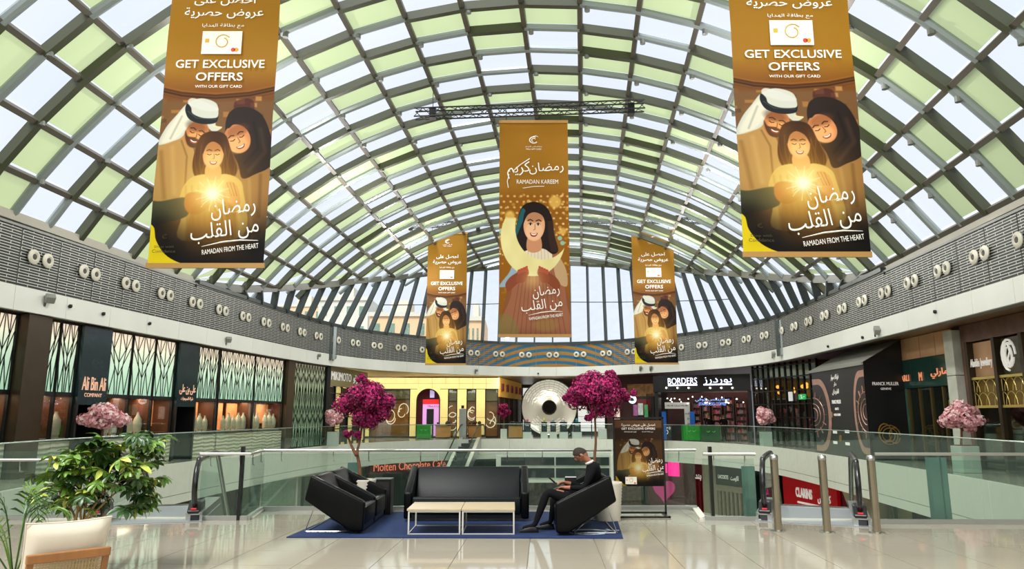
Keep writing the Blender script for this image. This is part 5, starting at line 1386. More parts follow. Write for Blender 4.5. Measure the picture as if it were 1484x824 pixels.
# ================================================================ printed art (painted in code), banners, trusses, nozzles
class Art:
    def __init__(s,w,h,base=(0,0,0)):
        s.w,s.h=w,h; s.a=np.zeros((h,w,3),np.float32)+np.array(base,np.float32)/255
        s.Y,s.X=np.mgrid[0:h,0:w].astype(np.float32); s.T=lambda x,y:(x,y); s.k=1.0
    def mix(s,m,c): 
        m=np.clip(m,0,1)[...,None]; s.a=s.a*(1-m)+np.array(c,np.float32)/255*m
    def ell(s,x,y,rx,ry,c,rot=0,soft=1.2,al=1,clip=None):
        cx,cy=s.T(x,y); x1,y1=s.T(x+rx,y); x2,y2=s.T(x,y+ry); rx=abs(x1-cx); ry=abs(y2-cy)
        dx,dy=s.X-cx,s.Y-cy; ca,sa=math.cos(rot),math.sin(rot); u=dx*ca+dy*sa; v=-dx*sa+dy*ca
        d=np.sqrt((u/rx)**2+(v/ry)**2); m=(1-d)*min(rx,ry)/soft+.5; m=np.clip(m,0,1)*al
        if clip is not None: m=m*clip
        s.mix(m,c); return m
    def poly(s,pts,c,soft=1.2,al=1):
        P=[s.T(*p) for p in pts]; n=len(P); ins=np.zeros((s.h,s.w),bool); dist=np.full((s.h,s.w),1e9,np.float32)
        for i in range(n):
            x1,y1=P[i]; x2,y2=P[(i+1)%n]
            cnd=((y1>s.Y)!=(y2>s.Y)); xx=(x2-x1)*(s.Y-y1)/((y2-y1) if abs(y2-y1)>1e-6 else 1e-6)+x1
            ins^=cnd&(s.X<xx)
            L=(x2-x1)**2+(y2-y1)**2+1e-6; t=np.clip(((s.X-x1)*(x2-x1)+(s.Y-y1)*(y2-y1))/L,0,1)
            dist=np.minimum(dist,np.hypot(s.X-x1-t*(x2-x1),s.Y-y1-t*(y2-y1)))
        m=np.clip(np.where(ins,dist,-dist)/soft+.5,0,1)*al; s.mix(m,c); return m
    def smooth(s,pts,c,soft=1.2,al=1,n=5):
        P=pts+pts[:3]; o=[]
        for i in range(1,len(P)-2):
            a,b,cc,d=[Vector((*q,0)) for q in P[i-1:i+3]]
            for k in range(n):
                t=k/n; v=.5*((2*b)+(cc-a)*t+(2*a-5*b+4*cc-d)*t*t+(3*b-a-3*cc+d)*t**3); o.append((v.x,v.y))
        return s.poly(o,c,soft,al)
    def line(s,pts,w,c,soft=1,al=1):
        P=[s.T(*p) for p in pts]; dist=np.full((s.h,s.w),1e9,np.float32); ww=w*s.k
        for (x1,y1),(x2,y2) in zip(P,P[1:]):
            L=(x2-x1)**2+(y2-y1)**2+1e-6; t=np.clip(((s.X-x1)*(x2-x1)+(s.Y-y1)*(y2-y1))/L,0,1)
            dist=np.minimum(dist,np.hypot(s.X-x1-t*(x2-x1),s.Y-y1-t*(y2-y1)))
        s.mix(np.clip((ww/2-dist)/soft+.5,0,1)*al,c)
    def glow(s,x,y,r,c,al):
        cx,cy=s.T(x,y); x1,_=s.T(x+r,y); r=abs(x1-cx); d=np.hypot(s.X-cx,s.Y-cy)/r
        m=np.exp(-d*d*1.6)[...,None]*al; s.a=1-(1-s.a)*(1-np.array(c,np.float32)/255*m)
    def darken(s,x,y,rx,ry,al):
        cx,cy=s.T(x,y); x1,_=s.T(x+rx,y); _,y2=s.T(x,y+ry); d=((s.X-cx)/(x1-cx))**2+((s.Y-cy)/(y2-cy))**2
        s.a*=(1-al*np.exp(-d*1.5))[...,None]
    def image(s,name):
        im=bpy.data.images.new(name,s.w,s.h); px=np.ones((s.h,s.w,4),np.float32); px[...,:3]=np.clip(s.a[::-1],0,1); im.pixels.foreach_set(px.ravel()); im.update(); im.pack(); return im
def face(A_,x,y,rx,ry,rot,skin,shade,lit,down=True,beard=None,side=0):
    A_.ell(x,y,rx,ry,skin,rot,soft=3); A_.ell(x,y+ry*.35,rx*.8,ry*.6,lit,rot,soft=14,al=.6); A_.ell(x,y-ry*.55,rx*.9,ry*.4,shade,rot,soft=12,al=.5)
    ca,sa=math.cos(rot),math.sin(rot)
    def q(a,b): a*=rx;b*=ry; return (x+a*ca-b*sa,y+a*sa+b*ca)
    if beard is not None:
        A_.smooth([q(-.95,.05),q(-.75,.55),q(-.3,.98),q(.3,.98),q(.75,.55),q(.9,.05),q(.6,.35),q(0,.28),q(-.6,.35)],beard,soft=5,al=.85)
    for sg in (-1,1):
        A_.line([q(sg*.62,-.28),q(sg*.4,-.36),q(sg*.16,-.28)],rx*.10,(50,28,16),al=.9)
        if down: A_.line([q(sg*.58,-.04),q(sg*.38,.03),q(sg*.2,-.03)],rx*.07,(40,20,12)); 
        else: A_.ell(*q(sg*.36,-.06),rx*.15,ry*.075,(245,235,225),rot); A_.ell(*q(sg*.36,-.06),rx*.09,ry*.075,(45,25,15),rot); A_.line([q(sg*.55,-.08),q(sg*.36,-.16),q(sg*.18,-.08)],rx*.05,(40,20,12))
    A_.line([q(.06,-.05),q(.1,.25),q(-.04,.3)],rx*.07,shade,al=.8)
    A_.smooth([q(-.36,.48),q(0,.54),q(.36,.48),q(.2,.7),q(-.2,.7)],(150,50,40),soft=1.5); A_.smooth([q(-.28,.51),q(0,.56),q(.28,.51),q(.14,.62),q(-.14,.62)],(255,245,230),soft=1.2)
def family(A_,lower=True):
    rnd_=random.Random(4)
    # shop-like blurred warm background behind the heads
    for k in range(26):
        x=rnd_.uniform(30,560); y=rnd_.uniform(30,190); w=rnd_.uniform(18,50); h=rnd_.uniform(8,26)
        A_.poly([(x,y),(x+w,y),(x+w,y+h),(x,y+h)],rnd_.choice([(180,128,60),(120,84,44),(210,160,90),(70,50,34),(150,110,70)]),soft=5,al=.6)
    A_.smooth([(385,55),(440,40),(470,60),(460,110),(390,110)],(60,20,24),soft=6,al=.7)
    # mother's robe and father's robe
    A_.smooth([(400,360),(470,330),(560,300),(575,560),(560,700),(400,640),(390,460)],(150,108,58),soft=5)
    A_.line([(500,380),(495,560)],14,(96,62,30),al=.5,soft=8); A_.line([(450,400),(460,600)],12,(190,150,90),al=.4,soft=10)
    A_.smooth([(30,260),(80,210),(150,190),(205,270),(215,400),(170,500),(120,560),(10,560),(0,400)],(176,134,74),soft=5)
    A_.line([(150,230),(175,300),(165,480)],8,(110,74,36),al=.6,soft=5); A_.line([(60,280),(75,480)],16,(122,84,40),al=.5,soft=12); A_.line([(110,260),(120,460)],18,(205,165,100),al=.4,soft=14)
    # head cloth
    A_.smooth([(175,60),(235,38),(300,60),(312,110),(300,160),(330,170),(290,190),(240,150),(190,165),(150,215),(100,235),(45,245),(80,170),(130,110)],(198,200,186),soft=3)
    A_.smooth([(130,120),(165,95),(175,160),(120,225),(60,235)],(226,220,196),soft=10,al=.7); A_.line([(150,120),(100,220)],7,(140,140,126),al=.6,soft=6); A_.line([(290,165),(325,172)],5,(235,210,130),soft=4)
    face(A_,215,200,52,62,.35,(190,118,66),(84,44,22),(236,168,98),beard=(40,22,14))
    A_.smooth([(172,62),(165,95),(185,135),(240,155),(300,150),(312,118),(300,128),(245,128),(198,108),(190,80)],(24,28,30),soft=2.5); A_.smooth([(176,50),(205,38),(300,78),(306,95),(250,95),(190,72)],(206,208,198),soft=4,al=.9)
    A_.line([(178,98),(215,128),(300,134)],4,(70,76,78),al=.8,soft=3)
    # mother: dark scarf
    A_.smooth([(345,150),(370,95),(430,78),(500,110),(540,190),(560,290),(540,345),(480,375),(420,395),(400,330),(352,240)],(36,26,22),soft=3)
    A_.line([(500,180),(520,280),(450,360)],16,(62,46,36),al=.7,soft=12); A_.line([(470,150),(490,260),(430,330)],10,(22,16,14),al=.7,soft=8)
    face(A_,398,222,56,66,-.42,(206,132,82),(110,60,34),(244,176,112)); A_.smooth([(345,160),(372,115),(430,110),(455,150),(400,140),(360,175)],(36,26,22),soft=3)
    # girl: wavy hair, face, dress
    A_.smooth([(292,188),(240,205),(215,260),(200,340),(215,390),(260,380),(330,380),(385,385),(395,340),(370,270),(345,205)],(52,28,14),soft=4)
    for k in range(14):
        x=rnd_.uniform(205,385); A_.line([(x,rnd_.uniform(250,300)),(x+rnd_.uniform(-14,14),330),(x+rnd_.uniform(-12,12),385)],3,(120,72,30),al=.5,soft=4)
    A_.smooth([(150,560),(145,470),(185,400),(250,378),(292,392),(340,376),(400,395),(425,450),(425,640),(150,660)],(206,164,84),soft=4)
    A_.smooth([(262,340),(320,340),(325,392),(292,405),(258,392)],(214,140,76),soft=4)
    face(A_,292,292,46,62,0,(214,142,84),(120,66,34),(250,190,120))
    A_.smooth([(246,290),(252,235),(290,212),(332,230),(340,290),(322,252),(290,235),(262,252)],(46,24,12),soft=3)
    for k in range(9): A_.line([(170+k*28,430),(176+k*26,600)],6,(150,106,40),al=.4,soft=8)
    # sleeve, hands
    A_.smooth([(0,500),(60,495),(170,478),(185,520),(170,560),(60,590),(0,600)],(66,70,50),soft=5)
    for hx,s in ((225,-1),(350,1)):
        A_.smooth([(hx-55,470),(hx-20,455),(hx+40,470),(hx+60,500),(hx+20,540),(hx-30,550),(hx-60,520)],(176,104,48),soft=5)
        for k in range(4): A_.line([(hx+s*-20+0,505-k*12),(hx+s*-62,478-k*9)],13,(214,146,78),soft=4); A_.line([(hx+s*-20,511-k*12),(hx+s*-60,485-k*9)],2.5,(96,48,20),soft=2,al=.8)
    A_.smooth([(345,420),(375,410),(402,440),(410,500),(380,520),(350,480)],(200,130,70),soft=5)
    for k in range(3): A_.line([(352+k*14,415),(372+k*12,470)],3,(110,58,26),al=.6,soft=3)
    A_.smooth([(200,520),(292,505),(380,515),(400,640),(360,760),(200,760),(170,640)],(150,96,36),soft=14,al=.7)
    # darkness below
    A_.darken(60,720,230,150,.97); A_.darken(300,780,420,110,.97); A_.darken(520,700,160,170,.93); A_.darken(40,600,90,70,.7); A_.darken(292,640,150,60,.25)
    A_.glow(288,462,210,(255,170,50),.55); A_.glow(288,462,90,(255,215,120),.75); A_.glow(288,462,34,(255,252,235),1)
    for k in range(12):
        a=k*PI/6+.2; A_.line([(288,462),(288+75*math.cos(a),462+75*math.sin(a))],3,(255,240,190),al=.6,soft=4)
    A_.glow(290,310,90,(255,180,80),.16); A_.glow(225,230,70,(255,170,70),.14); A_.glow(395,250,70,(255,170,80),.14)
def gold_grad(A_,c1=(150,104,22),c2=(172,122,34)):
    v=(A_.Y/A_.h)[...,None]; A_.a[:]=(np.array(c1,np.float32)*(1-v)+np.array(c2,np.float32)*v)/255
W1,H1=400,1260
fa=Art(W1,H1); gold_grad(fa,(146,104,26),(166,116,34))
fv=lambda y:.468+.00069*y-(.0000000 if y<0 else 0)
# blend from gold to brown mall vault at 46-52 %
vv=fa.Y/H1; m_=np.clip((vv-.40)/.10,0,1); fa.a=fa.a*(1-m_[...,None])+np.array((112,62,20),np.float32)/255*m_[...,None]
fa.T=lambda x,y:((x-(70-.09*y))/(490+.04*y)*W1,(.468+.00069*y)*H1); fa.k=W1/490
for k,(y0,c) in enumerate(((5,(150,92,34)),(14,(60,34,14)),(26,(44,26,14)),(40,(96,60,28)))): fa.line([(20,y0-30),(150,y0),(300,y0+12),(450,y0),(590,y0-30)],9 if k else 5,c,soft=5,al=.85)
fa.poly([(0,48),(600,48),(600,900),(0,900)],(112,78,44),soft=20)
family(fa)
yc=fa.smooth([(-40,590),(25,600),(38,660),(80,720),(150,756),(240,772),(260,830),(-60,830)],(226,202,20),soft=2)
IM_fam=fa.image('family_art')
# central art: girl with a crescent moon
W2,H2=400,1264
ca_=Art(W2,H2); gold_grad(ca_,(158,108,26),(160,112,32))
def tanv(y): 
    r=ray(742,y); return r[2]/r[1]
tt,tb_=tanv(177),tanv(487)
ca_.T=lambda x,y:((x-(718+(y-178)*.0125))/(98+(y-178)*.022)*W2,(tt-tanv(y))/(tt-tb_)*H2); ca_.k=W2/100
rb=random.Random(8)
m_=np.clip((ca_.Y/H2-.31)/.05,0,1)[...,None]; ca_.a=ca_.a*(1-m_)+np.array((150,92,18),np.float32)/255*m_
for k in range(260):
    y=rb.uniform(280,480); x=rb.uniform(716,830); r=rb.uniform(1.2,2.6); ca_.ell(x,y,r,r*.9,rb.choice([(240,200,110),(255,225,150),(214,150,50),(230,180,80)]),soft=3,al=rb.uniform(.25,.75)*(1 if y<400 else .3))
for r_ in range(8):
    for k in range(11): ca_.ell(722+k*9.6+(r_%2)*4,284+r_*8,1.9,1.6,(246,220,150),soft=3,al=.65)
for x,y,r in ((800,292,9),(735,312,7),(812,335,5),(726,345,5)): ca_.ell(x,y,r,r,(236,190,96),soft=14,al=.8)
for x,y in ((808,345),(812,352),(722,335)): ca_.ell(x,y,3.4,3.2,(150,210,200),soft=4,al=.8)
ca_.smooth([(735,410),(745,385),(795,380),(822,430),(830,500),(716,500),(722,470)],(140,84,48),soft=8)
# dress / shawl
ca_.smooth([(752,365),(770,358),(800,362),(812,385),(820,440),(828,495),(722,495),(738,430),(742,390)],(160,100,72),soft=4)
for k in range(12): ca_.line([(752+k*4.5,395),(738+k*7.5,490)],1.1,(108,62,42),al=.5,soft=4)
ca_.smooth([(756,362),(768,356),(790,358),(796,376),(760,378)],(232,216,190),soft=3); 
for k in range(8): ca_.line([(758+k*4.6,358),(757+k*5,376)],.6,(186,160,130),al=.8,soft=2)
# hair
ca_.smooth([(768,292),(752,300),(745,325),(742,352),(750,366),(762,362),(784,360),(798,368),(806,362),(800,340),(796,315),(786,298)],(34,22,18),soft=3)
ca_.smooth([(752,302),(745,325),(743,345),(750,330),(758,308)],(30,110,120),soft=6,al=.8)
for k in range(10): ca_.line([(790+k*.9,320),(792+k,345),(796+k*1.2,364)],.7,(84,54,38),al=.5,soft=2)
ca_.smooth([(763,340),(778,340),(782,360),(770,366),(760,360)],(206,142,104),soft=3)
face(ca_,770.5,326,15.5,23,.04,(232,172,130),(150,92,60),(248,200,160),down=False)
ca_.smooth([(754,326),(757,306),(770,300),(784,306),(788,326),(782,312),(770,307),(760,312)],(34,22,18),soft=2.5)
# arms and blue sleeve
ca_.smooth([(742,380),(735,395),(722,412),(724,416),(742,412),(748,395)],(150,176,190),soft=3); ca_.smooth([(805,370),(818,390),(820,414),(806,408),(800,385)],(196,160,120),soft=3)
for s in (-1,1):
    cx=770; ca_.smooth([(cx+s*12,388),(cx+s*24,395),(cx+s*34,402),(cx+s*40,412),(cx+s*36,422),(cx+s*24,412),(cx+s*12,402)],(140,70,44),soft=3)
# crescent: outer disc minus inner disc
cx,cy=ca_.T(769,344); x1,_=ca_.T(769+47,344); _,y2=ca_.T(769,344+56); do=np.sqrt(((ca_.X-cx)/(x1-cx))**2+((ca_.Y-cy)/(y2-cy))**2)
cx2,cy2=ca_.T(783,329); x3,_=ca_.T(783+40,329); _,y4=ca_.T(783,329+47); di=np.sqrt(((ca_.X-cx2)/(x3-cx2))**2+((ca_.Y-cy2)/(y4-cy2))**2)
mm=np.clip((1-do)*60+.5,0,1)*np.clip((di-1)*60+.5,0,1); top=np.clip((ca_.Y-ca_.T(0,314)[1])/12,0,1); gl=np.exp(-np.maximum(do-1,0)**2*90)*np.clip((di-1)*20+.5,0,1)*.0
ca_.mix(gl*.5,(255,240,160)); ca_.mix(mm*top,(238,226,160))
nz=np.sin(ca_.X*.05)*np.cos(ca_.Y*.03)*.5+.5; ca_.mix(mm*top*nz*.35,(214,196,130))
for s in (-1,1):
    for k in range(4): ca_.ell(770+s*(9+k*3.6),392+k*1.6,2.4,6.5,(176,86,60),rot=s*.25,soft=2); ca_.ell(770+s*(9+k*3.6),386.5+k*1.6,1.2,1.4,(200,60,50),soft=1.5)
    ca_.smooth([(770+s*8,394),(770+s*22,398),(770+s*24,408),(770+s*12,408)],(150,76,50),soft=3)
ca_.glow(770,405,16,(255,190,90),.5); ca_.darken(770,500,80,22,.45)
ca_.smooth([(720,460),(735,455),(750,475),(742,492),(716,492)],(120,124,60),soft=8,al=.5); ca_.ell(790,470,18,10,(150,130,60),soft=16,al=.4)
IM_moon=ca_.image('moon_art')
# stand poster: same family on a dark ground
W3,H3=360,470
sa_=Art(W3,H3,(58,38,24)); kx=W3/355; ky=H3/485
sa_.T=lambda x,y:((170+(x-235)*.54-30)*kx,(215+(y-95)*.507-50)*ky); sa_.k=.54
sa_.poly([(-100,60),(700,60),(700,900),(-100,900)],(84,56,26),soft=30); family(sa_)
sa_.a*=.92; sa_.T=lambda x,y:((x-30)*kx,(y-50)*ky)
sa_.smooth([(10,455),(36,465),(60,500),(110,532),(140,560),(0,570)],(206,170,20),soft=2); sa_.darken(230,520,200,50,.7); sa_.poly([(20,40),(400,40),(400,105),(20,105)],(104,72,44),soft=16)
IM_st=sa_.image('stand_art')
def art_mat(name,im,rough=.55):
    m=bpy.data.materials.new(name); m.use_nodes=True; n=m.node_tree.nodes; l=m.node_tree.links; b=n['Principled BSDF']; b.inputs['Specular IOR Level'].default_value=.2
    t=n.new('ShaderNodeTexImage'); t.image=im; t.extension='EXTEND'; u=n.new('ShaderNodeUVMap'); u.uv_map='uv'; l.new(u.outputs[0],t.inputs[0]); l.new(t.outputs[0],b.inputs['Base Color']); b.inputs['Roughness'].default_value=rough
    w=n.new('ShaderNodeTexNoise'); w.inputs['Scale'].default_value=1.2; tc_=n.new('ShaderNodeTexCoord'); l.new(tc_.outputs['Object'],w.inputs['Vector']); bp=n.new('ShaderNodeBump'); bp.inputs['Strength'].default_value=.25; bp.inputs['Distance'].default_value=.08; l.new(w.outputs['Fac'],bp.inputs['Height']); l.new(bp.outputs[0],b.inputs['Normal'])
    # fabric lit from behind by the roof: a share of light comes through
    tl=n.new('ShaderNodeBsdfTranslucent'); l.new(t.outputs[0],tl.inputs[0]); mx=n.new('ShaderNodeMixShader'); mx.inputs[0].default_value=.3; l.new(b.outputs[0],mx.inputs[1]); l.new(tl.outputs[0],mx.inputs[2]); l.new(mx.outputs[0],n['Material Output'].inputs[0])
    return m
A_fam,A_moon,A_st=art_mat('family_print',IM_fam),art_mat('moon_print',IM_moon),art_mat('stand_print',IM_st)
M_gold_t=mat('gold_fabric_back',rgb(160,112,32),.7); M_card=mat('card_white',rgb(236,232,222),.4); M_prw=mat('print_white',rgb(250,246,236),.6)
def sheet(parent,w,h,mt,name='banner_print'):
    n=16; k=3; vs=[];uv=[];fs=[]
    for i in range(n+1):
        for j in range(k+1):
            x=w*(j/k-.5); z=-h*i/n; vs.append((x,.02*math.sin(i*.9+j)*(1 if w>1.5 else 0),z)); uv.append((j/k,1-i/n))
    for i in range(n):
        for j in range(k): a=i*(k+1)+j; fs.append((a,a+k+1,a+k+2,a+1))
    return MB().add(vs,fs).build(name,mt,parent,smooth=True,uv=uv)
def logo(par,x,z,r,mt,y=-.05):
    m=MB(); m.tube([(x+r*math.cos(a),y,z+r*.8*math.sin(a)) for a in [1.1+k*.3 for k in range(16)]],r*.13,4); m.tube([(x+r*.5*math.cos(a),y,z+r*.4*math.sin(a)) for a in [.5+k*.3 for k in range(14)]],r*.09,4)
    m.tube([(x-r*.2,y,z+r*.9),(x+r*.5,y,z+r*1.1),(x+r*1.1,y,z+r*.8)],r*.07,4); return m.build('swirl_emblem',mt,par)
def card(par,x,z,w,y=-.05):
    h=w*.62; c=MB().box(x-w/2,x+w/2,y-.004,y+.004,z-h/2,z+h/2).build('card_picture',M_card,par,bevel=.0)
    m=MB(); m.tube([(x+.02*w+w*.2*math.cos(a)*(1-k*.02),y-.008,z+w*.02+w*.2*math.sin(a)*(1-k*.02)) for k,a in enumerate([.6+q*.3 for q in range(24)])],w*.014,4); m.box(x-w*.42,x-w*.32,y-.01,y-.006,z,z+h*.16); m.build('card_swirl',mat('card_gold',rgb(214,170,50),.4),c)
    for dx,cc in ((.30,(220,50,30)),(.38,(240,150,30))):
        m=MB(); m.lathe([(0,-.002),(w*.055,-.002),(w*.055,.002),(0,.002)],12,(x+w*dx,y-.01,z-h*.32),M=RM); m.build('card_dot',mat('card_dot_%d'%cc[1],rgb(*cc),.5),c)
def callig(par,w,h,zc_,xc,s,mt,y=-.05,u=True):
    """sloping handwritten greeting: two Arabic lines, an underline and a Latin line"""
    rt=.14
    text('greeting',arab('رمضان'),mt,par,xc+.12*s,zc_+.42*s,1.15*s,.55*s,y=y,ext=.0,rot=rt,bold=-.002)
    text('greeting',arab('من القلب'),mt,par,xc-.06*s,zc_-.18*s,1.75*s,.55*s,y=y,ext=.0,rot=rt,bold=-.002)
    m=MB(); m.tube([(xc-.62*s,y,zc_-.60*s),(xc-.1*s,y,zc_-.48*s),(xc+.35*s,y,zc_-.43*s),(xc+.82*s,y,zc_-.44*s)],[.006*s,.02*s,.02*s,.006*s],5); m.build('underline_stroke',mt,par)
    text('greeting',"RAMADAN FROM THE HEART",mt,par,xc+.12*s,zc_-.66*s,1.45*s,.13*s,y=y,ext=.0,rot=rt*.9)
def banner(px0,px1,pyb,pyt,D,kind,lab,rz=0):
    c0=at(px0,pyb,D); c1=at(px1,pyb,D); w=(c1-c0).length; zb=c0.z
    zt=at((px0+px1)/2,pyt,D).z if pyt is not None else zb+.506*D*1.0
    h=zt-zb; e=empty('hanging_banner',((c0.x+c1.x)/2,D,zt),rz,label=lab,cat='banner',group='hanging Ramadan banners')
    sheet(e,w,h,A_fam if kind=='f' else A_moon)
    for z in (.02,-h+.02): MB().bar((-w/2-.02,0,z),(w/2+.02,0,z),.05,.11).build('banner_rod',mat('tan_rod',rgb(176,134,70),.5),e)
    Z=lambda f:-h*f
    if kind=='f':
        logo(e,0,Z(.065),w*.055,M_prw); text('caption',arab('قطر مول'),M_prw,e,0,Z(.09),w*.24,.07,y=-.05,ext=0); text('caption','GIFT CARD',M_prw,e,0,Z(.102),w*.2,.04,y=-.05,ext=0)
        text('headline',arab('احصل على'),M_prw,e,0,Z(.185),w*.56,h*.034,y=-.05,ext=0,bold=.008); text('headline',arab('عروض حصرية'),M_prw,e,0,Z(.226),w*.72,h*.036,y=-.05,ext=0,bold=.008)
        text('subline',arab('مع بطاقة الهدايا'),M_prw,e,0,Z(.268),w*.38,h*.016,y=-.05,ext=0); card(e,0,Z(.322),w*.36)
        text('headline','GET EXCLUSIVE',M_prw,e,0,Z(.390),w*.80,h*.026,y=-.05,ext=0,bold=.01); text('headline','OFFERS',M_prw,e,0,Z(.43),w*.42,h*.026,y=-.05,ext=0,bold=.01)
        text('subline','WITH OUR GIFT CARD',M_prw,e,0,Z(.461),w*.42,h*.0085,y=-.05,ext=0)
        callig(e,w,h,Z(.878),w*.17,w*.335,M_prw)
        my=mat('print_dark',rgb(60,50,10),.6); text('small_print','Shop with',my,e,-w*.36,Z(.945),w*.17,.07,y=-.05,ext=0); text('small_print','Confidence',my,e,-w*.36,Z(.957),w*.2,.07,y=-.05,ext=0); logo(e,-w*.36,Z(.915),w*.02,my)
    else:
        logo(e,0,Z(.09),w*.06,M_prw); text('caption',arab('رمضان كريم'),M_prw,e,0,Z(.122),w*.24,.06,y=-.05,ext=0); text('caption','MALL GIFT CARD',M_prw,e,0,Z(.134),w*.22,.05,y=-.05,ext=0)
        text('greeting',arab('رمضان'),M_prw,e,w*.18,Z(.225),w*.5,h*.055,y=-.05,ext=0,rot=.06); text('greeting',arab('كريم'),M_prw,e,-w*.22,Z(.235),w*.34,h*.075,y=-.05,ext=0,rot=.1)
        m=MB(); m.tube([(-w*.06,-.05,Z(.18)),(-w*.2,-.05,Z(.21)),(-w*.3,-.05,Z(.24))],.02,5); m.tube([(-w*.36,-.05,Z(.255)),(-w*.385,-.05,Z(.29)),(-w*.37,-.05,Z(.32))],.016,5); m.tube([(-w*.16,-.05,Z(.322)),(0,-.05,Z(.314)),(w*.15,-.05,Z(.313))],.012,5); m.build('pen_stroke',M_prw,e)
        text('subline','RAMADAN KAREEM',M_prw,e,w*.05,Z(.291),w*.6,h*.02,y=-.05,ext=0); callig(e,w,h,Z(.845),w*.12,w*.33,M_prw)
    top={25.0:at(770,158,25.0).z,43.0:at(640,323,43.0).z}.get(D); 
    if top is None: u_,Y_=wm(e.location.x,e.location.y); top=zr(u_,Y_)
    for x in (-w*.4,w*.4): MB().tube([(x,0,0),(x,0,top-zt-.05)],.012,4).build('hanging_cord',M_black,e)
    return e,w,h
banner(213,382,386,None,15.4,'f','large family gift card banner hanging at the left')
banner(1078,1262,370,None,14.0,'f','large family gift card banner hanging at the right')
banner(723,827,487,177,25.0,'m','central gold banner of a girl holding a crescent moon')
banner(616.5,675,528,338,43.0,'f','small distant family banner left of the moon banner')
banner(920.5,983,527,334,43.0,'f','small distant family banner right of the moon banner')
# trusses
def truss(p,q,lab,wires,s=.32):
    p=Vector(p);q=Vector(q); e=empty('lighting_truss',p,0,label=lab,cat='truss'); d=(q-p); L=d.length; d.normalize(); sd=d.cross(Vector((0,0,1))).normalized(); up=Vector((0,0,1))
    cs=[sd*a*s/2+up*b*s/2 for a,b in ((-1,-1),(1,-1),(1,1),(-1,1))]
    m=MB()
    for c in cs: m.tube([c,d*L+c],.028,6)
    m.build('chord',M_black,e); m=MB(); n=int(L/s)
    for k in range(n):
        a=d*(L*k/n); b=d*(L*(k+1)/n)
        for i in range(4):
            c1,c2=cs[i],cs[(i+1)%4]
            if k%2: c1,c2=c2,c1
            m.tube([a+c1,b+c2],.014,4); 
    m.build('lacing',M_black,e)
    for px,f in wires:
        c=d*(L*f); w=p+c; u,Y=wm(w.x,w.y); zt=zr(u,Y)-w.z
        MB().tube([c,c+Vector((0,0,zt-.1))],.012,4).build('hanging_wire',M_black,e); MB().box(c.x-.12,c.x+.12,c.y-.16,c.y+.16,-.2,.2).build('clamp',M_black,e)
truss(at(601,165,25.0),at(934,153,24.6),'long black lattice truss carrying the central moon banner',((0,.08),(0,.94)))
truss(at(559,328,43.0),at(722,322,43.4),'black lattice truss left of the moon banner over the small left banner',((0,.22),(0,.82)),.3)
truss(at(840,319,43.4),at(1037,320,43.0),'black lattice truss right of the moon banner over the small right banner',((0,.2),(0,.72)),.3)
for (px,D,zz) in ((297,15.4,None),(1160,14.0,None)):
    pass
# poster on the stand
box('poster_board',M_black,st,.03,SWD-.03,.0,.02,PZ0,PZ1)
n_=MB(); n_.add([(.035,-.004,PZ0),(SWD-.035,-.004,PZ0),(SWD-.035,-.004,PZ1),(.035,-.004,PZ1)],[(0,1,2,3)]); n_.build('poster_print',A_st,st,uv=[(0,0),(1,0),(1,1),(0,1)])
ph_=PZ1-PZ0; pw=SWD
text('headline',arab('احصل على عروض حصرية'),M_prw,st,pw*.5,PZ1-ph_*.07,pw*.66,ph_*.05,y=-.01,ext=0,bold=.01); text('headline','GET EXCLUSIVE OFFERS',M_prw,st,pw*.5,PZ1-ph_*.125,pw*.66,ph_*.032,y=-.01,ext=0,bold=.008)
text('subline','WITH OUR GIFT CARD',M_prw,st,pw*.34,PZ1-ph_*.175,pw*.24,ph_*.016,y=-.01,ext=0); text('subline',arab('مع بطاقة الهدايا'),M_prw,st,pw*.68,PZ1-ph_*.175,pw*.22,ph_*.02,y=-.01,ext=0)
callig(st,pw,ph_,PZ0+ph_*.30,pw*.78,pw*.24,M_prw,y=-.01); card(st,pw*.33,PZ0+ph_*.085,pw*.22,y=-.012)
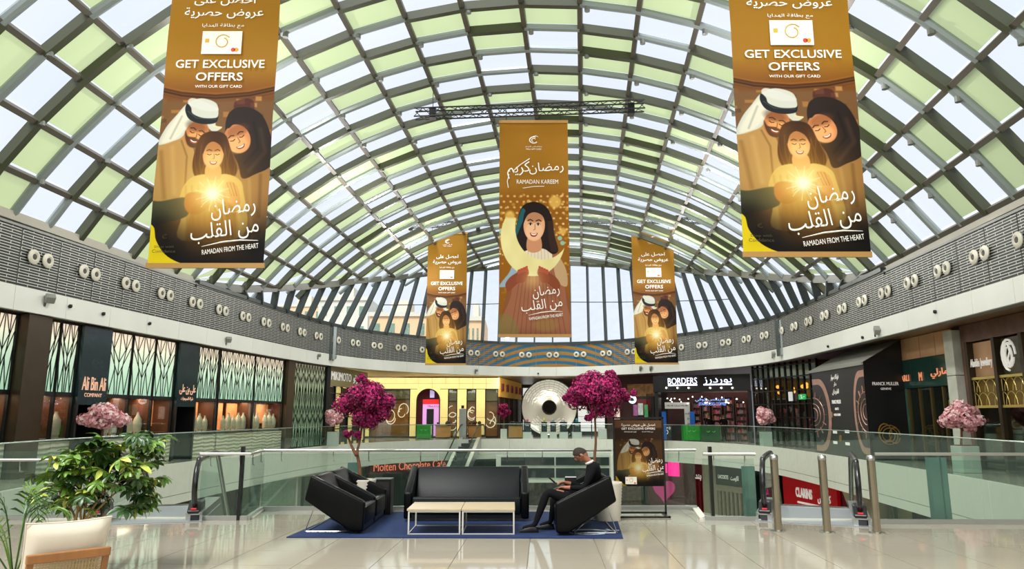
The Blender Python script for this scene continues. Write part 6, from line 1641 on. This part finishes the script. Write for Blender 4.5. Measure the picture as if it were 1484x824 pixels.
# nozzle pairs on the screens, small flood lights and spots on the fascia
M_noz=mat('nozzle_white',rgb(226,222,206),.4); M_nozd=mat('nozzle_core',rgb(70,66,58),.5)
noz=None; nozn=0
def wallnode(s,z,off=0):
    s=max(0,min(BL[-1]-1e-3,s)); i=0
    while BL[i+1]<s: i+=1
    f=(s-BL[i])/(BL[i+1]-BL[i]); p=BANDm[i].lerp(BANDm[i+1],f); d=(BANDm[i+1]-BANDm[i]).normalized(); nr=Vector((-d.y,d.x,0)); q=p+nr*off
    w=mw(q.x,q.y,z); dw=(mw(d.x,d.y)-mw(0,0)); return w,math.atan2(dw.y,dw.x)
side=lambda s: 'left' if s<MIDL-9 else ('right' if s>MIDL+9 else 'far')
NSP=2.05; kpairs=range(-20,21)
proto=None
for k in kpairs:
    s=MIDL+k*NSP; w,a=wallnode(s,6.12)
    if w.y<11: continue
    for dd in (-.27,.27):
        w,a=wallnode(s+dd,6.12,-.05)
        if proto is None:
            e=empty('air_nozzle',w,a); m=MB(); m.lathe([(.10,-.02),(.21,0),(.215,.03),(.18,.06),(.12,.075),(.105,.05)],18,M=RM); m.build('nozzle_ring',M_noz,e,smooth=R(50)); m=MB(); m.lathe([(0,.02),(.112,.03),(.085,.05),(0,.055)],12,M=RM); m.build('nozzle_core',M_nozd,e,smooth=True); proto=e
        else: e=copy_tree(proto); e.location=w; e.rotation_euler=(0,0,a)
        LB='%s nozzle of the %s'%('left' if dd<0 else 'right','middle pair on the striped screen' if k==0 else '%s pair %s of the striped screen centre'%(ORD[abs(k)-1],'left' if k<0 else 'right'))
        tag(e,LB or {'left':'round white air nozzle, one of the pairs along the left slotted screen','right':'round white air nozzle, one of the pairs along the right slotted screen','far':'round white air nozzle on the striped screen at the far end'}[side(s)],'air nozzle','air nozzles on the %s screens'%side(s))
fl=[(70,437,.34),(330,495,.3),(484,519,.28),(690,538,.22),(928,534,.2),(943,534,.2),(1121,515,.32),(1272,482,.42),(462,517,.2)]
FCB=tow(BANDm,0,0)
names=['above the bronze column at the left','above the six green art panels','beside the wall downpipe at the left','over the yellow boutique','over the coffee shop, left of its pair','over the coffee shop, right of its pair','beside the wall downpipe at the right','above the black watch booth','left of the wall downpipe at the left']
for (px,py,sz),nm in zip(fl,names):
    p=hitcurve(FCB,px,py); r=ray(px,py); t=p.y/r[1]; z=EYE+r[2]*t; a=math.atan2(-p.x,p.y)
    e=empty('flood_light',(p.x,p.y,z),0 if False else -math.atan2(p.x,p.y),label='small grey flood light on the white fascia '+nm,cat='flood light')
    sz*=.75; m=MB(); m.prism([(-.32,-sz*.2),(-.26,sz*.5),(-.1,sz*.3),(-.1,-sz*.5)],-sz*.5,sz*.5,M=Matrix(((0,0,1,0),(1,0,0,0),(0,1,0,0),(0,0,0,1)))); o=m.build('lamp_head',mat('flood_grey',rgb(150,150,144),.4),e,bevel=.02); o.rotation_euler=(R(-25),0,R(12)); m=MB(); m.bar((-sz*.3,-.14,0),(-sz*.3,.0,0),.06,.3); m.build('bracket',M_mul,e)
for px,py in ((102,444),(217,469),(1200,502),(1355,452),(1250,489),(150,455),(780,541),(860,541)):
    p=hitcurve(FCB,px,py); r=ray(px,py); t=p.y/r[1]; z=EYE+r[2]*t
    e=empty('dome_camera',(p.x,p.y,z),-math.atan2(p.x,p.y),label='tiny dark dome camera on the white fascia '+('at the far left' if px<120 else 'left of the second shop sign' if px<160 else 'above the second shop sign' if px<300 else 'above the mirror disc' if px<800 else 'above the coffee shop tree' if px<900 else 'left of the booth awning' if px<1210 else 'right of the booth awning' if px<1300 else 'above the marble pier'),cat='camera')
    m=MB(); m.box(-.05,.05,-.05,0,-.03,.06); m.build('mount',M_mul,e); m=MB(); m.ball((0,-.08,0),.06); m.build('dome',M_black,e,smooth=True)
for px,y0,y1,lab in ((482,474,522,'grey downpipe box on the left band beside the pearl shop'),(1130,464,516,'grey downpipe box on the right band beside the gridded front')):
    p=hitcurve(FCB,px,(y0+y1)/2); e=empty('downpipe',(p.x,p.y,0),-math.atan2(p.x,p.y),label=lab,cat='downpipe'); r0=ray(px,y0); r1=ray(px,y1); z1=EYE+r0[2]*p.y/r0[1]; z0=EYE+r1[2]*p.y/r1[1]
    box('pipe_box',M_mul,e,-.2,-.02,-.3,-.05,z0,z1); box('pipe_box',M_tube,e,.03,.2,-.3,-.05,z0+.05,z1)
# ================================================================ trees, plants, kiosks, street beyond the glass
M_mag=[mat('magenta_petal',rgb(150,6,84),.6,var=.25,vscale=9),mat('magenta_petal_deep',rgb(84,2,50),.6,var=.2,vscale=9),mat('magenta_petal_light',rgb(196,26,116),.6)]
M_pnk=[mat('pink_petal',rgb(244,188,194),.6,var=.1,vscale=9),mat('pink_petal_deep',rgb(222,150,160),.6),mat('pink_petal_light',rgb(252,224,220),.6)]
M_bark=mat('bark',rgb(108,70,44),.8,var=.3,vscale=20,bump=.5,bscale=60)
M_potw=mat('white_pot',rgb(216,220,214),.4)
def blossom(parent,c,rx,rz,n,mats,seed,size,lumps=16,ry=None):
    rd=random.Random(seed); ry=ry or rx; L=[]
    for k in range(lumps):
        a=rd.uniform(0,2*PI); b=rd.uniform(-1,1); q=math.sqrt(1-b*b); f=rd.uniform(.35,.72)
        L.append((Vector((c.x+rx*f*q*math.cos(a),c.y+ry*f*q*math.sin(a),c.z+rz*f*b)),rd.uniform(.28,.42)))
    m=MB()
    for k in range(n):
        lc,lr=L[k%lumps]; d=Vector((rd.gauss(0,1),rd.gauss(0,1),rd.gauss(0,1))).normalized(); r=lr*(rd.uniform(.55,1.05)); p=lc+Vector((d.x*rx*r,d.y*ry*r,d.z*rz*r*1.1))
        t=d.cross(Vector((rd.gauss(0,1),rd.gauss(0,1),rd.gauss(0,1)))).normalized(); b=t.cross((d+t*rd.uniform(-.6,.6)).normalized()).normalized(); s=size*rd.uniform(.7,1.3)
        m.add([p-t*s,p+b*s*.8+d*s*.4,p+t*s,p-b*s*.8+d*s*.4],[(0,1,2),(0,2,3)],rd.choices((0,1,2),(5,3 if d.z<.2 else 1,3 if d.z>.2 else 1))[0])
    return m.build('blossoms',mats,parent,kind='stuff')
def flower_tree(px,pyc,rpx,rpy,Y,base,trunk,lab,mats,seed,n=6000,size=.028,cat='tree',extra=()):
    c=at(px,pyc,Y); k=Y/FOC*1.0; rx=rpx*k; rz=rpy*k; e=empty('blossom_tree',(c.x,Y,0),label=lab,cat=cat)
    cl=Vector((0,0,c.z)); blossom(e,cl,rx,rz,n,mats,seed,size,16 if seed<4 else 24)
    for q,(ex_,ez_,er) in enumerate(extra):
        v=at(ex_,ez_,Y); blossom(e,Vector((v.x-c.x,0,v.z)),er*k,er*k,int(n*.12),mats,seed+q+7,size,5)
    for t in trunk:
        pts=[at(a,b,Y) for a,b in t]; pts=[Vector((v.x-c.x,.02*i_,max(v.z,base))) for i_,v in enumerate(pts)]
        pts=catmull(pts,4); r0=.036*max(.5,rx/.6); MB().tube(pts,[r0*(1-.5*i_/len(pts)) for i_ in range(len(pts))],8).build('trunk',M_bark,e,smooth=True)
    rd=random.Random(seed)
    m=MB()
    for q in range(7):
        a=q*.9; m.tube([Vector((0,0,c.z-rz*.9)),Vector((rx*.3*math.cos(a),rx*.3*math.sin(a),c.z-rz*.2)),Vector((rx*.65*math.cos(a),rx*.65*math.sin(a),c.z+rz*.3))],[.014,.01,.005],5)
    m.build('branches',M_bark,e); return e
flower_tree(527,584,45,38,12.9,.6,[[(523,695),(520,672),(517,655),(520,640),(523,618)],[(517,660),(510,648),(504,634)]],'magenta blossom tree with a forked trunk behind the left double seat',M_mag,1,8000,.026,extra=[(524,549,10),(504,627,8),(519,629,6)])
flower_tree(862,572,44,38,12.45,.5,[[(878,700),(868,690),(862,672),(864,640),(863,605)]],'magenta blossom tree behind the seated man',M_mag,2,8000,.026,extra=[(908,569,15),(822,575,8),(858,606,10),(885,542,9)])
flower_tree(730,596,12,11,54.8,.75,[[(730,626),(730,610),(729,600)]],'small magenta tree in a white box far off by the mirror disc',M_mag,3,1500,.07)
e=empty('planter',(at(730,630,54.8).x,54.8,0),label='white square planter under the small far magenta tree',cat='planter'); box('pot',M_potw,e,-.24,.24,-.24,.24,0,.72,bevel=.02)
e=empty('planter',(at(873,630,54.4).x,54.4,0),label='white square planter without a tree right of the kiosk cubes',cat='planter'); box('pot',M_potw,e,-.3,.3,-.24,.24,0,.75,bevel=.02)
FL=tow(FACm,0,-.55); FR=tow(FACm,0,.55)
for C_,px,py,rx,ry,seed,lab in ((FL,147,604,36,20,4,'pale pink blossom tree before the first dark sign panel on the left gallery'),(FL,484,604,14,13,5,'pale pink blossom tree beside the tall leaded panel'),(FR,1108,602,15,13,6,'pale pink blossom tree before the gridded shopfront'),(FR,1393,603,31,23,7,'pale pink blossom tree before the wood framed jewellery front')):
    p=hitcurve(C_,px,py); k=p.y/FOC
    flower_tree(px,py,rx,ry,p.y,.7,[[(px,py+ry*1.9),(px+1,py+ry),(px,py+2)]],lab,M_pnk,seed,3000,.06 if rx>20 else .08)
    e=empty('planter',(p.x,p.y,0),label='planter box under the '+lab.split(' before')[0].split(' beside')[0]+(' before the first sign panel' if seed==4 else ' beside the tall panel' if seed==5 else ' by the gridded front' if seed==6 else ' by the wood framed front'),cat='planter'); box('pot',mat('pale_green_planter',rgb(170,190,176),.3),e,-.28,.28,-.28,.28,0,.8,bevel=.02); box('soil',M_bark,e,-.22,.22,-.22,.22,.8,.83)
# ---- schefflera with whorled leaves
M_lf=[mat('leaf_dark_green',rgb(42,74,28),.35,var=.25,vscale=6),mat('leaf_mid_green',rgb(92,128,42),.35,var=.2,vscale=6),mat('leaf_yellow_green',rgb(178,188,84),.4,var=.2,vscale=6)]
def whorl(nl,mt,seed):
    rd=random.Random(seed); m=MB()
    for k in range(nl):
        a=2*PI*k/nl+rd.uniform(-.15,.15); L=rd.uniform(.105,.14); w=.026; dr=rd.uniform(.25,.5); prof=[(.02,0,0),(.35,.8,.05),(.65,1,.25),(.88,.6,.6),(1,0,.9)]
        vs=[]
        for f,ww,d in prof:
            r=f*L; z=-d*L*dr*1.4+.01; c=Vector((r*math.cos(a),r*math.sin(a),z)); s_=Vector((-math.sin(a),math.cos(a),0))*w*ww
            vs+=[c-s_+Vector((0,0,.004)),c-Vector((0,0,.004)),c+s_+Vector((0,0,.004))]
        m.add(vs,[(3*i+j,3*i+j+1,3*i+3+j+1,3*i+3+j) for i in range(4) for j in (0,1)],1 if (mt==2 and k%2) else 0)
    m.tube([(0,0,-.10),(0,0,0)],.003,4)
    me=bpy.data.meshes.new('leaf'); me.from_pydata(m.v,[],m.f); me.materials.append(M_lf[mt]); me.materials.append(M_lf[1]); me.polygons.foreach_set('material_index',m.m); me.polygons.foreach_set('use_smooth',[True]*len(me.polygons)); return me
WH=[whorl(8,0,1),whorl(9,1,2),whorl(8,2,3),whorl(7,0,4)]
SY=8.3; sc_=at(120,700,SY); pl=empty('leafy_plant',(sc_.x,SY,0),label='large umbrella plant with glossy whorled leaves behind the lounge chair',cat='plant')
rd=random.Random(21); tips=[]
blobs=[((118,668),34,24,34),((150,690),36,30,36),((90,705),30,24,22),((196,690),26,34,32),((205,640),26,16,18),((120,728),44,12,16),((150,648),20,14,14),((192,730),24,14,10)]
for (cx,cy),rx,ry,nn in blobs:
    for k in range(nn):
        a=rd.uniform(0,2*PI); q=math.sqrt(rd.uniform(.1,1)); px=cx+rx*q*math.cos(a); py=cy+ry*q*math.sin(a); v=at(px,py,SY); v=Vector((v.x-sc_.x,rd.uniform(-.32,.32),v.z)); tips.append((v,q))
for v,q in tips:
    o=bpy.data.objects.new('leaf',rd.choices(WH,(3,3,2,2))[0]); COL.objects.link(o); o.parent=pl; o.location=v; s=rd.uniform(.75,1.25); o.scale=(s,s,s); o.rotation_euler=(rd.uniform(-.7,.35),rd.uniform(-.6,.6),rd.uniform(0,6.3))
stem=MB(); stm=MB()
for (cx,cy),rx,ry,nn in blobs:
    v=at(cx,cy,SY); t=Vector((v.x-sc_.x,0,v.z)); b=Vector((rd.uniform(-.08,.12),rd.uniform(-.08,.08),.42)); pts=catmull([b,b.lerp(t,.5)+Vector((rd.uniform(-.04,.04),0,.05)),t],5); MB().tube(pts,[.014*(1-.5*i_/len(pts)) for i_ in range(len(pts))],6).build('stem',mat('stem_tan',rgb(150,124,76),.7),pl)
m=MB()
for v,q in tips[::3]:
    b=min([at(cx,cy,SY) for (cx,cy),_,_,_ in blobs],key=lambda w:(Vector((w.x-sc_.x,0,w.z))-v).length); m.tube([Vector((b.x-sc_.x,0,b.z)),v+Vector((0,0,-.08))],.004,4)
m.build('leaf_stalks',_M['stem_tan'],pl)
m=MB(); m.lathe([(.15,0),(.2,.4),(.22,.44),(.2,.44),(.18,.4),(0,.4)],24); m.build('pot',M_black,pl,smooth=R(40))
# ---- areca palm, lower left corner
ap=at(40,800,6.9); pm=empty('palm_plant',(ap.x-.1,6.9,0),label='feathery palm fronds at the lower left corner',cat='plant')
for k,(tx,tz,ty) in enumerate(((-.55,.62,.1),(-.35,.9,-.15),(.05,.95,.1),(.22,.9,-.1),(-.15,.55,-.4),(-.75,.4,.0),(.3,.72,.25))):
    b=Vector((0,0,.25)); pts=catmull([b,Vector((tx*.35,ty*.4,.25+tz*.72)),Vector((tx*.75,ty*.8,.25+tz*.82)),Vector((tx*1.15,ty*1.2,.25+tz*.55))],6)
    m=MB(); m.tube(pts,[.008*(1-.7*i_/len(pts)) for i_ in range(len(pts))],5)
    for i_ in range(5,len(pts)-1):
        d=(pts[i_+1]-pts[i_-1]).normalized(); sd_=d.cross(Vector((0,0,1))).normalized()
        for s in (-1,1):
            L=.24*math.sin(PI*(.15+.8*i_/len(pts))); e1=pts[i_]+(sd_*s*.75+d*.55).normalized()*L*.6+Vector((0,0,-.01)); e2=pts[i_]+(sd_*s*.7+d*.6).normalized()*L+Vector((0,0,-.07)); w=d*.011
            m.add([pts[i_]-w*.4,pts[i_]+w*.4,e1+w,e1-w,e2],[(0,1,2,3),(3,2,4)])
    m.build('frond',M_lf[0 if k%2 else 1],pm)
m=MB(); m.lathe([(.12,0),(.16,.3),(.14,.3),(0,.27)],18); m.build('pot',M_black,pm,smooth=R(40))
# ---- far gallery kiosks and boxes
SLB=tow(SL,0,.4)
def fb(px0,px1,py0,py1,Y,dep,m_,name,lab,cat,**k):
    Y=max([Y]+[h_.y for h_ in (hitcurve(SLB,px0,620),hitcurve(SLB,px1,620)) if h_])
    a=at(px0,py1,Y); b=at(px1,py1,Y); zt=at(px0,py0,Y).z; e=empty(name,((a.x+b.x)/2,Y,0),label=lab,cat=cat,**k); w=b.x-a.x
    return e,w,zt
M_gr=mat('green_box',rgb(24,160,34),.5,var=.1); M_gr2=mat('green_box_dark',rgb(8,84,30),.5); M_wd=mat('kiosk_wood',rgb(184,132,62),.4,var=.12,stretch=(1,1,8))
for px0,px1,Y,mt,lab in ((603.5,624,54.0,M_gr,'bright green counter box before the arched boutique'),(991,1015,47.4,M_gr,'bright green counter box before the bookshop'),(1018,1045,46.6,M_gr2,'dark green counter box right of the bright one before the bookshop')):
    e,w,zt=fb(px0,px1,617,636,Y,.5,mt,'counter_box',lab,'counter'); zt=1.02
    box('counter_body',mt,e,-w/2,w/2,0,.6,.06,zt,bevel=.01); box('counter_plinth',M_black,e,-w/2+.05,w/2-.05,.05,.55,0,.06); box('side_label',M_potw,e,w/2,w/2+.02,.05,.5,.3,.95)
    m=MB()
    for q in (-.5,.1): m.tube([(w*q*.5,-.02,.7),(w*q*.5+.1,-.02,.62),(w*q*.5+.2,-.02,.72)],.02,4)
    m.build('swirl_print',mat('pale_green_print',rgb(120,220,110),.5),e)
for px0,px1,Y,lab in ((631,652,55.2,'wooden kiosk counter left of the grey pillar'),(677,697,55.4,'wooden kiosk counter right of the grey pillar'),(737,757,54.6,'wooden kiosk counter behind the small magenta tree')):
    e,w,zt=fb(px0,px1,617,636,Y,.5,M_wd,'kiosk_counter',lab,'counter'); 
    box('counter_body',M_wd,e,-w/2,w/2,0,.7,.1,.95); box('counter_top',M_black,e,-w/2-.05,w/2+.05,-.05,.75,.95,1.0); box('toe_kick',M_black,e,-w/2+.05,w/2-.05,.05,.65,0,.1)
    rd=random.Random(int(px0)); m=MB()
    for q in range(7): x=rd.uniform(-w/2+.1,w/2-.1); m.ball((x,.3+rd.uniform(-.2,.2),1.1+rd.uniform(0,.12)),rd.uniform(.08,.14),n=8,m=5)
    m.build('counter_goods',mat('kiosk_goods',rgb(46,44,34),.6,var=.5,vscale=9),e,kind='stuff')
e,w,zt=fb(665,675,592,637,53.8,.4,M_potw,'display_pillar','pale grey pillar with a black screen above the far escalator','pillar'); box('pillar_body',mat('pillar_grey',rgb(190,196,196),.4),e,-w/2,w/2,0,.35,0,zt); box('pillar_screen',M_black,e,-w*.2,w*.2,-.02,0,zt+.02,zt+.25)
for k,(a,b) in enumerate(((759,769),(785,793),(798,806),(812,822),(831,842))):
    e,w,zt=fb(a,b,612,637,53.6,.4,M_black,'kiosk_cube',['first','second','third','fourth','fifth'][k]+' dark lettered display cube from the left before the mirror disc','display cube'); 
    box('plinth',M_potw,e,-w*.62,w*.62,-.05,.55,0,.5); box('cube',mat('kiosk_cube_dark',rgb(22,34,40),.3),e,-w/2,w/2,0,.5,.5,1.24); text('cube_lettering','Valley',M_wtext,e,0,.98,w*.6,.12,y=-.01,ext=.004)
    m=MB(); m.lathe([(.08,1.24),(.1,1.4),(.04,1.5),(.0,1.52)],10,(0,.2,0)); m.build('display_item',mat('display_item_%d'%k,rgb(*[(200,120,140),(190,200,90),(160,170,170),(220,210,200),(40,160,170)][k]),.4),e)
e,w,zt=fb(965,1001,582,620,49.0,.3,M_potw,'board_frame','white L shaped notice frame with black lettering before the bookshop','notice board'); zt=at(965,582,49).z; zl=at(965,591.5,49).z
box('top_board',M_potw,e,-w/2,w/2,0,.1,zl,zt); box('side_board',M_potw,e,w*.28,w/2,0,.1,.1,zl)
for r_,(s_,x,w_) in enumerate((('HK HK CALLS HK HK',0,w*.85),('FF FF',w*.39,w*.16),('FF',w*.42,w*.08),('FF',w*.42,w*.08))): text('board_lettering','■ ■ ■■■ ■ ■' if False else s_,M_black,e,x,(zl+zt)/2 if r_==0 else zl-.35*r_,w_,.12,y=-.01,ext=.004)
box('green_leaves',M_lf[1],e,w*.15,w*.4,-.3,-.1,.3,1.1)
for a,b,Y,lab in ((959,966,50.4,'blue upright display left of the white notice frame'),(1001.5,1007.5,49.9,'blue upright display right of the white notice frame')):
    e,w,zt=fb(a,b,596,622,Y,.3,M_blue,'blue_stand',lab,'display'); box('stand_panel',mat('royal_blue',rgb(24,84,160),.4,emit=.25),e,-w/2,w/2,0,.2,0,at(a,596,Y).z); box('stand_foot',M_black,e,-w/2-.05,w/2+.05,-.05,.3,0,.06)
e,w,zt=fb(957,973,617,628,46.0,.1,M_black,'degree_sign','black low sign reading 115 in white right of the poster stand','sign'); box('sign_board',M_black,e,-w/2-.2,w/2+.2,0,.08,.25,1.0); text('sign_digits','115°',M_wtext,e,0,.68,w*.85,.5,y=-.01,ext=.01)
for a,b,y0,y1,Y,lab in ((838,856,588,612,66,'bright white shop window behind the second magenta tree'),(858,876,592,610,66,'bright white shop window left of the coffee shop'),(758,772,562,600,72,'dim lit shop window behind the left rim of the mirror disc')):  # glowing white panels added as the bright shop windows behind the disc
    p=at(a,y1,Y); q_=at(b,y0,Y); e=empty('lit_shop_window',((p.x+q_.x)/2,Y,0),label=lab,cat='window display'); w=q_.x-p.x
    box('light_panel',mat('lit_white',rgb(236,236,230),.5,emit=.9,var=.12,vscale=2),e,-w/2,w/2,0,.05,.3,q_.z); box('panel_frame',M_frame,e,-w/2-.1,w/2+.1,.06,.2,0,q_.z+.15)
    for k in range(3): box('display_shelf',M_frame,e,-w/2,w/2,-.12,0,.6+.5*k,.63+.5*k)
# ---- town beyond the clerestory
M_sand=mat('sand_render',rgb(226,190,148),.8,var=.06,vscale=.1); M_pale=mat('pale_render',rgb(206,204,190),.8,var=.05,vscale=.1)
for px0,px1,py,Y,mt,lab in ((536,622,452,100,M_sand,'sandy flat roofed building beyond the glazing left of the left small banner'),(462,534,430,120,M_pale,'pale grey building beyond the glazing at the far left'),(405,470,440,150,M_sand,'low sandy building beyond the glazing at the left end'),(676,702,458,95,M_sand,'sandy block beyond the glazing left of the moon banner')):
    a=at(px0,py,Y); b=at(px1,py,Y); e=empty('town_building',((a.x+b.x)/2,Y,LOWZ),label=lab,cat='building'); w=b.x-a.x; h=a.z-LOWZ
    box('wall',mt,e,-w/2,w/2,0,14,0,h); box('parapet',M_pale,e,-w/2-.2,w/2+.2,-.2,0,h-.6,h); box('roof_box',M_pale,e,-w*.2,w*.12,3,8,h,h+2.2)
    for q in range(4):
        for r_ in range(2): box('window',M_gwin,e,-w/2+w*(q+.3)/4,-w/2+w*(q+.7)/4,-.05,0,h-3.2-3.4*r_,h-1.6-3.4*r_)
